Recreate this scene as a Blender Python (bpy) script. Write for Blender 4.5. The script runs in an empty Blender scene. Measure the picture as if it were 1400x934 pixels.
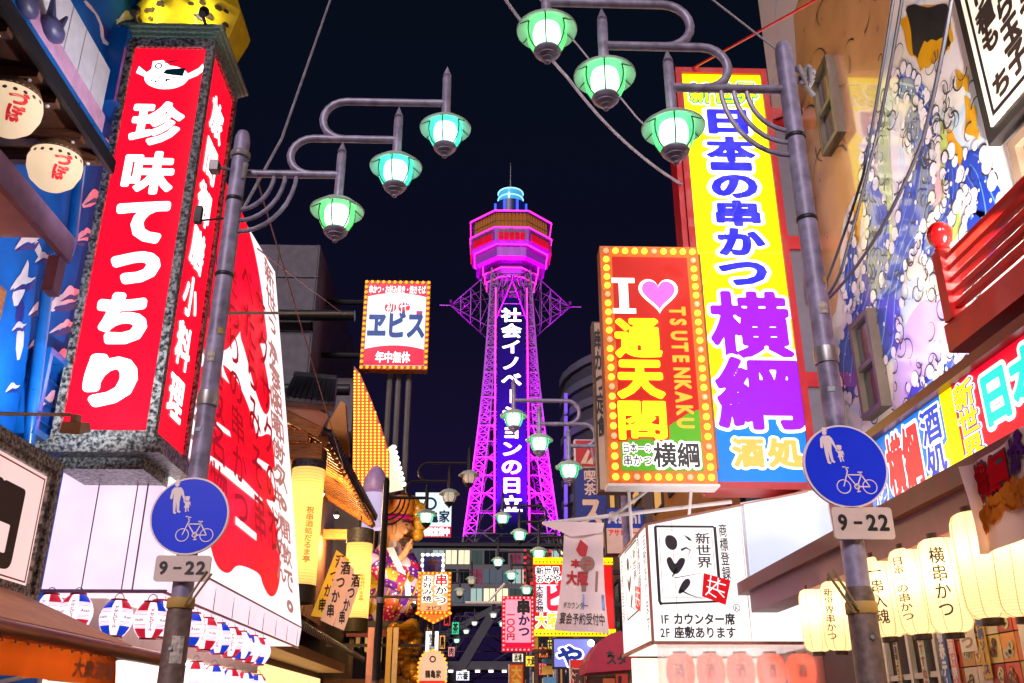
import bpy, math, random
import numpy as np
from mathutils import Vector, Matrix
R = math.radians
rnd = random.Random(7)
scene = bpy.context.scene
COL = scene.collection

# ------------------------------------------------------------------ camera
FPX, PITCH, YAW = 1260.0, R(22.5), R(1.76)          # focal length in photo pixels (photo 1400 x 934)
EYE = Vector((0, 0, 1.6))
cd = bpy.data.cameras.new('camera'); cam = bpy.data.objects.new('camera', cd); COL.objects.link(cam)
cd.sensor_width = 36; cd.lens = 36 * FPX / 1400; cd.clip_end = 2000; cd.clip_start = .05
cam.location = EYE; cam.rotation_euler = (R(90) + PITCH, 0, -YAW)
scene.camera = cam
# ------------------------------------------------------------------ world: night sky
world = bpy.data.worlds.new('World'); scene.world = world; world.use_nodes = True
wn = world.node_tree; bg = wn.nodes['Background']
sky = wn.nodes.new('ShaderNodeTexSky'); sky.sky_type = 'NISHITA'; sky.sun_disc = False
sky.sun_elevation = R(-4.0); sky.sun_rotation = R(150)
mixs = wn.nodes.new('ShaderNodeMixRGB'); mixs.blend_type = 'ADD'; mixs.inputs['Fac'].default_value = 1
tcw = wn.nodes.new('ShaderNodeTexCoord'); sxyz = wn.nodes.new('ShaderNodeSeparateXYZ'); wn.links.new(tcw.outputs['Generated'], sxyz.inputs[0])
gr = wn.nodes.new('ShaderNodeValToRGB'); gr.color_ramp.elements[0].position = .12; gr.color_ramp.elements[0].color = (.05, .026, .15, 1)     # city glow, stronger towards the horizon
gr.color_ramp.elements[1].position = .75; gr.color_ramp.elements[1].color = (.006, .018, .034, 1); e_ = gr.color_ramp.elements.new(.42); e_.color = (.016, .016, .062, 1)
wn.links.new(sxyz.outputs['Z'], gr.inputs[0]); wn.links.new(gr.outputs[0], mixs.inputs['Color2'])
hs = wn.nodes.new('ShaderNodeHueSaturation'); hs.inputs['Value'].default_value = .02
wn.links.new(sky.outputs[0], hs.inputs['Color']); wn.links.new(hs.outputs[0], mixs.inputs['Color1'])
wn.links.new(mixs.outputs[0], bg.inputs['Color']); bg.inputs['Strength'].default_value = .1
fill_sun = bpy.data.lights.new('fill_sun', 'SUN'); fill_sun.energy = 1.0; fill_sun.angle = R(14); fill_sun.color = (1, .84, .86)
mo = bpy.data.objects.new('fill_sun', fill_sun); COL.objects.link(mo); mo.rotation_euler = (R(60), 0, R(-16))       # soft fill added from behind the camera, in place of unseen street light
scene.view_settings.view_transform = 'Standard'; scene.view_settings.look = 'None'
scene.view_settings.exposure = 1.2; scene.view_settings.gamma = 1
scene.render.engine = 'CYCLES'
cy = scene.cycles
cy.use_denoising = True; cy.max_bounces = 6; cy.diffuse_bounces = 3; cy.glossy_bounces = 3
cy.transmission_bounces = 4; cy.transparent_max_bounces = 6; cy.sample_clamp_indirect = 4
cy.caustics_reflective = False; cy.caustics_refractive = False

# ------------------------------------------------------------------ camera maths: photo pixel -> place
FW = Vector((math.sin(YAW) * math.cos(PITCH), math.cos(YAW) * math.cos(PITCH), math.sin(PITCH)))
RT = Vector((math.cos(YAW), -math.sin(YAW), 0)); UPV = RT.cross(FW)
def ray(x, y): return FW + RT * ((x - 700) / FPX) + UPV * ((467 - y) / FPX)
def at(x, y, X=None, Y=None, Z=None):
    r = ray(x, y)
    t = X / r.x if X is not None else Y / r.y if Y is not None else (Z - 1.6) / r.z
    return EYE + r * t

# ------------------------------------------------------------------ materials
def lin(h):
    h = h.lstrip('#'); v = [int(h[i:i + 2], 16) / 255 for i in (0, 2, 4)]
    return tuple(c / 12.92 if c <= .04045 else ((c + .055) / 1.055) ** 2.4 for c in v)
MATS = {}
GAIN = 2.3       # signs are given in display brightness; the picture is exposed for the shade
def lum(c, s):
    return s / GAIN * (1.3 if min(c) > .55 else 1.4 if c[0] > .8 and c[1] > .6 else 1.0)
def P(name, col, rough=.5, metal=0, emit=0, var=.12, scale=6, bump=0, spec=.5, coat=0, detail=4, evar=.2, dim=1.0):
    """principled, colour and roughness broken up by noise; emit > 0 for what gives off light"""
    if name in MATS: return MATS[name]
    c = lin(col) if isinstance(col, str) else col
    m = bpy.data.materials.new(name); m.use_nodes = True
    nt = m.node_tree; b = nt.nodes['Principled BSDF']; L = nt.links
    tc = nt.nodes.new('ShaderNodeTexCoord'); nz = nt.nodes.new('ShaderNodeTexNoise')
    nz.inputs['Scale'].default_value = scale; nz.inputs['Detail'].default_value = detail
    L.new(tc.outputs['Object'], nz.inputs['Vector'])
    rp = nt.nodes.new('ShaderNodeValToRGB'); rp.color_ramp.elements[0].position = .3; rp.color_ramp.elements[1].position = .7
    rp.color_ramp.elements[0].color = (*[x * (1 - var) * dim for x in c], 1)
    rp.color_ramp.elements[1].color = (*[min(1, x * (1 + var * .6) * dim) for x in c], 1)
    L.new(nz.outputs['Fac'], rp.inputs['Fac']); L.new(rp.outputs['Color'], b.inputs['Base Color'])
    mr = nt.nodes.new('ShaderNodeMapRange'); mr.inputs['To Min'].default_value = max(.03, rough - .1); mr.inputs['To Max'].default_value = min(1, rough + .12)
    L.new(nz.outputs['Fac'], mr.inputs['Value']); L.new(mr.outputs[0], b.inputs['Roughness'])
    b.inputs['Metallic'].default_value = metal; b.inputs['Specular IOR Level'].default_value = spec
    if coat: b.inputs['Coat Weight'].default_value = coat; b.inputs['Coat Roughness'].default_value = .06
    if bump:
        bp = nt.nodes.new('ShaderNodeBump'); bp.inputs['Strength'].default_value = bump; bp.inputs['Distance'].default_value = .02
        L.new(nz.outputs['Fac'], bp.inputs['Height']); L.new(bp.outputs[0], b.inputs['Normal'])
    if emit:
        emit = lum(c, emit)
        b.inputs['Emission Color'].default_value = (*c, 1)
        n2 = nt.nodes.new('ShaderNodeTexNoise'); n2.inputs['Scale'].default_value = 1.1; n2.inputs['Detail'].default_value = 2
        L.new(tc.outputs['Object'], n2.inputs['Vector'])
        m2 = nt.nodes.new('ShaderNodeMapRange'); m2.inputs['To Min'].default_value = emit * (1 - evar); m2.inputs['To Max'].default_value = emit * (1 + evar)
        L.new(n2.outputs['Fac'], m2.inputs['Value']); L.new(m2.outputs[0], b.inputs['Emission Strength'])
    MATS[name] = m
    return m
def E(col, s=1.0, name=None):
    return P(name or 'lit_%s_%g' % (str(col), s), col, .35, emit=s, var=.03, spec=.25, dim=.45)
def nodes_of(name, rough=.5):
    m = bpy.data.materials.new(name); m.use_nodes = True; MATS[name] = m
    nt = m.node_tree; b = nt.nodes['Principled BSDF']; b.inputs['Roughness'].default_value = rough
    tc = nt.nodes.new('ShaderNodeTexCoord')
    return m, nt, b, tc
def ramp(nt, stops, interp='LINEAR'):
    r = nt.nodes.new('ShaderNodeValToRGB'); cr = r.color_ramp; cr.interpolation = interp
    while len(cr.elements) < len(stops): cr.elements.new(.5)
    for e, (p, c) in zip(cr.elements, stops): e.position = p; e.color = (*(lin(c) if isinstance(c, str) else c), 1)
    return r
def granite():
    m, nt, b, tc = nodes_of('granite', .35)
    v = nt.nodes.new('ShaderNodeTexNoise'); v.inputs['Scale'].default_value = 26; v.inputs['Detail'].default_value = 5
    nt.links.new(tc.outputs['Object'], v.inputs['Vector'])
    r = ramp(nt, [(.36, '#1b1c1d'), (.48, '#6d6a66'), (.6, '#b9b2ab')]); nt.links.new(v.outputs['Fac'], r.inputs[0])
    nt.links.new(r.outputs[0], b.inputs['Base Color'])
    bp = nt.nodes.new('ShaderNodeBump'); bp.inputs['Strength'].default_value = .5; bp.inputs['Distance'].default_value = .01
    nt.links.new(v.outputs['Fac'], bp.inputs['Height']); nt.links.new(bp.outputs[0], b.inputs['Normal'])
    return m
def wood(name, c0, c1, rough=.55, sc=(1, 1, 9)):
    m, nt, b, tc = nodes_of(name, rough)
    mp = nt.nodes.new('ShaderNodeMapping'); mp.inputs['Scale'].default_value = sc
    nt.links.new(tc.outputs['Object'], mp.inputs['Vector'])
    n = nt.nodes.new('ShaderNodeTexNoise'); n.inputs['Scale'].default_value = 4; n.inputs['Detail'].default_value = 6; n.inputs['Distortion'].default_value = .8
    nt.links.new(mp.outputs[0], n.inputs['Vector'])
    r = ramp(nt, [(.3, c0), (.7, c1)]); nt.links.new(n.outputs['Fac'], r.inputs[0]); nt.links.new(r.outputs[0], b.inputs['Base Color'])
    bp = nt.nodes.new('ShaderNodeBump'); bp.inputs['Strength'].default_value = .3; bp.inputs['Distance'].default_value = .01
    nt.links.new(n.outputs['Fac'], bp.inputs['Height']); nt.links.new(bp.outputs[0], b.inputs['Normal'])
    return m
def paper(name, col, emit, tr=.75, rib=55):
    """thin lantern paper: lets the bulb inside shine through, fine horizontal ribs"""
    m = bpy.data.materials.new(name); m.use_nodes = True; MATS[name] = m
    nt = m.node_tree; nt.nodes.remove(nt.nodes['Principled BSDF']); out = nt.nodes['Material Output']; L = nt.links
    tc = nt.nodes.new('ShaderNodeTexCoord'); w = nt.nodes.new('ShaderNodeTexWave'); w.wave_type = 'BANDS'; w.bands_direction = 'Z'
    w.inputs['Scale'].default_value = rib / 6.28; w.inputs['Distortion'].default_value = .15
    L.new(tc.outputs['Object'], w.inputs['Vector'])
    c = lin(col)
    r = ramp(nt, [(0, tuple(x * .8 for x in c)), (.3, c)]); L.new(w.outputs['Fac'], r.inputs[0])
    d = nt.nodes.new('ShaderNodeBsdfDiffuse'); t = nt.nodes.new('ShaderNodeBsdfTranslucent'); e = nt.nodes.new('ShaderNodeEmission')
    for n in (d, t, e): L.new(r.outputs[0], n.inputs['Color'])
    e.inputs['Strength'].default_value = emit / 1.7
    bp = nt.nodes.new('ShaderNodeBump'); bp.inputs['Strength'].default_value = .35; bp.inputs['Distance'].default_value = .01
    L.new(w.outputs['Fac'], bp.inputs['Height']); L.new(bp.outputs[0], d.inputs['Normal'])
    mx = nt.nodes.new('ShaderNodeMixShader'); mx.inputs[0].default_value = tr; L.new(d.outputs[0], mx.inputs[1]); L.new(t.outputs[0], mx.inputs[2])
    ad = nt.nodes.new('ShaderNodeAddShader'); L.new(mx.outputs[0], ad.inputs[0]); L.new(e.outputs[0], ad.inputs[1]); L.new(ad.outputs[0], out.inputs['Surface'])
    return m

def chaikin(p, n=2):
    for _ in range(n): p = [q for i in range(len(p)) for q in (tuple(.75 * a + .25 * b for a, b in zip(p[i], p[(i + 1) % len(p)])), tuple(.25 * a + .75 * b for a, b in zip(p[i], p[(i + 1) % len(p)])))]
    return p
# ------------------------------------------------------------------ frames: local (a right, b up, c out) on a face
class Frame:
    def __init__(s, o, u, v, w=1, h=1):
        s.o = Vector(o); s.u = Vector(u).normalized(); s.v = Vector(v).normalized(); s.n = s.u.cross(s.v); s.w = w; s.h = h
    def pt(s, a, b, c=0): return s.o + s.u * a + s.v * b + s.n * c
    def px(s, x, y):
        r = ray(x, y); t = (s.o - EYE).dot(s.n) / r.dot(s.n); p = EYE + r * t - s.o
        return (p.dot(s.u), p.dot(s.v))
def FY(X0, X1, Z0, Z1, Y): return Frame((X0, Y, Z0), (1, 0, 0), (0, 0, 1), X1 - X0, Z1 - Z0)          # faces the camera
def FR(Y0, Y1, Z0, Z1, X): return Frame((X, Y1, Z0), (0, -1, 0), (0, 0, 1), Y1 - Y0, Z1 - Z0)         # right-hand wall, faces -X
def FL(Y0, Y1, Z0, Z1, X): return Frame((X, Y0, Z0), (0, 1, 0), (0, 0, 1), Y1 - Y0, Z1 - Z0)          # left-hand wall, faces +X
class Round:
    """a = arc length round a lathe body, b = height"""
    def __init__(s, c, rf, ang, R0): s.c = Vector(c); s.rf = rf; s.ang = ang; s.R0 = R0
    def pt(s, a, b, c=0):
        r = s.rf(b) + c; t = s.ang + a / s.R0
        return s.c + Vector((r * math.cos(t), r * math.sin(t), b))

# ------------------------------------------------------------------ glyphs from the built-in font, fattened by distance field
GL = {}; RAW = {}
TMP = bpy.data.scenes.new('glyph_scratch')
def raw_glyph(ch):
    if ch in RAW: return RAW[ch]
    c = bpy.data.curves.new('g', 'FONT'); c.body = ch; c.resolution_u = 3
    o = bpy.data.objects.new('g', c); TMP.collection.objects.link(o); TMP.view_layers[0].update()
    me = o.evaluated_get(TMP.view_layers[0].depsgraph).to_mesh()
    cnt = {}
    for p in me.polygons:
        for k in p.edge_keys: cnt[k] = cnt.get(k, 0) + 1
    v = me.vertices
    seg = np.array([[v[a].co[:2], v[b].co[:2]] for (a, b), n in cnt.items() if n == 1], float).reshape(-1, 2, 2)
    bpy.data.objects.remove(o); bpy.data.curves.remove(c)
    RAW[ch] = seg
    return seg
def glyph(ch, fat=.03, res=56):
    k = (ch, round(fat, 3), res)
    if k in GL: return GL[k]
    S = raw_glyph(ch)
    if len(S) == 0: GL[k] = ([], []); return GL[k]
    lo = S.min((0, 1)) - max(fat, 0) - .02; hi = S.max((0, 1)) + max(fat, 0) + .02
    h = 1.0 / res
    nx = int((hi[0] - lo[0]) / h) + 2; ny = int((hi[1] - lo[1]) / h) + 2
    gx = lo[0] + h * np.arange(nx); gy = lo[1] + h * np.arange(ny)
    X, Y = np.meshgrid(gx, gy); D = np.full(X.shape, 9.0); ins = np.zeros(X.shape, bool)
    for (x0, y0), (x1, y1) in S:
        dx, dy = x1 - x0, y1 - y0; l2 = dx * dx + dy * dy + 1e-12
        t = np.clip(((X - x0) * dx + (Y - y0) * dy) / l2, 0, 1)
        D = np.minimum(D, (X - x0 - t * dx) ** 2 + (Y - y0 - t * dy) ** 2)
        if y0 != y1:
            c = ((y0 > Y) != (y1 > Y)) & (X < x0 + (Y - y0) * dx / (dy if dy else 1e-9)); ins ^= c
    phi = np.where(ins, -1, 1) * np.sqrt(D) - fat
    V = []; F = []
    inside = phi < 0
    for j in range(ny - 1):
        i = 0
        while i < nx - 1:
            q = (inside[j, i], inside[j, i + 1], inside[j + 1, i + 1], inside[j + 1, i]); s = sum(q)
            if s == 0: i += 1; continue
            if s == 4:
                i0 = i
                while i < nx - 1 and inside[j, i] and inside[j, i + 1] and inside[j + 1, i + 1] and inside[j + 1, i]: i += 1
                n = len(V); V += [(gx[i0], gy[j]), (gx[i], gy[j]), (gx[i], gy[j + 1]), (gx[i0], gy[j + 1])]; F.append((n, n + 1, n + 2, n + 3)); continue
            P4 = [(gx[i], gy[j], phi[j, i]), (gx[i + 1], gy[j], phi[j, i + 1]), (gx[i + 1], gy[j + 1], phi[j + 1, i + 1]), (gx[i], gy[j + 1], phi[j + 1, i])]
            poly = []
            for k2 in range(4):
                A, B = P4[k2], P4[(k2 + 1) % 4]
                if A[2] < 0: poly.append(A[:2])
                if (A[2] < 0) != (B[2] < 0):
                    t = A[2] / (A[2] - B[2]); poly.append((A[0] + t * (B[0] - A[0]), A[1] + t * (B[1] - A[1])))
            if len(poly) > 2:
                n = len(V); V += poly; F.append(tuple(range(n, n + len(poly))))
            i += 1
    GL[k] = (V, F)
    return GL[k]

# ------------------------------------------------------------------ mesh collector
class MB:
    def __init__(s): s.v = []; s.f = []
    def add(s, V, F):
        n = len(s.v); s.v += [tuple(p) for p in V]; s.f += [tuple(i + n for i in f) for f in F]; return s
    def hexa(s, p):       # 8 points: bottom ring 0-3, top ring 4-7
        return s.add(p, [(3, 2, 1, 0), (4, 5, 6, 7), (0, 1, 5, 4), (1, 2, 6, 5), (2, 3, 7, 6), (3, 0, 4, 7)])
    def box(s, x0, x1, y0, y1, z0, z1):
        return s.hexa([(x0, y0, z0), (x1, y0, z0), (x1, y1, z0), (x0, y1, z0), (x0, y0, z1), (x1, y0, z1), (x1, y1, z1), (x0, y1, z1)])
    def fbox(s, fr, a0, a1, b0, b1, c0, c1):
        return s.hexa([fr.pt(a0, b0, c0), fr.pt(a1, b0, c0), fr.pt(a1, b1, c0), fr.pt(a0, b1, c0), fr.pt(a0, b0, c1), fr.pt(a1, b0, c1), fr.pt(a1, b1, c1), fr.pt(a0, b1, c1)])
    def cyl(s, p0, p1, r0, r1=None, n=12):
        p0, p1 = Vector(p0), Vector(p1); r1 = r0 if r1 is None else r1
        d = (p1 - p0).normalized(); x = d.orthogonal().normalized(); y = d.cross(x)
        V = []
        for p, r in ((p0, r0), (p1, r1)):
            V += [p + x * r * math.cos(2 * math.pi * i / n) + y * r * math.sin(2 * math.pi * i / n) for i in range(n)]
        F = [(i, (i + 1) % n, n + (i + 1) % n, n + i) for i in range(n)] + [tuple(range(n - 1, -1, -1)), tuple(range(n, 2 * n))]
        return s.add(V, F)
    def beam(s, p0, p1, w, h=None):       # square bar
        p0, p1 = Vector(p0), Vector(p1); h = w if h is None else h
        d = (p1 - p0).normalized(); up = Vector((0, 0, 1)) if abs(d.z) < .9 else Vector((0, 1, 0))
        x = d.cross(up).normalized() * w / 2; y = x.cross(d).normalized() * h / 2
        return s.hexa([p0 - x - y, p0 + x - y, p0 + x + y, p0 - x + y, p1 - x - y, p1 + x - y, p1 + x + y, p1 - x + y])
    def tube(s, pts, r, n=8):
        pts = [Vector(p) for p in pts]; V = []; prev = None
        for i, p in enumerate(pts):
            d = (pts[min(i + 1, len(pts) - 1)] - pts[max(i - 1, 0)]).normalized()
            x = (d.orthogonal() if prev is None else prev - d * prev.dot(d)).normalized(); prev = x; y = d.cross(x)
            V += [p + x * r * math.cos(2 * math.pi * k / n) + y * r * math.sin(2 * math.pi * k / n) for k in range(n)]
        m = len(pts)
        F = [(i * n + k, i * n + (k + 1) % n, (i + 1) * n + (k + 1) % n, (i + 1) * n + k) for i in range(m - 1) for k in range(n)]
        F += [tuple(range(n - 1, -1, -1)), tuple(range((m - 1) * n, m * n))]
        return s.add(V, F)
    def lathe(s, c, prof, n=20, a0=0, a1=2 * math.pi, sx=1, sy=1):
        c = Vector(c); full = abs(a1 - a0 - 2 * math.pi) < 1e-6; m = n if full else n + 1
        V = []
        for r, z in prof: V += [c + Vector((sx * r * math.cos(a0 + (a1 - a0) * i / n), sy * r * math.sin(a0 + (a1 - a0) * i / n), z)) for i in range(m)]
        F = [(j * m + i, j * m + (i + 1) % m, (j + 1) * m + (i + 1) % m, (j + 1) * m + i) for j in range(len(prof) - 1) for i in range(n)]
        if full:
            if prof[0] == prof[-1]: pass
            elif prof[0][0] > 1e-4: F.append(tuple(range(m - 1, -1, -1)))
            if prof[0] != prof[-1] and prof[-1][0] > 1e-4: F.append(tuple(range((len(prof) - 1) * m, len(prof) * m)))
        return s.add(V, F)
    def ball(s, c, r, n=12, sx=1, sy=1, sz=1):
        k = max(3, n // 2)
        return s.lathe(c, [(max(1e-5, r * math.sin(math.pi * i / k)), -r * sz * math.cos(math.pi * i / k)) for i in range(k + 1)], n, sx=sx, sy=sy)
    def poly(s, fr, pts, c0, c1=None):
        n = len(pts); area = sum(pts[i][0] * pts[(i + 1) % n][1] - pts[(i + 1) % n][0] * pts[i][1] for i in range(n))
        if area < 0: pts = pts[::-1]
        if c1 is None: return s.add([fr.pt(a, b, c0) for a, b in pts], [tuple(range(n))])
        V = [fr.pt(a, b, c0) for a, b in pts] + [fr.pt(a, b, c1) for a, b in pts]
        return s.add(V, [tuple(range(n - 1, -1, -1)), tuple(range(n, 2 * n))] + [(i, (i + 1) % n, n + (i + 1) % n, n + i) for i in range(n)])
    def disc(s, fr, a, b, r, c0, c1=None, n=24, ry=None):
        ry = r if ry is None else ry
        return s.poly(fr, [(a + r * math.cos(2 * math.pi * i / n), b + ry * math.sin(2 * math.pi * i / n)) for i in range(n)], c0, c1)
    def ring(s, fr, a, b, r0, r1, c0, n=28):
        V = []
        for i in range(n):
            t = 2 * math.pi * i / n; V += [fr.pt(a + r0 * math.cos(t), b + r0 * math.sin(t), c0), fr.pt(a + r1 * math.cos(t), b + r1 * math.sin(t), c0)]
        return s.add(V, [(2 * i, 2 * i + 1, (2 * i + 3) % (2 * n), (2 * i + 2) % (2 * n)) for i in range(n)])
    def stroke(s, fr, pts, w, c0, taper=False):
        m = len(pts)
        L = []; Rr = []
        for i, (x, y) in enumerate(pts):
            dx = pts[min(i + 1, m - 1)][0] - pts[max(i - 1, 0)][0]; dy = pts[min(i + 1, m - 1)][1] - pts[max(i - 1, 0)][1]
            l = math.hypot(dx, dy) or 1; ww = w / 2 * (1 - .8 * i / (m - 1) if taper else 1)
            L.append(fr.pt(x - dy / l * ww, y + dx / l * ww, c0)); Rr.append(fr.pt(x + dy / l * ww, y - dx / l * ww, c0))
        return s.add(Rr + L, [(i, i + 1, m + i + 1, m + i) for i in range(m - 1)])
    def glyph(s, fr, ch, x0, y0, w, h, c, fat, res=56, rot=0):
        """the em square of ch laid into the cell x0,y0,w,h"""
        V, F = glyph(ch, fat, res)
        out = []
        for a, b in V:
            a, b = a - .5, b - .38
            if rot == 1: a, b = b, -a
            out.append(fr.pt(x0 + w * (a + .5), y0 + h * (b + .5), c))
        return s.add(out, F)
    def text(s, fr, t, box, c, fat=.03, vert=False, res=56, rot=False, grow=1.0, norm=True):
        """box in fractions of the frame's width and height (or metres when norm is False)"""
        x0, y0, x1, y1 = box
        if norm: x0, x1, y0, y1 = x0 * fr.w, x1 * fr.w, y0 * fr.h, y1 * fr.h
        n = len(t)
        if vert:
            h = (y1 - y0) / n; w = x1 - x0
            for i, ch in enumerate(t):
                if ch == ' ': continue
                s.glyph(fr, ch, x0 - w * (grow - 1) / 2, y1 - h * (i + 1) - h * (grow - 1) / 2, w * grow, h * grow, c, fat, res, 1 if (rot or ch in 'ー－') else 0)
        else:
            adv = [(.5 if ch == ' ' else 1.0 if ord(ch) > 0x2000 else max(.3, raw_glyph(ch)[..., 0].max() + .09 + fat)) for ch in t]
            k = (x1 - x0) / sum(adv); x = x0
            for ch, a in zip(t, adv):
                if ch != ' ':
                    s.glyph(fr, ch, x - k * (grow - 1) / 2, y0 - (y1 - y0) * (grow - 1) / 2, k * grow, (y1 - y0) * grow, c, fat, res)
                x += k * a
        return s
    def fit(s, fr, ch, q, c, fat, main=None, res=56):
        """ch stretched so that its outline at fatness main fills the photo box q = x0,y0,x1,y1"""
        main = fat if main is None else main
        x0, y0, x1, y1 = q; xm, ym = (x0 + x1) / 2, (y0 + y1) / 2
        a0, a1 = fr.px(x0, ym)[0], fr.px(x1, ym)[0]; b0, b1 = fr.px(xm, y1)[1], fr.px(xm, y0)[1]
        B = np.array(glyph(ch, main, res)[0]); lo, hi = B.min(0), B.max(0)
        V, F = glyph(ch, fat, res)
        return s.add([fr.pt(a0 + (a1 - a0) * (a - lo[0]) / (hi[0] - lo[0]), b0 + (b1 - b0) * (b - lo[1]) / (hi[1] - lo[1]), c) for a, b in V], F)
    def build(s, name, mat, parent=None, smooth=False):
        root = parent; off = Vector((0, 0, 0))
        while root is not None: off += root.location; root = root.parent
        me = bpy.data.meshes.new(name)
        me.from_pydata([(x - off.x, y - off.y, z - off.z) for x, y, z in s.v], [], s.f); me.update()
        if smooth:
            me.polygons.foreach_set('use_smooth', [True] * len(me.polygons)); me.set_sharp_from_angle(angle=R(42))
        me.materials.append(mat)
        o = bpy.data.objects.new(name, me); COL.objects.link(o); o.parent = parent
        return o

def tag(o, label, cat, group=None, kind=None):
    if label: o['label'] = label
    if cat: o['category'] = cat
    if group: o['group'] = group
    if kind: o['kind'] = kind
    return o
def thing(name, label, cat, loc=(0, 0, 0), group=None):
    o = bpy.data.objects.new(name, None); COL.objects.link(o); o.location = loc; o.empty_display_size = .1
    return tag(o, label, cat, group)
def inst(name, mesh, loc, parent, rot=None, scale=None):
    o = bpy.data.objects.new(name, mesh); COL.objects.link(o); o.parent = parent
    off = Vector((0, 0, 0)); r = parent
    while r is not None: off += r.location; r = r.parent
    o.location = Vector(loc) - off
    if rot: o.rotation_euler = rot
    if scale: o.scale = scale
    return o
def mesh_of(mb, name, mat, smooth=False):
    o = mb.build(name, mat, None, smooth); me = o.data; bpy.data.objects.remove(o); return me
def stuff(o): o['kind'] = 'stuff'; return o
def copy_tree(o, parent=None):
    c = o.copy(); COL.objects.link(c); c.parent = parent
    for ch in list(o.children): copy_tree(ch, c)
    return c
def point_light(name, loc, power, col, parent, r=.05):
    l = bpy.data.lights.new(name, 'POINT'); l.energy = power / 1.7; l.color = col; l.shadow_soft_size = r
    o = bpy.data.objects.new(name, l); COL.objects.link(o); o.parent = parent
    off = Vector((0, 0, 0)); q = parent
    while q is not None: off += q.location; q = q.parent
    o.location = Vector(loc) - off
    return o
def spot_light(name, loc, target, power, col, parent, ang=60, r=.1, blend=.6):
    l = bpy.data.lights.new(name, 'SPOT'); l.energy = power; l.color = col; l.shadow_soft_size = r; l.spot_size = R(ang); l.spot_blend = blend
    o = bpy.data.objects.new(name, l); COL.objects.link(o); o.parent = parent
    off = Vector((0, 0, 0)); q = parent
    while q is not None: off += q.location; q = q.parent
    o.location = Vector(loc) - off
    o.rotation_euler = (Vector(target) - Vector(loc)).to_track_quat('-Z', 'Y').to_euler()
    return o

# shared materials
GRAN = granite()
POLE = P('painted_steel_pole', '#9089a8', .5, .2, bump=.25, scale=9, var=.45, detail=8)
POLEL = P('lamp_arm_paint', '#9a94ae', .45, .2, bump=.2, scale=12, var=.4, detail=8)
RUSTY = P('weathered_pole_base', '#6d5a55', .6, .2, bump=.3, scale=18, var=.45)
BLACK = P('black_iron', '#15151a', .5, .3)
DARK = P('dark_metal', '#2b2a2f', .5, .4, var=.25)
WHITE = P('white_paint', '#d9d4d4', .45, var=.08)
STEEL = P('galvanised_steel', '#9a9a9c', .4, .7, var=.2)
REDP = P('red_lacquer', '#d81408', .35, coat=.25, var=.2)
BROWN = P('brown_sheet_metal', '#7c3a36', .55, 0, var=.25, bump=.1)
CONC = P('dark_concrete', '#6a6570', .8, var=.25, scale=3, bump=.3)
TIMBER = wood('cedar_timber', '#6a3a1a', '#b8742e')
TIMBD = wood('dark_timber', '#3a2014', '#70442a')
TILE = P('grey_roof_tile', '#3b3d46', .35, var=.3, scale=20, bump=.2)
GLASSD = P('dark_window_glass', '#1a1f26', .06, spec=.8)
CABLE = P('cable_rubber', '#8d8794', .5, var=.3)
# ================================================================== the setting
ASPH = P('asphalt', '#3c3a3c', .6, var=.3, scale=30, bump=.3)
g = MB().add([(-400, -200, 0), (400, -200, 0), (400, 600, 0), (-400, 600, 0)], [(0, 1, 2, 3)]).build('ground', P('city_ground', '#3a3836', .85, var=.3, scale=.5)); tag(g, None, None, kind='structure')
g = MB().add([(-4.6, -10, .004), (4.6, -10, .004), (4.6, 140, .004), (-4.6, 140, .004)], [(0, 1, 2, 3)]).build('road', ASPH); tag(g, None, None, kind='structure')
pv = P('paving_slabs', '#77706a', .6, var=.25, scale=9, bump=.2)
for sx in (-1, 1):
    b = MB(); b.box(min(sx * 2.9, sx * 4.9), max(sx * 2.9, sx * 4.9), -8, 125, .0, .1); tag(b.build('pavement', pv), None, None, kind='structure')

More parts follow.
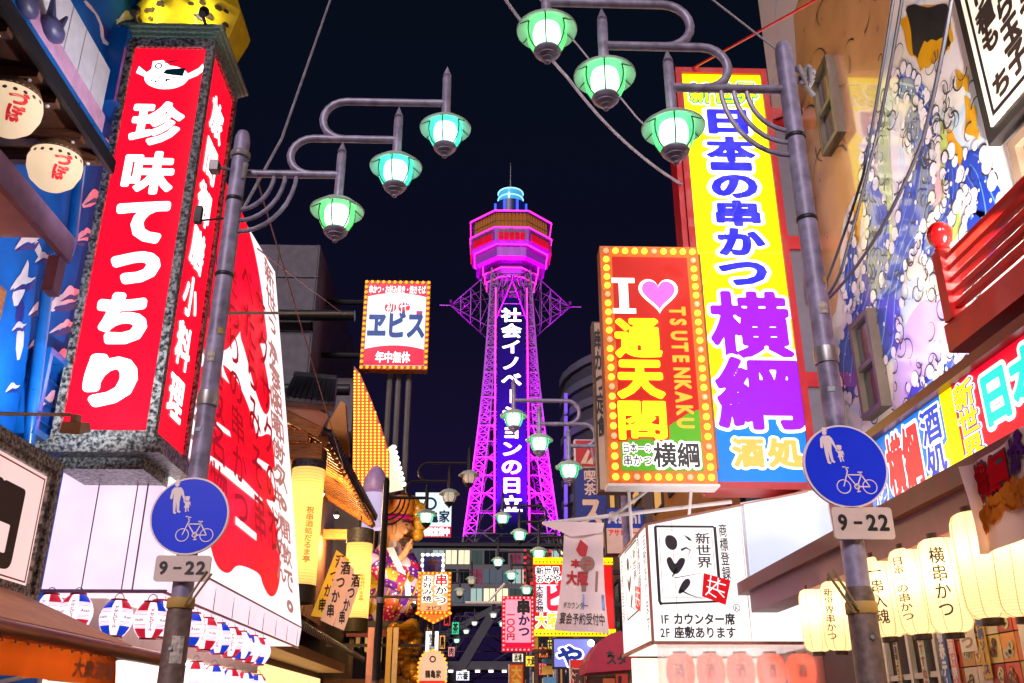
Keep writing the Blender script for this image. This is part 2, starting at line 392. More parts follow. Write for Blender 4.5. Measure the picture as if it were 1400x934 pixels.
# ------------------------------------------------------------------ street lamps
def arc(cx, cz, r, a0, a1, y, n=10): return [(cx + r * math.cos(R(a0 + (a1 - a0) * i / n)), y, cz + r * math.sin(R(a0 + (a1 - a0) * i / n))) for i in range(n + 1)]
def pale(c):
    v = [int(c[i:i + 2], 16) for i in (1, 3, 5)]; return '#%02x%02x%02x' % tuple(int(x + (255 - x) * .75) for x in v)
def lamp_glass(col, st):
    nm = 'lamp_glass_' + col
    if nm in MATS: return MATS[nm]
    m = P(nm, col, .15, emit=st * .42, var=.1, dim=.6); m.node_tree.nodes['Principled BSDF'].inputs['Alpha'].default_value = .5
    return m
HAT = P('lamp_hat_enamel', '#b9cfc0', .4, var=.15)
def street_lamp(label, X, Y, sd, top=6.65, k=1.0, glow=(('#7dffc4', 2.2),) * 3, arms=POLEL, n=16, group='twin-curve street lamps along the street'):
    t = thing('street_lamp', label, 'street lamp', (X, Y, .1), group)
    a1, a2, a3 = top - .45 * k, top - .06 * k, top + .36 * k
    lx = [X + sd * d * k for d in (.92, 1.42, 1.86)]; hz = [a1 - .33 * k, a2 - .25 * k, a3 - .24 * k]
    b = MB().lathe((X, Y, 0), [(.078, 2.4), (.078, 2.42), (.07, top - .1), (.066, top - .06), (.05, top - .01), (.001, top + .015)], n); b.build('pole', arms if arms is BLACK else POLE, t, True)
    b = MB().lathe((X, Y, 0), [(.13, .1), (.13, .25), (.096, .3), (.092, 2.36), (.08, 2.42)], n); b.build('pole_sleeve', RUSTY, t, True)
    b = MB(); b.cyl((X - .085, Y, 4.05), (X + .085, Y, 4.05), .001); b = MB().lathe((X, Y, 0), [(.084, 3.98), (.086, 4.0), (.086, 4.08), (.084, 4.1)], n); b.build('clamp_band', STEEL, t, True)
    if n >= 16:      # near posts: bands, cable ties, stickers, bolts
        for z_ in (5.15, 5.9): MB().lathe((X, Y, 0), [(.077, z_), (.08, z_ + .005), (.08, z_ + .03), (.077, z_ + .035)], n).build('cable_tie', DARK, t, True)
        rs_ = Round((X, Y, 0), lambda b: .0785 - .002, R(-90), .078)
        for (a_, z_, w_, h_, c_) in ((-.03, 4.35, .06, .09, '#b8b0a4'), (.03, 4.6, .04, .05, '#c8a040'), (-.05, 3.75, .05, .035, '#a8b8c0')):
            MB().add([rs_.pt(a_ + w_ * i / 3, z_ + h_ * j, .004) for j in (0, 1) for i in range(4)], [(i, i + 1, i + 5, i + 4) for i in range(3)]).build('sticker', P('old_sticker_' + c_, c_, .6, var=.5, scale=40), t)
        for z_ in (2.1, 1.2): MB().cyl((X, Y - .09, z_), (X, Y - .112, z_), .014, .014, 6).build('bolt', STEEL, t)
    r = .036 * k
    b = MB().tube([(X, Y, a1), (lx[0], Y, a1)], r, 10); b.build('arm', arms, t, True)
    c2 = X + sd * .65 * k; q = (a2 - a1) / 2
    pts = [(x, y, z) for x, y, z in arc(0, 0, q, -90, -270, Y)]
    pts = [(c2 + sd * x, y, z + a1 + q) for x, y, z in pts] + [(lx[1], Y, a2)]
    MB().tube([(c2 + sd * .12, Y, a1)] + pts, r, 10).build('arm', arms, t, True)
    c3 = X + sd * .93 * k; q = (a3 - a2) / 2
    pts = [(c3 + sd * x, y, z + a2 + q) for x, y, z in arc(0, 0, q, -90, -270, Y)] + [(lx[2], Y, a3)]
    MB().tube([(c3 + sd * .12, Y, a2)] + pts, r, 10).build('arm', arms, t, True)
    for xe, dz in ((.33, .38), (.43, .49), (.53, .6)):
        ex, ez = X + sd * xe * k, a1 - dz * k
        pts = [(X + sd * .05, Y, ez)] + [(ex - sd * xe * k * .9 * (1 - math.sin(R(u))), Y, ez + dz * k * (1 - math.cos(R(u)))) for u in range(0, 91, 10)]
        MB().tube(pts, r * .55, 8).build('bracket', arms, t, True)
    for i in range(3):
        x, z = lx[i], hz[i]; sp = [.36, .37, .43][i] * k + (a1, a2, a3)[i]
        b = MB().lathe((x, Y, 0), [(r * 1.15, z + .05 * k), (r * 1.15, sp - .14 * k), (r * .8, sp - .125 * k), (r * 1.15, sp - .11 * k), (.002, sp)], 12); b.build('spike_post', arms, t, True)
        h = MB().lathe((x, Y, z), [(.235 * k, -.055 * k), (.24 * k, -.04 * k), (.15 * k, .035 * k), (.04 * k, .075 * k), (.03 * k, .065 * k), (.13 * k, .02 * k), (.225 * k, -.05 * k), (.235 * k, -.055 * k)], 28).build('lamp_hat', HAT, t, True)
        col, st = glow[i]
        zk = .74 * k
        G = ((.15, .0), (.158, -.06), (.158, -.13), (.148, -.21), (.122, -.285), (.095, -.325))
        gl = MB().lathe((x, Y, z), [(q * k, w * zk) for q, w in G], 24).build('lamp_glass', lamp_glass(col, st), t, True)
        MB().lathe((x, Y, z), [(.1 * k, -.03 * zk), (.112 * k, -.1 * zk), (.108 * k, -.19 * zk), (.08 * k, -.27 * zk), (.04 * k, -.3 * zk)], 16).build('frosted_bulb', E(pale(col), st * 1.5 if st > 1 else st), gl, True)
        cg = MB()
        for u in range(6):
            an = R(60 * u + 22)
            cg.tube([(x + (q * k + .004) * math.cos(an), Y + (q * k + .004) * math.sin(an), z + w * zk) for q, w in G], .0055 * k, 5)
            cg.tube([(x + .15 * k * math.cos(an), Y + .15 * k * math.sin(an), z + .0 * k), (x + .23 * k * math.cos(an), Y + .23 * k * math.sin(an), z - .056 * k)], .004 * k, 4)
        stuff(cg.build('cage', DARK, h, True))
        MB().lathe((x, Y, z), [(q * k, w * zk) for q, w in ((.1, -.318), (.108, -.34), (.1, -.365), (.075, -.385), (.078, -.4), (.045, -.425), (.047, -.435), (.018, -.46), (.022, -.48), (.001, -.505))], 20).build('lamp_base', arms, t, True)
    return t

MINT, TEAL, WARMG = ('#4fe88e', 2.6), ('#22e6c0', 2.6), ('#d8c090', .6)
LP = street_lamp('grey triple street lamp on the left, its lowest lamp green, the others teal', -2.26, 7.2, 1, 6.65, 1, (('#5ce87c', 2.6), TEAL, TEAL))
RP = street_lamp('grey triple street lamp in front of the tall yellow sign', 2.45, 6.1, -1, 6.86, 1.06, (MINT, ('#52e884', 2.6), ('#5ae87e', 2.6)))
street_lamp('dark triple street lamp beside the big robed statue', -2.2, 20.5, 1, 6.72, 1, (('#8fffc0', 1.8), WARMG, ('#e8b080', .5)), BLACK, 10)  # upper two globes are unlit; weak warm glow stands in for reflected light
street_lamp('triple street lamp seen below the long red and green sign', 2.45, 15.8, -1, 6.62, 1.04, (('#63f5b0', 2.2), ('#63f5b0', 2.2), ('#7bf5ac', 2.2)), POLEL, 10)
street_lamp('triple street lamp with green lamps before the foot of the tower', 2.4, 24.5, -1, 6.62, 1.02, (('#5cf5b0', 2.2), ('#5cf5b0', 2.2), ('#40f0b4', 2.2)), DARK, 8)
street_lamp('distant triple street lamp on the right, hanging over the pink sign', 2.4, 31.7, -1, 6.62, 1.02, (('#70f5b8', 2.), ('#40f0b4', 2.), ('#90f5c8', 2.)), DARK, 8)
street_lamp('distant triple street lamp on the left, dim cream lamps', -2.3, 36, 1, 6.6, 1, (('#f0d8b8', .9), WARMG, WARMG), DARK, 8)
street_lamp('farthest triple street lamp on the left, pale blue pole', -2.3, 52, 1, 6.6, 1, (('#70f5b8', 1.6), ('#d0f0c8', 1.4), ('#f0e8d8', 1.2)), POLEL, 8)
street_lamp('farthest triple street lamp on the right', 2.4, 48, -1, 6.6, 1, (('#b0f5d8', 1.6), ('#60f5c0', 1.6), ('#f0f8e8', 1.2)), DARK, 8)

# ------------------------------------------------------------------ traffic signs on the lamp posts
SBLUE = P('sign_blue_film', '#0636f0', .4, var=.05, spec=.3); SWHT = P('sign_white_film', '#f4e6e8', .45, var=.04)
def traffic_sign(label, cx, cz, Y, r, px_, plate_px):
    t = thing('traffic_sign', label, 'traffic sign', (cx, Y, cz), 'signs on the street lamp posts')
    fr = Frame((cx, Y, cz), (1, 0, 0), (0, 0, 1)); 
    d = MB().disc(fr, 0, 0, r, -.025, 0, 48).build('round_plate', SWHT, t)
    MB().disc(fr, 0, 0, r * .955, .003, None, 48).build('blue_face', SBLUE, d)
    s = lambda P_: [(a * r, b * r) for a, b in P_]
    m = MB(); m.disc(fr, -.41 * r, .80 * r, .058 * r, .006, None, 14); m.poly(fr, s([(-.5, .845), (-.47, .87), (-.45, .93), (-.37, .93), (-.35, .87), (-.32, .845)]), .0065)
    m.poly(fr, s([(-.47, .73), (-.53, .66), (-.55, .45), (-.52, .41), (-.485, .44), (-.47, .58), (-.455, .3), (-.42, .06), (-.36, .03), (-.33, .07), (-.37, .1), (-.375, .34), (-.33, .1), (-.27, .06), (-.23, .09), (-.275, .13), (-.29, .36), (-.27, .55), (-.18, .38), (-.15, .4), (-.24, .66), (-.3, .73)]), .006)
    m.disc(fr, -.1 * r, .425 * r, .055 * r, .006, None, 12); m.poly(fr, s([(-.17, .45), (-.16, .5), (-.06, .5), (-.03, .45)]), .0065)
    m.poly(fr, s([(-.13, .36), (-.19, .4), (-.2, .37), (-.15, .31), (-.14, .27), (-.165, .2), (-.13, .2), (-.12, .09), (-.085, .09), (-.09, .2), (-.07, .2), (-.055, .11), (-.02, .1), (-.045, .2), (-.02, .2), (-.05, .3), (.0, .24), (-.02, .36)]), .006)
    m.build('pedestrian_symbol', SWHT, d)
    m = MB(); w = .022 * r
    for q, rr in ((-.115, .17), (.5, .175)): m.ring(fr, q * r, -.5 * r, rr * r - w, rr * r, .006, 30)
    for L_ in ([(-.115, -.5), (.02, -.13), (-.02, -.03), (-.09, -.03)], [(-.02, -.03), (-.0, -.05), (.06, -.05)], [(.0, -.22), (.33, -.22)], [(0, -.22), (.2, -.5), (.5, -.5), (.33, -.22), (.3, -.16)], [(.2, -.5), (.33, -.22)], [(.25, -.155), (.37, -.155)], [(.2, -.42), (.22, -.6)], [(.18, -.62), (.27, -.61)]):
        for p, q in zip(L_, L_[1:]): m.stroke(fr, s([p, q]), w * 1.3, .0062)
    m.ring(fr, .2 * r, -.5 * r, .045 * r, .07 * r, .0064, 16)
    m.build('bicycle_symbol', SWHT, d)
    pw, ph, pz = plate_px
    f2 = Frame((cx + px_ - pw / 2, Y, cz + pz - ph / 2), (1, 0, 0), (0, 0, 1), pw, ph)
    rr = .022; P_ = []
    for cxx, czz, a0 in ((pw - rr, ph - rr, 0), (rr, ph - rr, 90), (rr, rr, 180), (pw - rr, rr, 270)):
        P_ += [(cxx + rr * math.cos(R(a0 + u)), czz + rr * math.sin(R(a0 + u))) for u in (0, 30, 60, 90)]
    pl = MB().poly(f2, P_, -.02, 0).build('hours_plate', P('hours_plate_film', '#d8c6c0', .5, var=.08), t)
    q = MB(); q.text(f2, '9', (.08, .2, .26, .88), .004, .035); q.text(f2, '22', (.55, .2, .95, .88), .004, .035); q.fbox(f2, pw * .34, pw * .48, ph * .47, ph * .55, .001, .004)
    q.build('lettering', P('black_print', '#141216', .5), pl)
    b = MB(); b.box(cx - .1, cx + .1, Y + .026, Y + .05, cz - .05, cz - .02); b.box(cx - .1, cx + .1, Y + .026, Y + .05, cz + .1, cz + .13); b.build('clamp', STEEL, t)
c = at(259, 705, Y=7.08); traffic_sign('blue round sign with pedestrians and bicycle on the left lamp post', c.x, c.z, 7.08, .297, .0, (.41, .19, -.395))
c = at(1156, 637, Y=5.98); traffic_sign('blue round sign with pedestrians and bicycle on the right lamp post', c.x, c.z, 5.98, .286, .065, (.40, .21, -.385))
# wooden sticks tied to the posts, a sticker, cable clamps
for nm, p, pr, lab in (('left', (-2.26, 7.2), 1, 'pair of broken sticks strapped to the left lamp post'), ('right', (2.45, 6.1), -1, 'pair of broken sticks strapped to the right lamp post')):
    X, Y = p; z = 2.44 if pr > 0 else 2.3
    t = thing('strapped_sticks', lab, 'sticks', (X, Y, z))
    st = MB().lathe((X, Y, 0), [(.098, z - .05), (.101, z - .045), (.101, z + .02), (.098, z + .025)], 16).build('yellow_strap', P('yellow_tape', '#b39048', .6), t, True)
    wd = P('bamboo_stick', '#8a7a52', .6)
    for k in (0, 1): MB().cyl((X + pr * (.06 + .035 * k), Y - .1, z - .03), (X + pr * (.2 + .04 * k), Y - .13, z + .21 - .02 * k), .009, .009, 6).build('stick', wd, t)
st = MB(); fr = Round((-2.26, 7.2, 0), lambda b: .0945, R(-90), .094)
st.add([fr.pt(a, b) for b in (2.0, 2.19) for a in (.0, .03, .06, .09)], [(i, i + 1, i + 5, i + 4) for i in range(3)])
tag(st.build('sticker', P('paper_sticker', '#c9c0b8', .6, var=.6, scale=30)), 'crumpled printed sticker on the foot of the left lamp post', 'sticker')

# ================================================================== LEFT: tall red sign tower
RED = E('#f20a26', 1.5, 'lit_red_acrylic'); LWHITE = E('#fff4f4', 2.2, 'lit_white_letter')
t = thing('sign_tower', 'tall red lit sign tower with white letters in a granite frame', 'sign', (-4.25, 10.6, 4.3))
X0, X1, Y0, Y1 = -4.82, -3.68, 10.0, 11.25
b = MB()
z0, z1 = 4.62, 9.95
b.box(X0, X1, Y0, Y1, z0 - .12, z0); b.box(X0, X1, Y0, Y1, z1, z1 + .15)
for (xa, xb, ya, yb) in ((X0, X0 + .09, Y0, Y0 + .09), (X1 - .1, X1, Y0, Y0 + .1), (X0, X0 + .09, Y1 - .09, Y1), (X1 - .09, X1, Y1 - .09, Y1)): b.box(xa, xb, ya, yb, z0, z1)
b.build('granite_frame', GRAN, t)
b = MB(); b.box(X0 - .12, X1 + .14, Y0 - .14, Y1 + .1, 4.33, 4.5); b.build('plinth', GRAN, t)
b = MB(); b.box(X0 + .1, X1 - .1, Y0 + .1, Y1 - .1, 4.2, 4.33); b.build('plinth_underside', GRAN, t)
for i, e in enumerate((.03, .07, .11)):
    MB().box(X0 - e, X1 + e, Y0 - e, Y1 + e, z1 + .15 + i * .05, z1 + .195 + i * .05).build('cornice', P('green_granite', '#7d9a86', .4, var=.5, scale=30), t)
fr = FY(X0 + .09, X1 - .1, z0, z1, Y0 + .045)
f_ = MB().box(X0 + .09, X1 - .1, Y0 + .045, Y0 + .25, z0, z1).build('front_panel', RED, t)
m = MB()
for ch, q, fa in (('珍', (179, 139, 251, 199), .042), ('味', (168, 207, 239, 266), .042), ('て', (156, 275, 230, 333), .065), ('っ', (150, 344, 219, 389), .075), ('ち', (130, 400, 203, 471), .07), ('り', (114, 484, 188, 557), .08)):
    m.fit(fr, ch, q, .006, fa, fa)
m.build('lettering', LWHITE, f_)
m = MB(); cx, cz = fr.w * .5, fr.h * .915; w = fr.w * 1.12
m.disc(fr, cx, cz - .02, w * .27, .006, None, 28, fr.w * .2); m.poly(fr, [(cx + w * .2, cz), (cx + w * .38, cz + w * .13), (cx + w * .42, cz + w * .2), (cx + w * .45, cz + w * .1), (cx + w * .38, cz + w * .02), (cx + w * .24, cz - w * .06)], .007)
m.poly(fr, [(cx - w * .22, cz + w * .02), (cx - w * .36, cz + w * .14), (cx - w * .38, cz + w * .04), (cx - w * .26, cz - w * .02)], .0075)
m.poly(fr, [(cx - w * .2, cz + w * .1), (cx - w * .2, cz + w * .22), (cx - w * .08, cz + w * .24), (cx + w * .02, cz + w * .16)], .008)
fi = m.build('puffer_fish_emblem', LWHITE, f_)
m = MB(); m.poly(fr, [(cx - w * .02, cz + w * .1), (cx + w * .22, cz + w * .13), (cx + w * .2, cz), (cx + w * .02, cz + w * .02), (cx - w * .05, cz + w * .04)], .0105)
m.ring(fr, cx - w * .12, cz + w * .15, .03, .05, .0105, 14); m.stroke(fr, [(cx - w * .05, cz + w * .2), (cx + w * .1, cz + w * .24)], .02, .0105)
for i in range(16): m.disc(fr, cx + w * rnd.uniform(-.2, .16), cz - w * rnd.uniform(.0, .14), w * rnd.uniform(.008, .016), .0105, None, 8)
m.build('fish_marking', P('teal_print', '#0e5560', .5), fi)
fr = FL(Y0 + .1, Y1 - .09, z0, z1, X1 - .045)
s_ = MB().box(X1 - .25, X1 - .045, Y0 + .1, Y1 - .09, z0, z1).build('side_panel', RED, t)
MB().text(fr, '旅間御膳小料理', (.2, .05, .8, .93), .006, .03, True, grow=.86).build('lettering', LWHITE, s_)
# yellow pedestal of the figure above the tower (its foot is all the frame shows)
t = thing('roof_pedestal', 'yellow spotted faceted pedestal on top of the red sign tower', 'pedestal', (-4.25, 10.6, 10.3))
YB = P('yellow_gloss_paint', '#fbd21e', .35, var=.25, scale=4)
b = MB().lathe((-4.25, 10.62, 10.252), [(.5, 0), (.62, .02), (.78, .5), (.8, .62), (.7, .9), (.45, 1.05), (.001, 1.1)], 8, R(22.5), R(382.5)); b.build('faceted_body', YB, t)
b = MB(); rr = Round((-4.25, 10.62, 10.252), lambda z: .62 + .16 * (z - .02) / .48, 0, .7)
for i in range(26):
    a, z = R(rnd.uniform(200, 345)) * .7, rnd.uniform(.2, .46); s = rnd.uniform(.015, .045)
    b.add([rr.pt(a + s * math.cos(R(u)) * 1.5, z + s * math.sin(R(u)), .012) for u in range(0, 360, 60)], [tuple(range(6))])
stuff(b.build('dark_spots', P('brown_print', '#35240c', .6), t))
for x_ in (-4.7, -3.8):
    MB().cyl((x_, 9.72, 10.26), (x_, 9.78, 10.36), .05, .07, 10).build('uplight', DARK, t, True); MB().beam((x_, 9.72, 10.27), (x_, 10.0, 10.22), .03).build('uplight_arm', DARK, t); spot_light('uplight_beam', (x_, 9.79, 10.38), (-4.25, 10.4, 10.7), 10, (1, .92, .75), t, 130, .05, .9)

# ------------------------------------------------------------------ blue building behind the tower
BLUE = P('blue_mural_paint', '#0a62c0', .75, var=.3, scale=2.2, bump=.1, spec=.15)
t = thing('blue_building', 'blue painted restaurant building with white wave-like patches', 'building', (-8, 6, 0))
MB().box(-14, -5.0, 3.5, 11.2, 0, 15).build('wall', BLUE, t)
fr = FL(-6, 11.2, 0, 15, -5.0)
PWH = P('white_mural_patch', '#e4dee6', .5, var=.15); PDB = P('navy_mural_patch', '#1a2a86', .5, var=.15)
def pp(pts): return chaikin([fr.px(x, y) for x, y in pts], 1)
m = MB()
for q in ([(119, 0), (140, 30), (143, 60), (165, 58), (180, 63), (148, 63), (138, 58), (135, 25), (112, 2)], [(157, 27), (178, 20), (200, 8), (203, 20), (188, 25), (160, 30)],
          [(70, 410), (88, 400), (108, 392), (106, 412), (90, 415), (66, 430)], [(66, 455), (88, 438), (100, 448), (84, 448), (68, 456)], [(64, 495), (80, 485), (95, 478), (90, 490), (78, 495)],
          [(15, 400), (30, 370), (40, 350), (36, 395), (20, 425)], [(20, 470), (28, 430), (34, 465), (24, 500)], [(102, 325), (115, 312), (122, 330), (112, 328), (100, 332)], [(45, 338), (50, 325), (58, 345), (54, 355)],
          [(52, 550), (66, 540), (76, 545), (66, 552)], [(108, 285), (122, 265), (135, 270), (128, 282)], [(95, 0), (105, 30), (110, 70), (102, 60), (92, 20)]):
    MB().poly(fr, pp(q), .004).build('white_patch', PWH, t)
m = MB()
for q in ([(70, 420), (90, 416), (106, 414), (100, 424), (80, 428)], [(68, 460), (86, 450), (100, 450), (90, 458)], [(18, 430), (30, 405), (34, 425), (26, 450)], [(100, 332), (118, 332), (112, 338)], [(138, 30), (150, 40), (160, 58), (146, 58)]):
    MB().poly(fr, pp(q), .006).build('navy_patch', PDB, t)
for i, (x, y) in enumerate(((95, 400), (91, 444), (86, 488), (118, 318), (128, 268), (58, 352), (30, 385), (25, 446), (52, 422), (142, 196), (72, 545), (112, 52), (172, 24), (48, 470), (36, 330), (16, 530))):
    s_ = (1, .8, 1.2, .7)[i % 4]; q = lambda L_: [fr.px(x + a * s_, y + b * s_) for a, b in L_]
    MB().poly(fr, chaikin(q([(-17, 12), (-3, -9), (2, -10), (8, -3), (17, -6), (6, 3), (1, 0), (-6, 4)]), 1), .008 + .0001 * i).build('white_patch', PWH, t)
    MB().poly(fr, chaikin(q([(-17, 14), (-5, 6), (1, 2), (7, 5), (16, -2), (8, 12), (1, 8)]), 1), .0065 + .00005 * i).build('navy_patch', PDB, t)
BLU2 = P('blue_gloss_pipe', '#0d62b4', .3, coat=.3, var=.2)
def wx(x, y, o=.0): return at(x, y, X=-5 + o)
MB().tube([wx(112, 200, .15), wx(98, 330, .15), wx(93, 345, .15), wx(72, 365, .15), wx(66, 380, .15), wx(40, 600, .15), wx(30, 700, .15)], .065, 10).build('drain_pipe', BLU2, t, True)
for (xa, ya, xb, yb) in ((132, 72, 172, 136), (18, 508, 84, 592)):
    p, q = fr.px(xa, yb), fr.px(xb, ya); e = .07
    fm = MB(); a0, a1, b0, b1 = min(p[0], q[0]), max(p[0], q[0]), min(p[1], q[1]), max(p[1], q[1])
    for r_ in ((a0, a1, b0, b0 + e), (a0, a1, b1 - e, b1), (a0, a0 + e, b0 + e, b1 - e), (a1 - e, a1, b0 + e, b1 - e)): fm.fbox(fr, *r_, .002, .22)
    fm.build('window_frame', BLU2, t)
    for i in range(3): MB().fbox(fr, a0 + e, a1 - e, b0 + e + (b1 - b0) * (.2 + .25 * i), b0 + e + (b1 - b0) * (.22 + .25 * i), .003, .04).build('louvre', BLU2, t)
# eave over the shop: soffit boards, beams, ribbed white fascia roof
ev = thing('shop_eave', 'long dark eave with beams and a ribbed white roof, upper left', 'eave', (-4.4, 6, 7))
EZ = 6.95
MB().box(-5.0, -3.952, 3.5, 8.3, EZ + .02, EZ + .07).build('soffit', TIMBD, ev)
MB().box(-3.95, -3.9, 3.5, 8.34, EZ - .06, EZ + .1).build('edge_board', P('black_trim', '#1c1a20', .4, var=.2), ev)
MB().box(-3.98, -3.93, 3.5, 8.2, EZ + .102, EZ + .2).build('blue_fascia', BLU2, ev)
MB().box(-3.99, -3.94, 3.5, 8.0, EZ + .202, EZ + .42).build('pink_fascia', P('pink_lit_board', '#c99ac0', .5, var=.25), ev)
bm = mesh_of(MB().box(-.5, .5, -.045, .045, -.06, .06), 'beam', TIMBD)
tp = mesh_of(MB().ball((0, 0, 0), .022, 8), 'beam_cap', WHITE, True)
for i in range(9):
    y = 4.3 + .47 * i + (.1 if i % 2 else 0)
    inst('beam', bm, (-4.46, y, EZ - .05), ev); inst('beam_cap', tp, (-4.05, y, EZ - .11), ev)
RIB = P('white_corrugated_sheet', '#e0e0ee', .45, 0, var=.12)
for i in range(14):
    y = 3.6 + .315 * i
    MB().box(-4.04, -3.985, y, y + .3, EZ + .422, EZ + 1.0).build('roof_sheet', RIB, ev)
dk = P('grey_blue_ornament', '#4a4c7a', .4, var=.2)
for i, (x, y) in enumerate(((72, 40), (35, 5))):
    p = at(x, y, X=-3.9); o = thing('roof_ornament', ('grey forked roof ornament on the ribbed white roof', 'grey roof ornament at the top left edge of the picture')[i], 'ornament', p)
    MB().ball(p, .13, 10, .7, 1.3, .8).build('body', dk, o, True)
    for s in (-1, 1): MB().cyl(p + Vector((0, .06 * s, .05)), p + Vector((.02, .14 * s, .26)), .05, .015, 8).build('horn', dk, o, True)
sf = thing('lower_soffit', 'pink lit lower soffit board beneath the two spotted lanterns', 'soffit', (-4.5, 6, 5.8))
MB().box(-4.98, -3.92, 3.5, 7.55, 5.7, 5.78).build('board', P('pink_soffit', '#d0b0cc', .5, var=.2), sf)
MB().box(-3.92, -3.86, 3.5, 7.75, 5.55, 5.8).build('edge_board', P('dusty_lilac_board', '#a884b0', .45, var=.25), sf)
MB().box(-4.0, -3.9, 7.6, 7.75, 5.2, 5.55).build('end_post', P('dusty_lilac_board', '', 0), sf)
wf = thing('wooden_window', 'warm lit wooden window below the spotted lanterns', 'window', (-4.96, 6.5, 4))
fw_ = FL(5.0, 8.6, 3.9, 5.65, -4.985)
for (a0, a1) in ((0, .12), (1.1, 1.22), (2.2, 2.32), (3.3, 3.6)): MB().fbox(fw_, a0, a1, 0, 1.75, .0, .12).build('post', TIMBER, wf)
for (b0, b1) in ((0, .12), (.8, .88), (1.63, 1.75)): MB().fbox(fw_, 0, 3.6, b0, b1, .0, .1).build('rail', TIMBER, wf)
MB().fbox(fw_, .1, 3.4, .1, 1.65, .0, .03).build('pane', E('#e08a20', .9), wf)
# two spotted lanterns under the eave
def fugu_lantern(label, px_, py_, X, r):
    p = at(px_, py_, X=X); t = thing('paper_lantern', label, 'lantern', p, 'spotted lanterns under the eave')
    prof = [(.22 * r, -1.02 * r), (.5 * r, -.92 * r), (.82 * r, -.62 * r), (.98 * r, -.2 * r), (1.0 * r, .1 * r), (.93 * r, .45 * r), (.78 * r, .7 * r), (.5 * r, .9 * r), (.2 * r, .98 * r)]
    zs = [q[1] for q in prof]; rs = [q[0] for q in prof]; rf = lambda z: float(np.interp(z, zs, rs))
    b_ = MB().lathe(p, prof, 32).build('paper_shade', paper('cream_paper_%s' % label[:5], '#f4e2c8', .22, .7, .05), t, True)
    fr = Round(p, rf, R(-75), r); q = MB()
    for i in range(9):
        a = (-1.25 + i * .31) * r; z = (.18 - .06 * math.sin(i * .4)) * r; s = .075 * r
        q.add([fr.pt(a + s * math.cos(R(u)), z + s * math.sin(R(u)), .006) for u in range(0, 360, 45)], [tuple(range(8))])
    stuff(q.build('spots', P('dark_spot_print', '#3b2528', .6), b_))
    q = MB(); f2 = Round(p, rf, R(-48), r)
    for i, ch in enumerate('づぼ'): q.glyph(f2, ch, -.32 * r, (-.42 - .46 * i) * r, .64 * r, .5 * r, .006, .06, 36)
    q.build('lettering', P('red_print', '#d81424', .6, emit=.35), b_)
    q = MB().lathe(p, [(.3 * r, .98 * r), (.52 * r, .91 * r), (.8 * r, .72 * r), (.955 * r, .37 * r), (.965 * r, .37 * r), (.81 * r, .73 * r), (.53 * r, .92 * r), (.3 * r, .99 * r)], 28); q.build('brown_crown', P('brown_lantern_cap', '#6b4a34', .5), t, True)
    q = MB().tube([p + Vector((.2 * r * math.cos(R(u)), 0, .95 * r + .35 * r * math.sin(R(u)))) for u in range(0, 181, 20)], .006, 6); q.tube([p + Vector((0, 0, 1.3 * r)), p + Vector((0, 0, 1.3 * r + .35))], .004, 5); q.build('wire_handle', STEEL, t, True)
    point_light('lantern_bulb', p + Vector((0, 0, .06)), 1.5, (1, .88, .72), t)
fugu_lantern('spotted cream paper lantern cut by the left edge of the picture', 14, 147, -4.2, .26)
fugu_lantern('spotted cream paper lantern beside the red sign tower', 75, 227, -4.2, .25)

# ------------------------------------------------------------------ big slanting billboard with its cabinet
BBW = E('#ffeef2', 1.0, 'lit_billboard_white')
t = thing('slanted_billboard', 'huge white slanting billboard with giant red brush strokes behind the left lamp post', 'billboard', (-4.5, 15, 3))
A0, A1 = Vector((-3.6, 10.95, 3.35)), Vector((-3.6, 19.25, 3.35))
B0, B1 = Vector((-4.82, 10.95, 10.35)), Vector((-4.8, 19.0, 11.0))
V_ = (B1 - A1).normalized(); U_ = Vector((0, 1, 0))
fr = Frame(A0, U_, V_ - U_ * V_.dot(U_), 8.3, 7.6)
outl = [(0, 0), (8.3, 0), (8.28, 3.2), fr.px(376, 372), fr.px(333, 300), fr.px(285, 222), (0, 7.0)]
MB().poly(fr, outl, -.12, 0).build('white_face', BBW, t)
MB().hexa([(-5.0, 10.9, 2.98), (-3.62, 10.9, 2.98), (-3.62, 19.2, 3.0), (-5, 19.2, 3.0), (-5.0, 10.9, 3.34), (-3.6, 10.9, 3.34), (-3.6, 19.25, 3.35), (-5, 19.25, 3.35)]).build('lower_cabinet', E('#ffdce8', .85), t)
b = MB(); b.box(-3.625, -3.59, 10.88, 19.27, 3.345, 3.37); b.box(-3.63, -3.6, 10.88, 19.22, 2.96, 2.985); b.build('edge_trim', P('pinkish_trim', '#b48a98', .4, .3), t)
sm = mesh_of(MB().box(-.004, .004, -.008, .008, .0, .34), 'seam', P('seam_metal', '#9a7f8c', .4))
for i in range(8): inst('seam', sm, (-3.607, 11.9 + i, 2.995), t)
LILW = P('lit_lilac_white', '#f8dcf4', .4, emit=.9, evar=.5, var=.05, dim=.45)  # lilac tint and uneven glow imitate shadow from the structure inside
e_ = MB().hexa([(-4.99, 10.86, 2.98), (-3.6, 10.86, 2.98), (-3.6, 10.93, 2.98), (-4.99, 10.93, 2.98), (-4.99, 10.86, 9.9), (-4.75, 10.86, 9.9), (-4.75, 10.93, 9.9), (-4.99, 10.93, 9.9)]).build('end_face', LILW, t)
for x_ in (-4.55, -4.1): MB().box(x_, x_ + .012, 10.85, 10.859, 3.0, 4.3).build('seam', P('pinkish_trim', '', 0), t)
b = MB(); b.box(-4.99, -3.58, 10.84, 10.858, 2.96, 3.0); b.box(-3.98, -3.965, 10.845, 10.858, 3.0, 4.4); b.build('end_trim', P('pinkish_trim', '', 0), t)
REDB = E('#ee0a20', 1.25, 'lit_red_print')
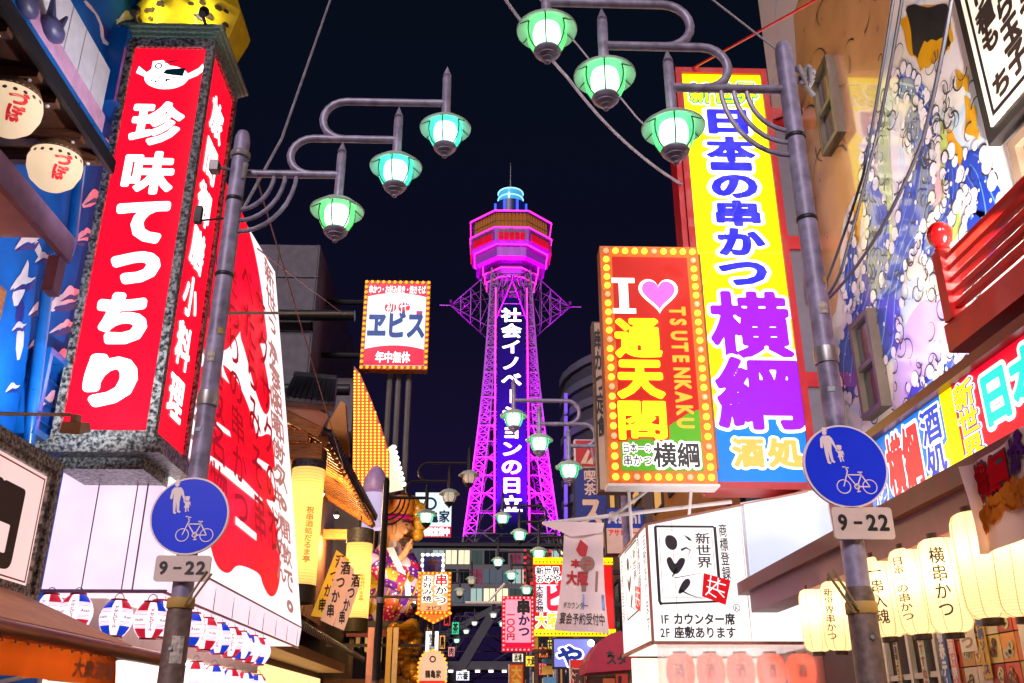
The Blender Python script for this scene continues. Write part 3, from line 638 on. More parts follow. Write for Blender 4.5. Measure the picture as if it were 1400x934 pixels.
def bp(l, n=2): return chaikin([fr.px(x, y) for x, y in l], n)
m = MB()
UP = [(250, 470), (255, 380), (262, 300), (272, 215), (290, 226), (306, 244), (332, 292), (346, 335), (356, 388), (362, 440), (366, 470), (352, 470), (345, 454), (336, 440), (318, 468), (308, 480), (288, 482), (266, 476)]
m.poly(fr, bp(UP), .012)
m.poly(fr, bp([(264, 520), (275, 497), (300, 495), (318, 510), (335, 545), (347, 580), (350, 600), (370, 590), (374, 620), (376, 648), (362, 642), (374, 665), (374, 688), (360, 680), (375, 705), (381, 750), (383, 785), (378, 812), (368, 818), (358, 800), (355, 785), (338, 776), (322, 772), (312, 786), (296, 778), (286, 748), (283, 715), (283, 650), (274, 590)]), .012)
m.poly(fr, bp([(333, 415), (345, 440), (358, 480), (368, 535), (368, 562), (360, 570), (346, 530), (334, 480), (325, 455)]), .016)
r_ = m.build('red_strokes', REDB, t)
m = MB()
for q in ([(292, 575), (312, 590), (314, 598), (293, 584)], [(284, 622), (330, 655), (357, 683), (356, 691), (322, 664), (286, 634)], [(320, 706), (349, 730), (349, 740), (320, 717)], [(350, 626), (366, 636), (376, 648), (370, 650), (350, 634)], [(300, 490), (305, 508), (312, 525), (302, 515)]): m.poly(fr, bp(q, 0), .022)
m.build('white_slashes', BBW, r_)
BRN = P('brown_small_print', '#b07a74', .5, emit=.9)
m = MB()
for s_, xs, y0, y1 in (('新世っ。無昭和サス。間飲で。', (366, 397), 362, 850), ('かつは昭使クキ次めん', (372, 384), 470, 800)):
    n_ = len(s_)
    for i, ch in enumerate(s_):
        ya, yb = y0 + (y1 - y0) * i / n_, y0 + (y1 - y0) * (i + .82) / n_; u = ((ya + yb) / 2 - y0) / (y1 - y0); xc = xs[0] + (xs[1] - xs[0]) * u
        if 'っ' == ch or ch == '。': m.fit(fr, ch, (xc - 5, ya + 6, xc + 4, yb - 6), .018, .04)
        else: m.fit(fr, ch, (xc - 6, ya, xc + 6, yb), .018, .03)
for i, ch in enumerate('の味口曲煮'): m.fit(fr, ch, (262 - 6 * i, 470 + 62 * i, 284 - 6 * i, 520 + 62 * i), .018, .03)
m.build('small_lettering', BRN, t)
DRD = P('dark_red_print', '#b00a1c', .5, emit=.75)
m = MB()
for x0, s in ((.2, '昭和の味大阪名物'), (.36, 'こだわりの串かつ'), (.52, 'べたらみそ串'), (.66, 'サクサクの衣')): m.text(fr, s, (x0, .14, x0 + .12, .85), .026, .015, True, 36)
m.build('small_dark_lettering', DRD, t)
bl = thing('shop_block', 'plain plastered shop building behind the slanting billboard', 'building', (-9, 15, 0))
MB().box(-14, -5.02, 11.25, 19.4, 0, 10.2).build('wall', P('grey_plaster', '#77727a', .8, var=.2), bl)
MB().box(-5.02, -4.4, 11.25, 19.3, 2.5, 2.95).build('canopy', P('cream_board', '#d8c4b0', .6), bl)
fs = FL(11.3, 19.3, .1, 2.45, -5.0)
for i in range(8):
    sh = MB().fbox(fs, i + .03, i + .95, .05, 2.3, .0, .05).build('shopfront_panel', P('pale_shoji', '#f0e0d4', .6, emit=1.0), bl)
    for j in range(4): MB().fbox(fs, i + .03, i + .95, .3 + .55 * j, .34 + .55 * j, .052, .08).build('lattice_bar', TIMBER, sh)
# ------------------------------------------------------------------ striped beer lanterns
LR, LB = E('#d8203a', .75), E('#1c44d8', .75); LWH = paper('white_lantern_paper', '#f6e8ee', .55, .6, 40)
LTX = P('black_lantern_print', '#2a2230', .5); LRT = P('red_lantern_print', '#a02030', .5)
def beer_lantern(label, p, r, flip, phase, group, detail=True):
    p = Vector(p); t = thing('paper_lantern', label, 'lantern', p, group)
    prof = [(.45 * r, -1.08 * r), (.62 * r, -.95 * r), (.86 * r, -.6 * r), (.98 * r, -.22 * r), (1.0 * r, 0), (.98 * r, .22 * r), (.86 * r, .6 * r), (.62 * r, .95 * r), (.45 * r, 1.08 * r)]
    zs = [q[1] for q in prof]; rs = [q[0] for q in prof]; rf = lambda z: float(np.interp(z, zs, rs))
    b_ = MB().lathe(p, prof, 28).build('paper_shade', LWH, t, True)
    up = [(rf(z) + .004, z) for z in np.linspace(.52 * r, 1.05 * r, 5)]; dn = [(rf(z) + .004, z) for z in np.linspace(-1.05 * r, -.52 * r, 5)]
    for k in range(4):
        a = R(phase + 90 * k + 20); a2 = a + R(52)
        MB().lathe(p, up, 8, a, a2).build('colour_panel', (LR, LB)[(k + flip) % 2], b_, True)
        MB().lathe(p, dn, 8, a, a2).build('colour_panel', (LB, LR)[(k + flip + (k % 2)) % 2], b_, True)
    q = MB()
    for z in (.3, .38, .46, -.3, -.38, -.46):
        for k in range(4):
            a = R(phase + 90 * k + 20); q.lathe(p, [(rf(z * r) + .004, z * r - .012 * r), (rf(z * r) + .004, z * r + .012 * r)], 8, a, a + R(52))
    stuff(q.build('thin_stripes', P('grey_blue_stripe', '#6e6a8c', .5, emit=.2), b_))
    for z, s in ((1.02, 1), (-1.16, 1)):
        MB().lathe(p, [(.44 * r, z * r), (.5 * r, z * r), (.5 * r, (z + .14) * r), (.44 * r, (z + .14) * r)], 20).build('rim', P('red_rim', '#b81428', .4), t, True)
    if detail:
        q = MB()
        for k in range(4):
            f2 = Round(p, rf, R(phase + 90 * k), r)
            for i, ch in enumerate('アサヒビール'):
                q.glyph(f2, ch, -.14 * r, (.42 - .22 * i) * r, .28 * r, .23 * r, .006, .03, 24, 1 if ch == 'ー' else 0)
        q.build('lettering', LRT, b_)
        q = MB()
        for k in range(4): q.text(Round(p, rf, R(phase + 90 * k + 46), r), 'Asahi', (-.3 * r, -.14 * r, .3 * r, .14 * r), .006, .02, res=24, norm=False)
        q.build('brand_lettering', P('navy_print', '#24306a', .5), b_)
    MB().tube([p + Vector((.3 * r * math.cos(R(u)), 0, 1.15 * r + .4 * r * math.sin(R(u)))) for u in range(0, 181, 20)], .005, 5).build('wire_handle', STEEL, t, True)
    t.rotation_euler = (rnd.uniform(-.07, .07), rnd.uniform(-.07, .07), 0)
    point_light('lantern_bulb', p, .3 * rnd.uniform(.6, 1.4), (1, .95, .95), t, .04)
GB = 'striped beer lanterns under the billboard'
nms = ('leftmost striped beer lantern, half hidden by the blue wall', 'second striped beer lantern from the left under the white cabinet', 'third striped beer lantern from the left under the white cabinet', 'striped beer lantern just left of the left lamp post')
for i, (x, y) in enumerate(((66, 838), (104, 838), (159, 846), (205, 848))):
    beer_lantern(nms[i], at(x, y, Y=10.55), .175, i % 2, -90 + 8 * i, GB)
for i in range(9):
    beer_lantern('striped beer lantern in the upper row along the billboard, number %s from the lamp post' % ('one two three four five six seven eight nine'.split()[i]), (-3.78, 11.3 + .66 * i, 2.72), .19, i % 2, -40 + 13 * i, GB, i < 6)
for i in range(5):
    beer_lantern('striped beer lantern in the lower row beneath the billboard, number %s from the lamp post' % ('one two three four five'.split()[i]), (-3.95, 13.6 + .95 * i, 2.2), .17, (i + 1) % 2, -30 + 17 * i, GB, False)
tb = thing('tube_lamp', 'bright strip lights fixed beneath the billboard canopy', 'strip light', (-4.3, 15, 2.46))
for i in range(6): MB().cyl((-4.75, 11.6 + 1.25 * i, 2.46), (-4.75, 12.6 + 1.25 * i, 2.46), .02, .02, 8).build('tube', E('#fff0e8', 26), tb)
# ------------------------------------------------------------------ stone framed sign
t = thing('framed_sign', 'stone framed pink sign with one big character at the left edge', 'sign', (-4.2, 7.9, 2.6))
fr = FL(6.6, 8.62, 2.55, 3.86, -4.0)
def frame_ring(fr, w, h, e, c0, c1): 
    m = MB()
    for r_ in ((0, w, 0, e), (0, w, h - e, h), (0, e, e, h - e), (w - e, w, e, h - e)): m.fbox(fr, *r_, c0, c1)
    return m
frame_ring(fr, fr.w, fr.h, .1, -.2, .03).build('stone_frame', GRAN, t)
fk = 1; f3 = Frame(fr.pt(.1, .1, 0), fr.u, fr.v); frame_ring(f3, fr.w - .2, fr.h - .2, .06, -.2, .005).build('inner_frame', GRAN, t)
pn = MB().fbox(fr, .15, fr.w - .15, .15, fr.h - .15, -.18, -.03).build('panel', E('#f4d0cc', .8), t)
m = MB(); a, b_ = fr.w - .15, fr.h - .15
frame_ring(Frame(fr.pt(.19, .19, 0), fr.u, fr.v), fr.w - .38, fr.h - .38, .012, -.03, -.026).build('red_line', P('red_line_print', '#b0282c', .5), pn)
MB().fit(fr, '門', (-38, 648, 31, 775), -.022, .05).build('lettering', P('dark_brown_print', '#43302f', .5), pn)
MB().box(-5.0, -4.19, 8.55, 8.75, 2.0, 4.0).build('blue_post', BLU2, t)
# spotlight arm
t = thing('spotlight', 'beige floodlight on a long arm in front of the red tower foot', 'floodlight', at(100, 580, Y=8.6))
p, q = at(0, 566, Y=8.0), at(96, 567, Y=8.6); LT = P('beige_enamel', '#c4a48c', .5)
q0 = p + (p - q) * .35; q0 = Vector((-4.98, q0.y, q0.z))
MB().tube([q0, p, q], .018, 8).build('arm', LT, t, True)
c = at(102, 582, Y=8.6); MB().cyl(c + Vector((0, 0, .03)), c + Vector((0, 0, .1)), .05, .05, 12).build('swivel', LT, t, True)
MB().hexa([c + Vector(v) for v in ((-.11, -.06, -.09), (.09, -.07, -.11), (.12, .1, -.03), (-.09, .1, -.02), (-.1, -.04, .03), (.08, -.05, .02), (.1, .1, .06), (-.08, .1, .06))]).build('housing', LT, t)
spot_light('flood_beam', c + Vector((-.02, .12, .05)), (-5.0, 10.2, 7.4), 120, (.8, .9, 1), t, 140, .08, .9)
# ------------------------------------------------------------------ orange awning
OR = paper('orange_canvas', '#e8641c', .0, .5, 3)
t = thing('awning', 'orange canvas awning with a copper front tube, lower left', 'awning', (-3.5, 6.5, 2.1))
MB().tube([(-2.9, 2.5, 2.13), (-2.9, 9.25, 2.13)], .055, 12).build('front_tube', P('copper_tube', '#a86a44', .35, .6), t, True)
MB().hexa([(-4.0, 2.5, 2.62), (-2.93, 2.5, 2.17), (-2.93, 8.2, 2.17), (-4.0, 8.2, 2.62), (-4.0, 2.5, 2.65), (-2.93, 2.5, 2.2), (-2.93, 8.2, 2.2), (-4.0, 8.2, 2.65)]).build('canopy_sheet', P('sun_bleached_canvas', '#d89468', .6, var=.2, scale=5), t)
m = MB(); V_ = []; n = 60
for i in range(n + 1):
    y = 2.5 + 5.3 * i / n; w = .018 * math.sin(i * 1.7)
    V_ += [(-2.9, y, 2.085), (-2.9 + w, y, 1.97), (-2.9 + w * 1.6, y, 1.87)]
m.add(V_, [(3 * i + k, 3 * i + 3 + k, 3 * i + 4 + k, 3 * i + 1 + k) for i in range(n) for k in (0, 1)]); m.build('valance', OR, t, True)
gm = mesh_of(MB().ball((0, 0, 0), .011, 6), 'grommet', STEEL, True)
for i in range(16): inst('grommet', gm, (-2.875, 5.2 + .17 * i, 2.065), t)
m = MB(); f4 = FL(6.9, 7.75, 1.89, 2.04, -2.868); m.text(f4, '大衆酒場', (.05, .05, .95, .95), 0, .03, res=28); m.build('lettering', P('dark_orange_print', '#b2501a', .6), t)
for y in (3.2, 4.7, 6.2): MB().cyl((-3.35, y, 2.06), (-3.35, y + 1.2, 2.06), .018, .018, 8).build('tube_lamp', E('#fff0dc', 30), t)
for y in (3.5, 6.0, 8.1): MB().beam((-4.98, y, 1.7), (-2.95, y, 2.1), .03).build('support_arm', WHITE, t)
# ================================================================== RIGHT: mural building
def mural_mat():
    m, nt, b, tc = nodes_of('mural_white', .3)
    n = nt.nodes.new('ShaderNodeTexNoise'); n.inputs['Scale'].default_value = .9; n.inputs['Detail'].default_value = 2; n.inputs['Distortion'].default_value = 1.2
    nt.links.new(tc.outputs['Object'], n.inputs['Vector'])
    r = ramp(nt, [(.0, '#d8cce0'), (.4, '#efe6dc'), (.54, '#f0e8dc'), (.6, '#c0d8ea'), (.7, '#efe8e0')]); nt.links.new(n.outputs['Fac'], r.inputs[0]); nt.links.new(r.outputs[0], b.inputs['Base Color'])
    b.inputs['Coat Weight'].default_value = .8; b.inputs['Coat Roughness'].default_value = .12
    return m
t = thing('mural_building', 'tall building with a glossy blue, white and yellow swirl mural', 'building', (9, 7, 0))
MW = mural_mat()
MB().box(5.0, 14, -6, 13.3, 0, 17).build('wall', MW, t)
fr = FR(-6, 13.3, 0, 17, 5.0)
def mp(l): return [fr.px(x, y) for x, y in l]
def gl(n, c, **k): return P(n, c, .3, coat=.7, var=.1, scale=3, **k)
prints = [
 ('tan_print', '#d9a268', .004, [[(1085, -5), (1218, -5), (1208, 70), (1196, 180), (1180, 250), (1152, 300), (1145, 420), (1124, 470), (1112, 400), (1100, 250)], [(1112, 470), (1138, 430), (1144, 520), (1126, 560)]]),
 ('yellow_print', '#e0a010', .005, [[(1228, 30), (1252, 10), (1296, 12), (1306, 60), (1290, 75), (1270, 88), (1262, 98), (1246, 78)], [(1308, 92), (1322, 100), (1330, 130), (1312, 120)], [(1320, 132), (1336, 150), (1340, 196), (1322, 180)], [(1296, 170), (1314, 190), (1328, 226), (1304, 244), (1296, 210)], [(1160, 300), (1182, 262), (1176, 330), (1160, 350)]]),
 ('black_print', '#17151d', .006, [[(1240, 12), (1262, 6), (1300, 4), (1296, 40), (1280, 60), (1262, 55), (1256, 90), (1248, 64)], [(1296, 40), (1304, 58), (1290, 74)]]),
 ('lilac_print', '#cbb4e4', .007, [[(1226, 470), (1250, 420), (1290, 410), (1320, 440), (1345, 482), (1300, 520), (1250, 560), (1222, 570)]]),
 ('lime_print', '#c0d468', .008, [[(1204, 142), (1216, 160), (1222, 300), (1226, 360), (1208, 350), (1200, 240)], [(1290, 160), (1304, 220), (1314, 320), (1296, 330), (1286, 260)]]),
 ('rose_print', '#e4b0b8', .009, [[(1272, 230), (1288, 236), (1290, 270), (1272, 276)], [(1256, 440), (1290, 430), (1312, 462), (1262, 470)]]),
]
for n, c, z, ps in prints:
    for q in ps:
        # soften the outline: subdivide and wobble a little
        o = []
        Q = mp(q)
        for i in range(len(Q)):
            A, B = Q[i], Q[(i + 1) % len(Q)]
            for k in range(3):
                u = k / 3; o.append((A[0] + (B[0] - A[0]) * u + rnd.uniform(-.05, .05), A[1] + (B[1] - A[1]) * u + rnd.uniform(-.05, .05)))
        MB().poly(fr, chaikin(o, 1), z).build('mural_' + n, gl(n, c), t)
def inp(x, y, q):
    c = False
    for i in range(len(q)):
        (x0, y0), (x1, y1) = q[i - 1], q[i]
        if (y0 > y) != (y1 > y) and x < x0 + (y - y0) * (x1 - x0) / (y1 - y0): c = not c
    return c
m = MB(); d = MB(); foam = MB(); hl = MB()
zc_ = [.0145]
COB = gl('cobalt_print', '#0e3cb4')
def ribbon(pts, w0, w1, z):
    C = [Vector(fr.px(*p)) for p in pts]; L_ = []
    for i in range(len(C) - 1):          # smooth centre line
        A, B, C_, D = C[max(0, i - 1)], C[i], C[i + 1], C[min(len(C) - 1, i + 2)]
        for k in range(8):
            u = k / 8; L_.append(.5 * (2 * B + (C_ - A) * u + (2 * A - 5 * B + 4 * C_ - D) * u * u + (3 * B - A - 3 * C_ + D) * u ** 3))
    n = len(L_); left = []; right = []
    for i in range(n):
        t_ = (L_[min(n - 1, i + 1)] - L_[max(0, i - 1)]).normalized(); nn = Vector((-t_.y, t_.x)); w = (w0 + (w1 - w0) * i / n) * (.75 + .25 * math.sin(i * .35)) / 2 * min(1, .25 + i / 6, .25 + (n - 1 - i) / 6)
        left.append(L_[i] + nn * w); right.append(L_[i] - nn * w)
    o = MB(); o.add([fr.pt(p.x, p.y, z) for p in left] + [fr.pt(p.x, p.y, z) for p in right], [(i, n + i, n + i + 1, i + 1) for i in range(n - 1)]); o.build('mural_wave_band', COB, t)
    for q in (.22, .5, .78):
        hl.stroke(fr, [tuple(left[i].lerp(right[i], q + .05 * math.sin(i * .4))) for i in range(3, n - 3)], .03, z + .002, True)
    for i in range(0, n, 2):
        for side, cnt in ((left, 1), (right, 1)):
            for k in range(cnt):
                p = side[i] + Vector((rnd.uniform(-.05, .05), rnd.uniform(-.05, .05))); r0 = rnd.uniform(.05, .1); a0 = rnd.uniform(0, 360)
                zc_[0] += .00002; foam.disc(fr, p.x, p.y, r0, zc_[0], None, 12); m.stroke(fr, [(p.x + r0 * math.cos(R(a0 + u)), p.y + r0 * math.sin(R(a0 + u))) for u in range(0, 200, 20)], .024, zc_[0] + .00001, True)
        for k in range(2):
            p = left[i].lerp(right[i], rnd.uniform(.1, .9)); zc_[0] += .00002; d.disc(fr, p.x, p.y, rnd.uniform(.012, .03), zc_[0], None, 8)
for q, w0, w1, z in (([(1160, 545), (1168, 470), (1188, 400), (1200, 310), (1184, 235), (1196, 170)], .75, .3, .0095), ([(1200, 500), (1214, 420), (1236, 330), (1258, 260), (1262, 200), (1240, 150)], .7, .45, .0115), ([(1330, 330), (1350, 290), (1340, 245), (1316, 215)], .8, .3, .0125), ([(1258, 345), (1286, 318), (1304, 268), (1298, 200)], .4, .25, .0105),
                     ([(1240, 575), (1272, 540), (1298, 508), (1310, 478)], .45, .2, .0115), ([(1222, 110), (1250, 118), (1272, 150), (1280, 190)], .3, .15, .0125), ([(1160, 420), (1166, 350), (1164, 290)], .35, .2, .0105)): ribbon(q, w0 * 1.5, w1 * 1.5, z)
stuff(foam.build('mural_foam_print', gl('foam_print', '#ece8ee'), t)); stuff(hl.build('mural_band_line_print', gl('sky_blue_print', '#6aa4e0'), t))
for i in range(170):
    x, y = rnd.uniform(1165, 1345), rnd.uniform(70, 590); q = fr.px(x, y)
    if not inp(x, y, prints[0][3][0]):
        r0 = rnd.uniform(.07, .17); a0 = rnd.uniform(0, 360); s_ = rnd.choice((1, -1))
        m.stroke(fr, [(q[0] + r0 * (1 - u / 420) * math.cos(R(a0 + s_ * u)), q[1] + r0 * (1 - u / 420) * math.sin(R(a0 + s_ * u))) for u in range(0, 240, 24)], rnd.uniform(.02, .034), .03 + .00002 * i, True)
for i in range(22):    # twigs on the tan patch
    x, y = rnd.uniform(1092, 1190), rnd.uniform(0, 240)
    if inp(x, y, prints[0][3][0]):
        q = fr.px(x, y); a = rnd.uniform(0, 360); r0 = rnd.uniform(.2, .5)
        m.stroke(fr, [(q[0] + r0 * math.cos(R(a + u)), q[1] + r0 * math.sin(R(a + u))) for u in range(0, 90, 10)], .03, .015, True)
stuff(m.build('mural_line_print', P('navy_line_print', '#1a1c34', .4), t)); stuff(d.build('mural_dot_print', gl('white_dot_print', '#e4e2ea'), t))
for Y0_, Y1_, Z0_, Z1_ in ((10.6, 11.22, 9.22, 10.55), (10.6, 11.22, 5.2, 6.52)):
    f2 = FR(Y0_, Y1_, Z0_, Z1_, 4.98); w, h = f2.w, f2.h
    wn_ = frame_ring(f2, w, h, .07, -.02, .12).fbox(f2, .07, w - .07, h * .48, h * .53, -.01, .1).build('window', P('bronze_frame', '#5c4e42', .4, .4), t)
    MB().fbox(f2, .07, w - .07, .07, h * .48, -.01, .04).build('pane', P('grey_window_glass', '#3c4244', .08, spec=.8), wn_); MB().fbox(f2, .07, w - .07, h * .53, h - .07, -.01, .06).build('pane', P('grey_window_glass', '', 0), wn_)
# text board and lattice window (upper right)
t = thing('menu_board', 'white menu board with black brush lettering, top right corner', 'sign', (4.9, 6.5, 7))
f2 = FR(4.4, 7.4, 6.78, 9.6, 4.86)
MB().fbox(f2, 0, f2.w, 0, f2.h, -.12, 0).build('black_frame', P('dark_frame', '#241e1c', .4), t)
pn = MB().fbox(f2, .13, f2.w - .13, .13, f2.h - .13, .001, .02).build('board', P('cream_lit_board', '#ead8c0', .4, emit=.5), t)
frame_ring(Frame(f2.pt(.2, .2, 0), f2.u, f2.v), f2.w - .4, f2.h - .4, .04, .021, .024).build('border_line', P('black_print', '', 0), pn)
m = MB()
for i, (s, z0, z1) in enumerate((('豚頭焼わり種も ち', .1, .93), ('海老串うずら玉子', .11, .95), ('牛へれ紅しょうが', .12, .95), ('豚たんにんにく', .14, .95), ('たけのこ肉巻き', .12, .95), ('いわし生麩天', .12, .95), ('鶏つくね串', .12, .95), ('しいたけ', .12, .95))): m.text(f2, s, (.1 + .1 * i, z0, .195 + .1 * i, z1), .025, .05, True, 40, grow=1.08)
m.build('lettering', P('brown_black_print', '#2e201c', .5), pn)
t = thing('lattice_window', 'bronze framed wire-glass window beneath the menu board', 'window', (4.95, 5.8, 5))
f2 = FR(4.0, 7.1, 5.0, 6.6, 4.9)
frame_ring(f2, f2.w, f2.h, .1, -.1, .06).build('frame', P('pale_bronze', '#9a7f66', .4, .4), t)
MB().fbox(f2, .1, f2.w - .1, .1, f2.h - .1, -.08, -.02).build('pane', E('#6a4a1c', .5), t)
m = MB()
for i in range(40): m.stroke(f2, [(.1 + i * .07, .1), (.1 + min(i * .07 + 1.4, 2.9) , .1 + min(1.4, 2.9 - .1 - i * .07 + .1 if i * .07 + 1.4 > 2.8 else 1.4))], .008, -.015)
for i in range(18): m.stroke(f2, [(.1, .15 + i * .075), (2.98, .15 + i * .075)], .008, -.013)
m.build('wire_mesh', P('wire_print', '#8a6a30', .5, .4), t)
# ------------------------------------------------------------------ red balcony
t = thing('red_balcony', 'red lacquered balcony railing with a round knob post', 'balcony', (3.6, 5, 4.2))
MB().box(3.52, 3.7, -2, 6.4, 4.2, 4.42).build('floor_beam', REDP, t); MB().box(3.7, 4.98, -2, 6.4, 4.36, 4.42).build('deck', P('dark_red_boards', '#7a1210', .5), t)
MB().box(3.5, 3.62, 6.22, 6.34, 4.42, 5.0).build('corner_post', REDP, t)
MB().lathe((3.56, 6.28, 5.0), [(.03, 0), (.06, .02), (.05, .045), (.085, .09), (.098, .15), (.085, .21), (.045, .25), (.001, .265)], 20).build('knob', P('glossy_red', '#c40808', .12, coat=1, var=.05), t, True)
for i in range(5): MB().box(3.54, 3.6, -2, 6.23, 4.5 + .1 * i, 4.545 + .1 * i).build('rail', REDP, t)
for i in range(8): MB().box(3.605, 3.64, 5.2 - i, 5.25 - i, 4.42, 4.98).build('baluster', REDP, t)
for i in range(12): MB().box(3.75, 4.95, 6.2 - .35 * i, 6.28 - .35 * i, 4.24, 4.35).build('joist', REDP, t)
# ------------------------------------------------------------------ strip sign
t = thing('strip_sign', 'long red and blue shop sign slanting away above the brown eave', 'sign', (3.7, 6, 3.3))
f2 = FR(2.0, 8.35, 3.34, 4.0, 3.6)
MB().fbox(f2, 0, f2.w, -.04, f2.h + .1, -.25, -.005).build('cabinet', BROWN, t); MB().fbox(f2, 0, f2.w, f2.h - .1, f2.h, -1.38, -.252).build('top_ledge', BROWN, t); MB().fbox(f2, -.02, f2.w, f2.h, f2.h + .08, -.004, .09).build('top_trim', P('red_brown_trim', '#7a2018', .35), t)
SR = E('#e80a2c', 1.3); SB = E('#1e78d8', 1.2); SY = E('#ffe400', 1.5)
a1 = 1.62
MB().fbox(f2, 0, a1 - .08, 0, f2.h, -.004, .002).build('blue_panel', SB, t); MB().fbox(f2, a1 - .08, a1 + .12, 0, f2.h, -.004, .003).build('yellow_panel', SY, t); rp_ = MB().fbox(f2, a1 + .12, f2.w, 0, f2.h, -.004, .002).build('red_panel', SR, t)
MB().poly(f2, [(.6, .0), (a1 - .08, .0), (a1 - .08, .3), (1.2, .12)], .004).build('yellow_swash', SY, t)
def lfit(parent, fr, ch, q, fats, mats, main, c=.006, dc=.004, res=56):
    for i, (f_, m_) in enumerate(zip(fats, mats)): MB().fit(fr, ch, q, c + dc * i, f_, main, res).build(('lettering', 'lettering_outline')[0 if i == len(fats) - 1 else 1], m_, parent)
def layered(parent, fr, s, box, fats, mats, c=.008, dc=.004, **k):
    last = parent
    for i, (f_, m_) in enumerate(zip(fats, mats)):
        o = MB().text(fr, s, box, c + dc * i, f_, **k).build(('lettering', 'lettering_outline')[0 if i == len(fats) - 1 else 1], m_, parent)
LWH2 = E('#fff6ff', 1.6); MAG = E('#e0208c', 1.2); BLUT = E('#1a48d0', 1.1); CYA = E('#10d8c8', 1.4); PURP = E('#7a28c8', 1.1); DKR = E('#d01838', 1.2)
layered(t, f2, '横綱', (.07, .05, .175, .92), (.1, .04), (LWH2, DKR), norm=True)
layered(t, f2, '酒処', (.183, .04, .238, .96), (.09, .03), (LWH2, BLUT), vert=True)
layered(t, f2, 'かつ', (.012, .05, .06, .5), (.1, .04), (LWH2, BLUT))
layered(t, f2, '新世界', (.278, .03, .325, .97), (.11, .07, .03), (LWH2, PURP, SY), vert=True)
layered(t, f2, '日本一の串かつ', (.332, .3, .8, .9), (.13, .05), (LWH2, CYA), c=.009)
# ------------------------------------------------------------------ brown eave along the shop front
t = thing('brown_eave', 'brown metal eave running above the row of paper lanterns', 'eave', (3.5, 7, 2.8))
MB().box(2.98, 3.4, 1.5, 11.0, 2.98, 3.1).build('upper_beam', BROWN, t); MB().box(3.05, 3.35, 1.5, 10.75, 2.76, 2.98).build('lower_beam', P('purple_brown_metal', '#8e4c62', .5, 0, var=.2), t)
MB().hexa([(2.98, 1.5, 3.1), (3.6, 1.5, 3.32), (3.6, 11, 3.32), (2.98, 11, 3.1), (2.98, 1.5, 3.12), (3.6, 1.5, 3.34), (3.6, 11, 3.34), (2.98, 11, 3.12)]).build('sloping_cover', BROWN, t)
MB().box(3.35, 5.0, 1.5, 10.7, 2.9, 2.96).build('soffit', P('white_soffit', '#c9c4c0', .6), t)
for i in range(5): 
    y = 3.4 + 1.5 * i
    MB().box(3.6, 3.66, y, y + 1.2, 2.85, 2.9).build('tube_fitting', WHITE, t); MB().cyl((3.63, y + .05, 2.83), (3.63, y + 1.15, 2.83), .018, .018, 8).build('tube', E('#fff4e4', 14), t)
# ------------------------------------------------------------------ paper lanterns
PAP = paper('warm_lantern_paper', '#ffe8b8', .36, .75, 110)
def long_lantern(label, p, r, h, txt, ang, group, res=32, sc=.36, par=PAP):
    p = Vector(p); t = thing('paper_lantern', label, 'lantern', p, group)
    prof = [(.42 * r, -h), (.62 * r, -h * .985), (.84 * r, -h * .93), (.96 * r, -h * .8), (1.0 * r, -h * .55), (1.0 * r, h * .55), (.96 * r, h * .8), (.84 * r, h * .93), (.62 * r, h * .985), (.42 * r, h)]
    zs = [q[1] for q in prof]; rs = [q[0] for q in prof]; rf = lambda z: float(np.interp(z, zs, rs))
    b_ = MB().lathe(p, prof, 32).build('paper_shade', par, t, True)
    q = MB()
    for u in range(8): q.tube([p + Vector(((rr_ + .002) * math.cos(R(45 * u)), (rr_ + .002) * math.sin(R(45 * u)), z)) for rr_, z in prof], .0025, 4)
    q.build('vertical_ribs', P('ochre_rib', '#c9a050', .6, emit=.3), b_)
    for z0 in (-h - .035, h - .005): MB().lathe(p, [(.40 * r, z0), (.45 * r, z0), (.45 * r, z0 + .04), (.40 * r, z0 + .04)], 20).build('rim', P('dark_wood_rim', '#3c2418', .5), t, True)
    if txt:
        q = MB(); f2 = Round(p, rf, R(ang), r); n = len(txt); hh = 1.5 * h / n
        for i, ch in enumerate(txt): q.glyph(f2, ch, -sc * r, .78 * h - hh * (i + 1), 2 * sc * r, hh * 1.0, .005, .012, res)
        q.build('lettering', P('black_brush_print', '#2a1c14', .5), b_)
    MB().tube([p + Vector((0, 0, h)), p + Vector((0, 0, h + .1))], .006, 5).build('hook', STEEL, t)
    t.rotation_euler = (rnd.uniform(-.05, .05), rnd.uniform(-.05, .05), 0)
    point_light('lantern_bulb', p + Vector((0, 0, .08)), 2.6 * rnd.uniform(.75, 1.2), (1, .86, .6), t, .05)
GLN = 'cream paper lanterns under the brown eave'
for lab, (x, y), X_, r, h, tx, an in (
    ('farthest cream paper lantern under the brown eave, in the group of two', (1114, 848), 3.1, .125, .28, '', 200),
    ('cream paper lantern just left of the right lamp post', (1145, 842), 3.1, .13, .29, '新世界串かつ', 222),
    ('cream paper lantern just right of the right lamp post', (1207, 816), 3.1, .135, .3, '一串入魂', 236),
    ('cream paper lantern lettered along its left edge, beside the one with big letters', (1249, 808), 3.1, .136, .3, '日本一の串かつ', 215),
    ('cream paper lantern with bold letters down its left side', (1292, 800), 3.08, .14, .305, '横串かつ', 236),
    ('big plain cream paper lantern left of the cloth banner', (1342, 772), 3.05, .145, .32, '', 200),
    ('cream paper lantern cut by the right edge of the picture', (1394, 765), 3.08, .15, .32, '', 200)):
    long_lantern(lab, at(x, y, X=X_), r, h, tx, an, GLN)
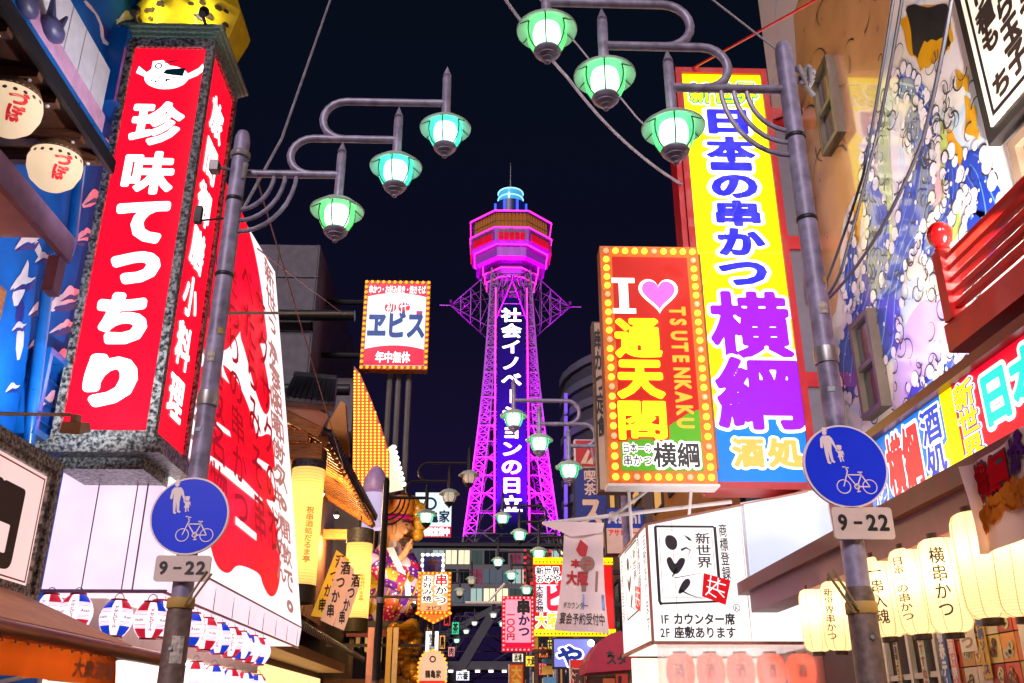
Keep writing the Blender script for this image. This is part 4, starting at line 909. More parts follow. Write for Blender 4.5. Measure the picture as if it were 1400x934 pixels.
# ------------------------------------------------------------------ cloth banner on the eave
CLO = paper('pinkish_banner_cloth', '#f0ccc8', .0, .3, 2)
t = thing('cloth_banner', 'wrinkled pink cloth banner with fried food print, right edge', 'banner', (2.9, 5, 2.5))
V_ = []; nu, nv = 30, 10
def cp(i, j):
    y = 5.42 - 1.7 * i / nu; s = j / nv
    return Vector((2.9 + .03 * math.sin(i * .5 + s * 2) * s + .015 * math.sin(i * .9), y - .03 * math.sin(s * 3) * (1 if i == 0 else .3), 3.05 - .53 * s - .025 * math.sin(i * .35)))
MB().add([cp(i, j) for j in range(nv + 1) for i in range(nu + 1)], [(j * (nu + 1) + i, (j + 1) * (nu + 1) + i, (j + 1) * (nu + 1) + i + 1, j * (nu + 1) + i + 1) for j in range(nv) for i in range(nu)]).build('cloth', CLO, t, True)
class Cloth:
    w, h = 1.7, .55
    def pt(s, a, b, c=0):
        i = max(0, min(nu - .001, a / s.w * nu)); j = max(0, min(nv - .001, (1 - b / s.h) * nv)); i0, j0 = int(i), int(j); u, v = i - i0, j - j0
        return (cp(i0, j0) * (1 - u) + cp(i0 + 1, j0) * u) * (1 - v) + (cp(i0, j0 + 1) * (1 - u) + cp(i0 + 1, j0 + 1) * u) * v + Vector((-c, 0, 0))
cf = Cloth()
for f_, m_, c_ in ((.1, P('black_print', '', 0), .008), (.04, paper('red_cloth_print', '#d01824', 0, .3, 2), .014)): MB().text(cf, '横綱', (.09, .55, .31, .95), c_, f_).build('lettering', m_, t)
for f_, m_, c_ in ((.1, P('black_print', '', 0), .008), (.04, paper('purple_cloth_print', '#6a2a90', 0, .3, 2), .014)): MB().text(cf, 'がうまい', (.32, .6, .76, .98), c_, f_).build('lettering', m_, t)
m = MB()
for i in range(150):
    a, b_ = rnd.uniform(.12, 1.2), rnd.uniform(.12, .24); b_ += .06 * min(1, a / .5); r_ = rnd.uniform(.02, .045)
    m.add([cf.pt(a + r_ * math.cos(R(u)), b_ + r_ * math.sin(R(u)), .006 + i * .0001) for u in range(0, 360, 45)], [tuple(range(8))])
m.build('food_print', paper('fried_food_print', '#e0862c', 0, .3, 3), t)
# ------------------------------------------------------------------ shop front under the eave: white grid, blue strip, menu posters
t = thing('lantern_shop', 'white gridded shop front with pasted food menus under the lanterns', 'shop', (4, 6, .1))
MB().box(3.75, 3.95, 1.5, 10.6, .1, 2.85).build('backing', P('dark_brown_panel', '#3a2a24', .6), t)
f2 = FR(1.5, 10.6, .1, 2.8, 3.75)
gz = P('white_grid_paint', '#ddd6d0', .5)
for a in (1.75, 2.25, 2.75): MB().fbox(f2, a, a + .05, 0, 2.7, .002, .05).build('grid_post', gz, t)
for b_ in (.6, 1.2, 1.85, 2.3): MB().fbox(f2, 1.6, 3.1, b_, b_ + .045, .002, .04).build('grid_rail', gz, t)
def poster(name, a0, a1, b0, b1, col, txt, tcol, c=.055, vert=True, em=.25, fat=.04):
    f3 = Frame(f2.pt(a0, b0, c), f2.u, f2.v, a1 - a0, b1 - b0)
    o = MB().fbox(f3, 0, f3.w, 0, f3.h, -.004, 0).build(name, P('poster_' + col, col, .5, var=.1), t)
    if txt: MB().text(f3, txt, (.12, .04, .88, .96), .004, fat, vert, 30).build('lettering', P('print_' + tcol, tcol, .5), o)
    return f3, o
poster('paper_strip', 2.0, 2.08, 1.75, 2.22, '#d8c878', '串道場ようこそ', '#303060'); poster('paper_strip', 2.5, 2.6, 1.72, 2.24, '#c8e0c8', 'おすすめ串', '#c04848')
poster('blue_strip', 2.86, 2.98, 1.0, 2.42, '#2468c8', '名物赤テーブル席あり', '#f0f0f0', fat=.06)
pc = ['#e8b040', '#d84830', '#e8d8c0', '#c86830', '#e8c878', '#d0a050', '#b83a28', '#e8e0c8', '#e89838']
bowl = P('bowl_print', '#e8d8b0', .5, var=.3)
for i in range(6):
    for j in range(7):
        a0 = 3.02 + .2 * i; b0 = 1.1 + .2 * j
        f3, o = poster('menu_poster', a0, a0 + .19, b0, b0 + .19, pc[(i * 4 + j * 7) % 9], '', '')
        m = MB(); k = MB()
        for q in range(3):
            u, v = rnd.uniform(.05, .14), rnd.uniform(.05, .14); r_ = rnd.uniform(.028, .045); m.disc(f3, u, v, r_, .004 + .002 * q, None, 14)
            for z in range(5): k.disc(f3, u + rnd.uniform(-.5, .5) * r_, v + rnd.uniform(-.5, .5) * r_, r_ * rnd.uniform(.15, .45), .0055 + .002 * q, None, 7)
        stuff(m.build('dish_print', (bowl, P('dark_bowl_print', '#4a2a20', .5), P('plate_print', '#d0c8b8', .5))[(i + j) % 3], o)); stuff(k.build('food_print', P('food_%d' % ((i + 2 * j) % 5), ('#d87a20', '#8a3818', '#c8b838', '#c04a28', '#6a8a30')[(i + 2 * j) % 5], .5, var=.5, scale=60), o))
poster('pink_strip', 3.06, 3.17, 1.7, 2.3, '#e88a90', '二度漬け禁止', '#f8f0e8', .075); poster('gold_strip', 3.55, 3.66, 1.8, 2.42, '#d8a820', '秘伝横綱ソース', '#2a4a90', .075)
poster('white_notice', 3.26, 3.5, 2.0, 2.36, '#efe8dc', '串かつ', '#a09080', .07); poster('white_notice', 4.1, 4.8, 1.2, 2.5, '#f4eeea', '', '', .07)
# ------------------------------------------------------------------ tall yellow sign
YEL = E('#fff000', 1.7, 'lit_yellow_acrylic')
t = thing('tall_yellow_sign', 'tall yellow lit sign with blue and purple letters in a red frame', 'sign', (3.7, 12.2, 4.5))
f2 = FY(3.06, 4.42, 4.53, 11.32, 12.0); w, h = f2.w, f2.h
MB().fbox(f2, -.02, w + .02, -.02, h + .02, -.45, -.02).build('cabinet', P('red_sign_case', '#a01018', .4, var=.2), t)
frame_ring(Frame(f2.pt(-.06, -.06, 0), f2.u, f2.v), w + .12, h + .12, .1, -.45, .05).build('red_frame', P('red_sign_case', '', 0), t)
MB().fbox(f2, -.15, -.07, 0, h, -.4, .0).build('side_flange', P('red_sign_case', '', 0), t)
MB().fbox(f2, .04, w - .04, h * .125, h - .04, -.02, .0).build('yellow_panel', YEL, t)
MB().fbox(f2, .04, w - .04, .04, h * .125, -.02, .001).build('blue_panel', E('#1070d8', 1.2), t)
MB().poly(f2, [(.04, h * .12), (w - .04, h * .12), (w - .04, h * .155), (.04, h * .128)], .003).build('blue_slope', E('#1070d8', 1.2), t)
YW = E('#fbf6ff', 1.9); YB_ = E('#2424e4', 1.15); YP = E('#8a12f0', 1.15); GRN = E('#0aa860', 1.0)
for i, ch in enumerate('新世界'): lfit(t, f2, ch, (941 + 32 * i, 113, 972 + 32 * i, 143), (.13, .08, .015), (YW, GRN, YEL), .08)
for ch, q in zip('日本一の串かつ', ((967, 150, 1022, 184), (965, 187, 1032, 222), (971, 222, 1028, 234), (972, 239, 1036, 272), (978, 274, 1039, 310), (981, 312, 1046, 350), (983, 358, 1049, 391))): lfit(t, f2, ch, q, (.14, .055), (YW, YB_), .055)
for ch, q, c_, mt in (('横', (970, 399, 1081, 492), .016, YP), ('綱', (978, 489, 1095, 589), .026, YP), ('酒', (1001, 599, 1045, 640), .01, None), ('処', (1048, 599, 1098, 640), .01, None)): lfit(t, f2, ch, q, (.075, .035) if mt else (.12, .05), (YW, mt or E('#f0a850', 1.2)), .035 if mt else .05, c_)
MB().fbox(f2, .04, w - .04, h * .515, h * .517, .001, .004).build('panel_joint', P('pale_joint', '#c8b840', .5), t)
for z in (10.55, 8.2, 6.0): 
    MB().box(4.5, 5.0, 12.15, 12.4, z, z + .22).build('wall_bracket', P('red_sign_case', '', 0), t)
MB().box(4.52, 4.9, 12.2, 12.24, 4.6, 10.4).build('bracket_panel', P('louvre_grey', '#5c5560', .6), t)
bx = thing('flood_lamp', 'small black floodlight on the red bracket beside the mural', 'floodlight', (4.7, 11.9, 10.4))
MB().cyl((4.72, 11.85, 10.42), (4.82, 11.7, 10.36), .06, .08, 12).build('housing', BLACK, bx, True); MB().cyl((4.6, 12.1, 10.5), (4.72, 11.85, 10.42), .02, .02, 8).build('bracket', BLACK, bx)
bx2 = thing('flood_lamp', 'white floodlights on the red balcony and above the strip sign', 'floodlight', (3.9, 5.2, 4.45))  # hidden lamps added to brighten the mural wall
MB().cyl((3.9, 5.2, 4.47), (3.93, 5.3, 4.6), .07, .1, 12).build('housing', WHITE, bx2, True); MB().box(3.86, 3.94, 5.15, 5.25, 4.42, 4.48).build('foot', WHITE, bx2)
for y_, aim, pw in ((8.9, (5, 9.8, 9.5), 120), (7.0, (5, 7.6, 8.5), 90)):
    MB().cyl((4.05, y_, 4.14), (4.1, y_, 4.26), .07, .1, 12).build('housing', WHITE, bx2, True); MB().box(3.98, 4.12, y_ - .06, y_ + .06, 4.0, 4.15).build('foot', WHITE, bx2)
    spot_light('flood_beam', (4.12, y_ + .02, 4.3), aim, pw, (1, .94, .93), bx2, 110, .1, .9)
spot_light('flood_beam', (3.94, 5.34, 4.65), (5, 9.6, 8.0), 900, (1, .94, .93), bx2, 120, .1, .9)
# ------------------------------------------------------------------ bulb-framed red and green sign
BULB = E('#ffb030', 3.2, 'amber_bulb')
bulb_me = mesh_of(MB().ball((0, 0, 0), .05, 10), 'bulb', BULB, True)
bulb_off = mesh_of(MB().ball((0, 0, 0), .045, 10), 'bulb', P('dead_bulb_glow', '#e8b080', .3, emit=.6), True)  # dead bulbs given a weak glow in place of ambient light
def bulb_frame(t, fr, w, h, step, r, me=bulb_me, off=None, c=.03):
    pts = []
    nx, ny = max(2, round(w / step)), max(2, round(h / step))
    pts += [(w * i / nx, 0) for i in range(nx)] + [(w, h * i / ny) for i in range(ny)] + [(w - w * i / nx, h) for i in range(nx)] + [(0, h - h * i / ny) for i in range(ny)]
    for i, (a, b_) in enumerate(pts): inst('bulb', off if (off and i % 5 == 2) else me, fr.pt(a, b_, c), t, scale=(r / .05,) * 3)
t = thing('bulb_framed_sign', 'red and green lit sign with a pink heart, framed by amber bulbs', 'sign', (2.3, 11.7, 4.5))
f2 = FY(1.62, 3.04, 4.47, 7.95, 11.7); w, h = f2.w, f2.h
MB().fbox(f2, 0, w, 0, h, -.3, -.005).build('cabinet', P('orange_lit_case', '#8a4a18', .45, var=.2), t)
frame_ring(f2, w, h, .17, -.005, .01).build('bulb_tray', P('amber_tray', '#c86a14', .4, .2, var=.2), t)
MB().fbox(f2, -.02, w + .02, -.035, -.002, -.3, .03).build('bottom_lip', WHITE, t)
f3 = Frame(f2.pt(.085, .085, 0), f2.u, f2.v); bulb_frame(t, f3, w - .17, h - .17, .14, .048, bulb_me, bulb_off)
pn = Frame(f2.pt(.17, .17, .0), f2.u, f2.v, w - .34, h - .34)
MB().fbox(pn, 0, pn.w, 0, pn.h, -.004, .012).build('red_panel', E('#c81c08', .66), t)
MB().poly(pn, [(0, 0), (pn.w, 0), (pn.w, pn.h * .27), (pn.w * .85, pn.h * .25), (pn.w * .45, pn.h * .16), (0, pn.h * .15)], .015).build('green_panel', E('#58a818', .8), t)
WL, HP, YT, RT_ = E('#fff8f4', 1.7), E('#f860b8', 1.3), E('#fff410', 1.7), E('#d82010', 1.)
m = MB(); (a0, b0) = pn.px(838, 429); I = [(0, 0), (.3, 0), (.3, .06), (.21, .06), (.21, .37), (.3, .37), (.3, .43), (0, .43), (0, .37), (.09, .37), (.09, .06), (0, .06)]
m.poly(pn, [(a0 + x * 1.08, b0 + y * 1.28) for x, y in I], .017); m.build('letter_i', WL, t)
def heart(cx, cy, s): return [(cx + s * 16 * math.sin(u) ** 3 / 16, cy + s * (13 * math.cos(u) - 5 * math.cos(2 * u) - 2 * math.cos(3 * u) - math.cos(4 * u)) / 15) for u in np.linspace(0, 2 * math.pi, 40)[:-1]]
MB().poly(pn, heart(*pn.px(900, 402), .28), .017).build('heart_outline', WL, t); MB().poly(pn, heart(*pn.px(900, 401.5), .235), .021).build('heart', HP, t)
for ch, q, f_ in (('通', (840, 436, 904, 490), .045), ('天', (843, 493, 908, 546), .055), ('閣', (845, 549, 911, 602), .03)): lfit(t, pn, ch, q, (f_ + .04, f_), (RT_, YT), f_, .019)
MB().text(pn, 'TSUTENKAKU', (.71, .17, .95, .745), .019, .05, True, rot=True, grow=1.15).build('lettering', E('#f0a030', 1.3), t)
for s, bx_ in (('日本一の', (.02, .075, .38, .12)), ('串かつ', (.02, .02, .38, .068)), ('横綱', (.39, .012, .97, .125))): layered(t, pn, s, bx_, (.11, .025), (WL, P('black_print', '', 0)), c=.019)
for i, x in enumerate((1.9, 2.75)): MB().cyl((x, 11.9, 4.58), (x + .1 - .2 * i, 12.4, 3.3), .02, .02, 6).build('stay_rod', WHITE, t)
MB().box(3.04, 3.1, 11.8, 12.0, 4.7, 7.9).build('side_mount', P('orange_lit_case', '', 0), t)
# ------------------------------------------------------------------ white cube sign
CW = E('#fff6f4', .95, 'lit_cube_white')
t = thing('cube_sign', 'white lit box sign with brush calligraphy and a red stamp', 'sign', (2.8, 11.5, 2.4))
f2 = FY(1.95, 3.95, 2.45, 3.8, 11.0); w, h = f2.w, f2.h
tp_ = at(1090, 672, Y=11).z - 2.45
b = MB().poly(f2, [(0, 0), (w, 0), (w, tp_), (0, h)], -2.3, 0).build('box_body', CW, t)
f4 = Frame((1.95, 13.3, 2.45), (0, -1, 0), (0, 0, 1), 2.3, h)
e = MB(); e.beam(f2.pt(0, 0, .012), f2.pt(0, h, .012), .03); e.beam(f2.pt(0, 0, .012), f2.pt(w, 0, .012), .035); e.beam(f2.pt(0, h, .012), f2.pt(w, tp_, .012), .025); e.beam(f4.pt(0, 0, .012), f4.pt(2.3, 0, .012), .04); e.beam(f4.pt(0, h, .012), f4.pt(2.3, h, .012), .025)
e.build('edge_trim', P('salmon_trim', '#a8705e', .5, .2), t)
e = MB(); e.fbox(f2, .3, .306, 0, h + .05, .001, .004); e.fbox(f2, 1.14, 1.148, 0, h + .25, .001, .004); e.build('seam', P('pale_seam', '#d8b4a8', .5), t)
INK = P('ink_print', '#2a2836', .5); STAMP = E('#e01020', .8)
def calligraphy(parent, fr, W, H):
    q = MB(); r_ = lambda L_: [(x * W, y * H) for x, y in L_]
    for L_, wd in (([(.1, .95), (.1, .33), (.12, .3)], .03), ([(.1, .95), (.78, .95)], .022), ([(.79, .95), (.79, .42)], .03), ([(.11, .31), (.78, .33)], .02)): q.stroke(fr, r_(L_), wd * 1.2, .006)
    for L_ in ([(.14, .92), (.14, .36), (.75, .36), (.75, .92), (.14, .92)],): q.stroke(fr, r_(L_), .006, .006)
    q.poly(fr, chaikin(r_([(.2, .84), (.23, .88), (.31, .87), (.35, .82), (.33, .76), (.27, .745), (.21, .78)])), .008); q.poly(fr, r_([(.42, .88), (.48, .86), (.52, .83), (.48, .83)]), .008)
    q.stroke(fr, r_([(.38, .75), (.44, .77), (.49, .75), (.46, .71)]), .03, .008, True)
    q.poly(fr, chaikin(r_([(.2, .68), (.26, .7), (.3, .62), (.36, .69), (.43, .68), (.4, .62), (.33, .55), (.27, .55), (.22, .61)])), .008); q.stroke(fr, r_([(.32, .6), (.26, .53), (.3, .52), (.6, .56)]), .022, .008, True)
    q.poly(fr, chaikin(r_([(.38, .5), (.45, .52), (.47, .47), (.36, .39), (.3, .39)])), .008); q.stroke(fr, r_([(.34, .42), (.45, .38), (.6, .345)]), .022, .008, True)
    fr.w, fr.h = W, H
    q.text(fr, '新世界', (.55, .6, .73, .9), .007, .015, True); q.text(fr, '商標登録', (.83, .5, .93, .98), .007, .015, True)
    q.build('calligraphy', INK, parent)
    q = MB(); q.poly(fr, r_([(.62, .56), (.92, .5), (.84, .3), (.58, .37)]), .009); s_ = q.build('red_stamp', STAMP, parent)
    q = MB()
    for L_ in ([(.66, .5), (.86, .46)], [(.64, .45), (.84, .4)], [(.7, .54), (.66, .4), (.74, .36)], [(.78, .52), (.76, .42), (.83, .36)], [(.62, .38), (.8, .5)]): q.stroke(fr, r_(L_), .014, .013)
    q.build('stamp_mark', CW, s_)
cal = Frame(f2.pt(0, 0, .0), f2.u, f2.v); calligraphy(b, cal, 1.04, 1.4)
q = MB(); q.text(f2, '1F', (.045, .145, .105, .245), .006, .02); q.text(f2, 'カウンター席', (.125, .145, .485, .245), .006, .035); q.text(f2, '2F', (.045, .035, .105, .135), .006, .02); q.text(f2, '座敷あります', (.125, .035, .485, .135), .006, .03)
q.ring(f2, 1.0, .39, .035, .043, .006); q.text(f2, 'R', (.488, .262, .512, .31), .006, .01); q.build('lettering', INK, b)
c4 = Frame(f4.pt(.35, 0, .0), f4.u, f4.v); calligraphy(b, c4, 1.5, 1.38)
q = MB(); q.text(f4, '商標登録', (.03, .3, .13, .95), .006, 0, True); q.text(f4, '座敷あります', (.86, .1, .96, .95), .006, 0, True); q.build('lettering', INK, b)
MB().box(3.95, 5.0, 11.2, 13.3, .1, 4.3).build('rear_wall', BROWN, t)
bp_ = thing('blank_panel', 'blank pale blue lit panel beside the white box sign', 'panel', (3.5, 10.9, 3))
f5 = FY(3.14, 4.25, 3.02, 4.22, 10.93); MB().poly(f5, [(0, .0), (1.05, .38), (1.0, 1.2), (0, 1.02)], -.05, 0).build('panel', E('#d8e0ff', .72), bp_)
MB().poly(f5, [(-.03, -.03), (1.08, .34), (1.04, 1.24), (-.03, 1.05)], -.07, -.052).build('rim', WHITE, bp_)
# plastic curtain with red lanterns behind it
t = thing('plastic_curtain', 'clear wrinkled plastic curtain below the white box sign', 'curtain', (2.7, 11.0, .1))
m_, nt, b_, tc = nodes_of('clear_vinyl', .12); b_.inputs['Base Color'].default_value = (1, .93, .92, 1); b_.inputs['Transmission Weight'].default_value = 0; b_.inputs['Alpha'].default_value = .62; b_.inputs['Specular IOR Level'].default_value = .9
V_ = []; n = 80
for i in range(n + 1):
    x = 2.0 + 1.95 * i / n; y = 11.02 + .025 * math.sin(i * .8) + .02 * math.sin(i * .37 + 1)
    V_ += [(x, y, .15), (x, y + .02 * math.sin(i * .5), 1.6), (x, 11.03, 2.44)]
MB().add(V_, [(3 * i + k, 3 * i + 3 + k, 3 * i + 4 + k, 3 * i + 1 + k) for i in range(n) for k in (0, 1)]).build('vinyl_sheet', m_, t, True)
RPAP = paper('red_lantern_paper', '#f86a48', .8, .7, 90)
for i in range(5): 
    p = Vector((2.35 + .36 * i, 11.5, 2.17)); q = thing('paper_lantern', '%s red paper lantern from the left behind the plastic curtain' % 'first second third fourth fifth'.split()[i], 'lantern', p, 'red lanterns behind the plastic curtain')
    MB().lathe(p, [(.07, -.2), (.14, -.16), (.17, -.05), (.17, .05), (.14, .16), (.07, .2)], 20).build('paper_shade', RPAP, q, True); MB().lathe(p, [(.07, .19), (.08, .19), (.08, .22), (.07, .22)], 16).build('rim', BLACK, q, True); MB().lathe(p, [(.07, -.22), (.08, -.22), (.08, -.19), (.07, -.19)], 16).build('rim', BLACK, q, True)
    f6 = Round(p, lambda z: .17, R(255), .17); MB().text(f6, '酒', (-.06, -.08, .06, .08), .006, .02, res=24, norm=False).build('lettering', P('black_print', '', 0), q); point_light('lantern_bulb', p, 2.0, (1, .6, .4), q)
t = thing('lit_shop_interior', 'warm lit shop interior behind the plastic curtain', 'shop interior', (3, 12.8, .1))
MB().box(2.0, 3.95, 12.9, 13.0, .1, 2.4).build('back_wall', E('#ffdcb8', 1.3), t); MB().box(2.0, 3.95, 12.5, 12.9, .1, 1.1).build('counter', TIMBER, t)
# ================================================================== the lattice tower
TX, TY = 4.72, 163.0
TST = P('tower_steel', '#4c4454', .45, .1, var=.1, scale=.5)
PINK = E('#ff3aa8', 1.6, 'pink_neon')
def hw(z): return float(np.interp(z, [0, 17, 34, 50, 60, 70, 79.5, 84], [13.5, 9.9, 7.6, 5.9, 5.0, 4.4, 3.9, 3.7]))
t = thing('observation_tower', 'tall magenta lit lattice tower with an octagonal observation deck', 'tower', (TX, TY, 0))
lv = [0, 8, 16, 24, 31, 38, 44.5, 50.5, 56, 61, 66, 70.5, 75, 79.5, 84]
for sx in (-1, 1):
    for sy in (-1, 1):
        m = MB()
        cs = lambda z, i, j: Vector((TX + sx * (hw(z) - i * min(2.0, hw(z) * .33)), TY + sy * (hw(z) - j * min(2.0, hw(z) * .33)), z))
        for a, b in zip(lv, lv[1:]):
            for i, j in ((0, 0), (1, 0), (0, 1)): m.beam(cs(a, i, j), cs(b, i, j), .28 if i + j == 0 else .17)
            k = 4
            for q in range(k):
                za, zb = a + (b - a) * q / k, a + (b - a) * (q + 1) / k
                m.beam(cs(za, 0, 0), cs(zb, 1, 0), .13); m.beam(cs(zb, 0, 0), cs(za, 1, 0), .13); m.beam(cs(zb, 0, 0), cs(zb, 1, 0), .13)
                m.beam(cs(za, 0, 0), cs(zb, 0, 1), .13); m.beam(cs(zb, 0, 0), cs(za, 0, 1), .13)
        m.build('leg', TST, t)
for f in range(4):
    ax = [Vector((1, 0, 0)), Vector((0, 1, 0)), Vector((-1, 0, 0)), Vector((0, -1, 0))][f]; nr = [Vector((0, -1, 0)), Vector((1, 0, 0)), Vector((0, 1, 0)), Vector((-1, 0, 0))][f]
    m = MB(); c0 = Vector((TX, TY, 0))
    def e(z, s): return c0 + ax * (s * hw(z)) + nr * hw(z) + Vector((0, 0, z))
    for a, b in zip(lv, lv[1:]):
        s = .62
        m.beam(e(a, -s), e(b, s), .2); m.beam(e(a, s), e(b, -s), .2); m.beam(e(b, -1), e(b, 1), .26); m.beam(e((a + b) / 2, -1), e((a + b) / 2, 1), .12)
        m.beam(e(a, -1), e(b, -s), .14); m.beam(e(a, 1), e(b, s), .14)
    m.build('face_bracing', TST, t)
# LED board
bt, bb = Vector((TX, TY - 5.0, 76.0)), Vector((TX, TY - 8.2, 31.0))
vv = (bt - bb); fr = Frame(bb - Vector((2.6, 0, 0)), (1, 0, 0), vv, 5.2, vv.length)
bd = MB().fbox(fr, 0, fr.w, 0, fr.h, -.5, 0).build('led_board', P('led_board_blue', '#080a2c', .6, emit=.7, spec=.03), t)
MB().text(fr, '社会イノベーションの日立', (.1, .075, .9, .955), .06, .035, True, 32, grow=.92).build('lettering', E('#c8f0ff', 2.2), bd)
for a in (-.35, fr.w + .35): MB().beam(fr.pt(a, 0, .3), fr.pt(a, fr.h + 2, .3), .26).build('neon_line', PINK, t)
# outriggers
for d in (Vector((1, 0, 0)), Vector((-1, 0, 0)), Vector((0, -1, 0)), Vector((0, 1, 0))):
    s = Vector((-d.y, d.x, 0)); m = MB(); c0 = Vector((TX, TY, 0)); tip = c0 + d * 11.6 + Vector((0, 0, 76.6))
    m.beam(tip, tip + d * 2.2, .16)
    for z in (70.5, 82.5):
        for q in (-1, 1):
            A = c0 + d * 3.9 + s * 3.4 * q + Vector((0, 0, z)); m.beam(A, tip, .15)
            B = c0 + d * 3.9 + s * 3.4 * q + Vector((0, 0, 76.6)); m.beam(B, tip, .13)
            for u in (.25, .5, .75): m.beam(A.lerp(tip, u), B.lerp(tip, u), .12); m.beam(A.lerp(tip, u), B.lerp(tip, max(0, u - .25)), .1); 
    for u in (.25, .5, .75):
        for z in (70.5, 82.5): m.beam((c0 + d * 3.9 + s * 3.4 + Vector((0, 0, z))).lerp(tip, u), (c0 + d * 3.9 - s * 3.4 + Vector((0, 0, z))).lerp(tip, u), .12)
    m.build('outrigger', TST, t)
def octo(prof, name, mat, parent, n=8):
    k = 1 / math.cos(R(22.5))
    return MB().lathe((TX, TY, 0), [(r * k * .95, z) for r, z in prof], n, R(22.5), R(382.5)).build(name, mat, parent)
def zf(y, a): return at(698, y, Y=TY - a).z
zA1, zA0 = zf(287, 8.3), zf(309.5, 8.3); zB0 = zf(334, 7.3); zC = [zf(352, 5.6), zf(366, 5.1), zf(378.5, 4.6)]
MAGP = P('pale_tower_cladding', '#544a5c', .4, var=.06)
octo([(3.6, zA1 + .9), (8.35, zA1 + .15), (8.35, zA1 - .1), (3, zA1 - .1)], 'deck_roof', MAGP, t)
zm = zA0 - .3
octo([(7.6, zA1 - .1), (7.6, zA0)], 'upper_window_band', P('deck_glass_warm', '#a05a1c', .1, emit=.8, var=.6, scale=.5, spec=.1, dim=.3), t)
octo([(8.3, zA0 + .05), (8.3, zm), (8.15, zm - 2.4), (7.9, zm - 3.0), (7.4, zB0 + .5), (7.2, zB0), (4, zB0)], 'middle_cladding', MAGP, t)
octo([(7.2, zB0 - .05), (7.1, zB0 - 2.2), (6.5, zB0 - 2.8), (5.8, zC[0] + .6), (5.6, zC[0])], 'lower_cladding', MAGP, t)
octo([(5.5, zC[0]), (5.2, zC[1]), (4.8, zC[2]), (4.0, zC[2] - 2.5), (3.8, 80)], 'neck_cladding', P('mauve_cladding', '#4c3a54', .5, var=.1), t)
for k in range(8):      # windows set round both decks, mullions between them
    a = R(45 * k - 90); n_ = Vector((math.cos(a), math.sin(a), 0)); s_ = Vector((-n_.y, n_.x, 0)); c0 = Vector((TX, TY, 0))
    m = MB()
    for i in range(-4, 5): m.beam(c0 + n_ * 7.28 + s_ * i * .71 + Vector((0, 0, zA0)), c0 + n_ * 7.28 + s_ * i * .71 + Vector((0, 0, zA1 - .1)), .1)
    m.beam(c0 + n_ * 7.28 + s_ * -2.95 + Vector((0, 0, (zA0 + zA1) / 2)), c0 + n_ * 7.28 + s_ * 2.95 + Vector((0, 0, (zA0 + zA1) / 2)), .09); m.build('window_mullions', DARK, t)
    f2 = Frame(c0 + n_ * 7.84 - s_ * 2.6 + Vector((0, 0, zm - 2.5)), s_, (0, 0, 1), 5.2, 2.1)
    for i in range(5): MB().fbox(f2, i * 1.04 + .08, i * 1.04 + .96, .15, 1.75, -.3, .12).build('lower_window', P('deck_glass_red', '#c8122c', .15, emit=.8, var=.5, scale=.8, spec=.1, dim=.3), t)
def ring_line(a, z, w=.22):
    m = MB(); k = .95 * a / math.cos(R(22.5)); P_ = [Vector((TX + k * math.cos(R(22.5 + 45 * i)), TY + k * math.sin(R(22.5 + 45 * i)), z)) for i in range(9)]
    for p, q in zip(P_, P_[1:]): m.beam(p, q, w)
    m.build('neon_line', PINK, t)
for a, z in ((8.45, zA1), (8.42, zA0), (7.5, zB0 + .1), (5.75, zC[0]), (5.35, zC[1]), (4.95, zC[2])): ring_line(a, z)
zt = zf(272, 3)
MB().lathe((TX, TY, 0), [(3.3, zA1 + .5), (3.3, zt), (2.4, zt + .1)], 24).build('roof_drum', P('navy_drum', '#141c60', .4, emit=.25), t, True)
for i in range(8): MB().box(TX - .25 + 2.9 * math.cos(R(45 * i + 22)) * 1.15, TX + .25 + 2.9 * math.cos(R(45 * i + 22)) * 1.15, TY + 3.34 * math.sin(R(45 * i + 22)) - .25, TY + 3.34 * math.sin(R(45 * i + 22)) + .25, zA1 + .8, zt - .2).build('blue_lamp', E('#2450ff', 1.6), t)
zc = zf(257, 2.4)
MB().lathe((TX, TY, 0), [(2.45, zt + .05), (2.5, zt + .3), (2.5, zc - .2), (2.45, zc)], 28).build('weather_neon_ring', P('cyan_neon_glass', '#4aa8d8', .2, emit=.75, var=.3, scale=1), t, True)
for z in (zt + .2, (zt + zc) / 2, zc): MB().tube([(TX + 2.56 * math.cos(R(u)), TY + 2.56 * math.sin(R(u)), z) for u in range(0, 361, 15)], .12, 6).build('cyan_tube', E('#a8f0ff', 1.6), t)
MB().lathe((TX, TY, 0), [(.16, zc - .5), (.12, zc + 3), (.05, zc + 7.5)], 8).build('antenna', STEEL, t)
rl = MB()
for z in (zA1 + 1.2, zA1 + 2.2): rl.tube([(TX + 4.6 * math.cos(R(u)), TY + 4.6 * math.sin(R(u)), z) for u in range(0, 361, 15)], .05, 4)
for u in range(0, 360, 30): rl.cyl((TX + 4.6 * math.cos(R(u)), TY + 4.6 * math.sin(R(u)), zA1 + .3), (TX + 4.6 * math.cos(R(u)), TY + 4.6 * math.sin(R(u)), zA1 + 2.2), .05, .05, 4)
rl.build('roof_railing', DARK, t)
MG = (.8, .0, 1)
fl = thing('tower_floodlights', 'magenta floodlights at the foot and on the arms of the tower', 'floodlight', (TX, TY, 28))
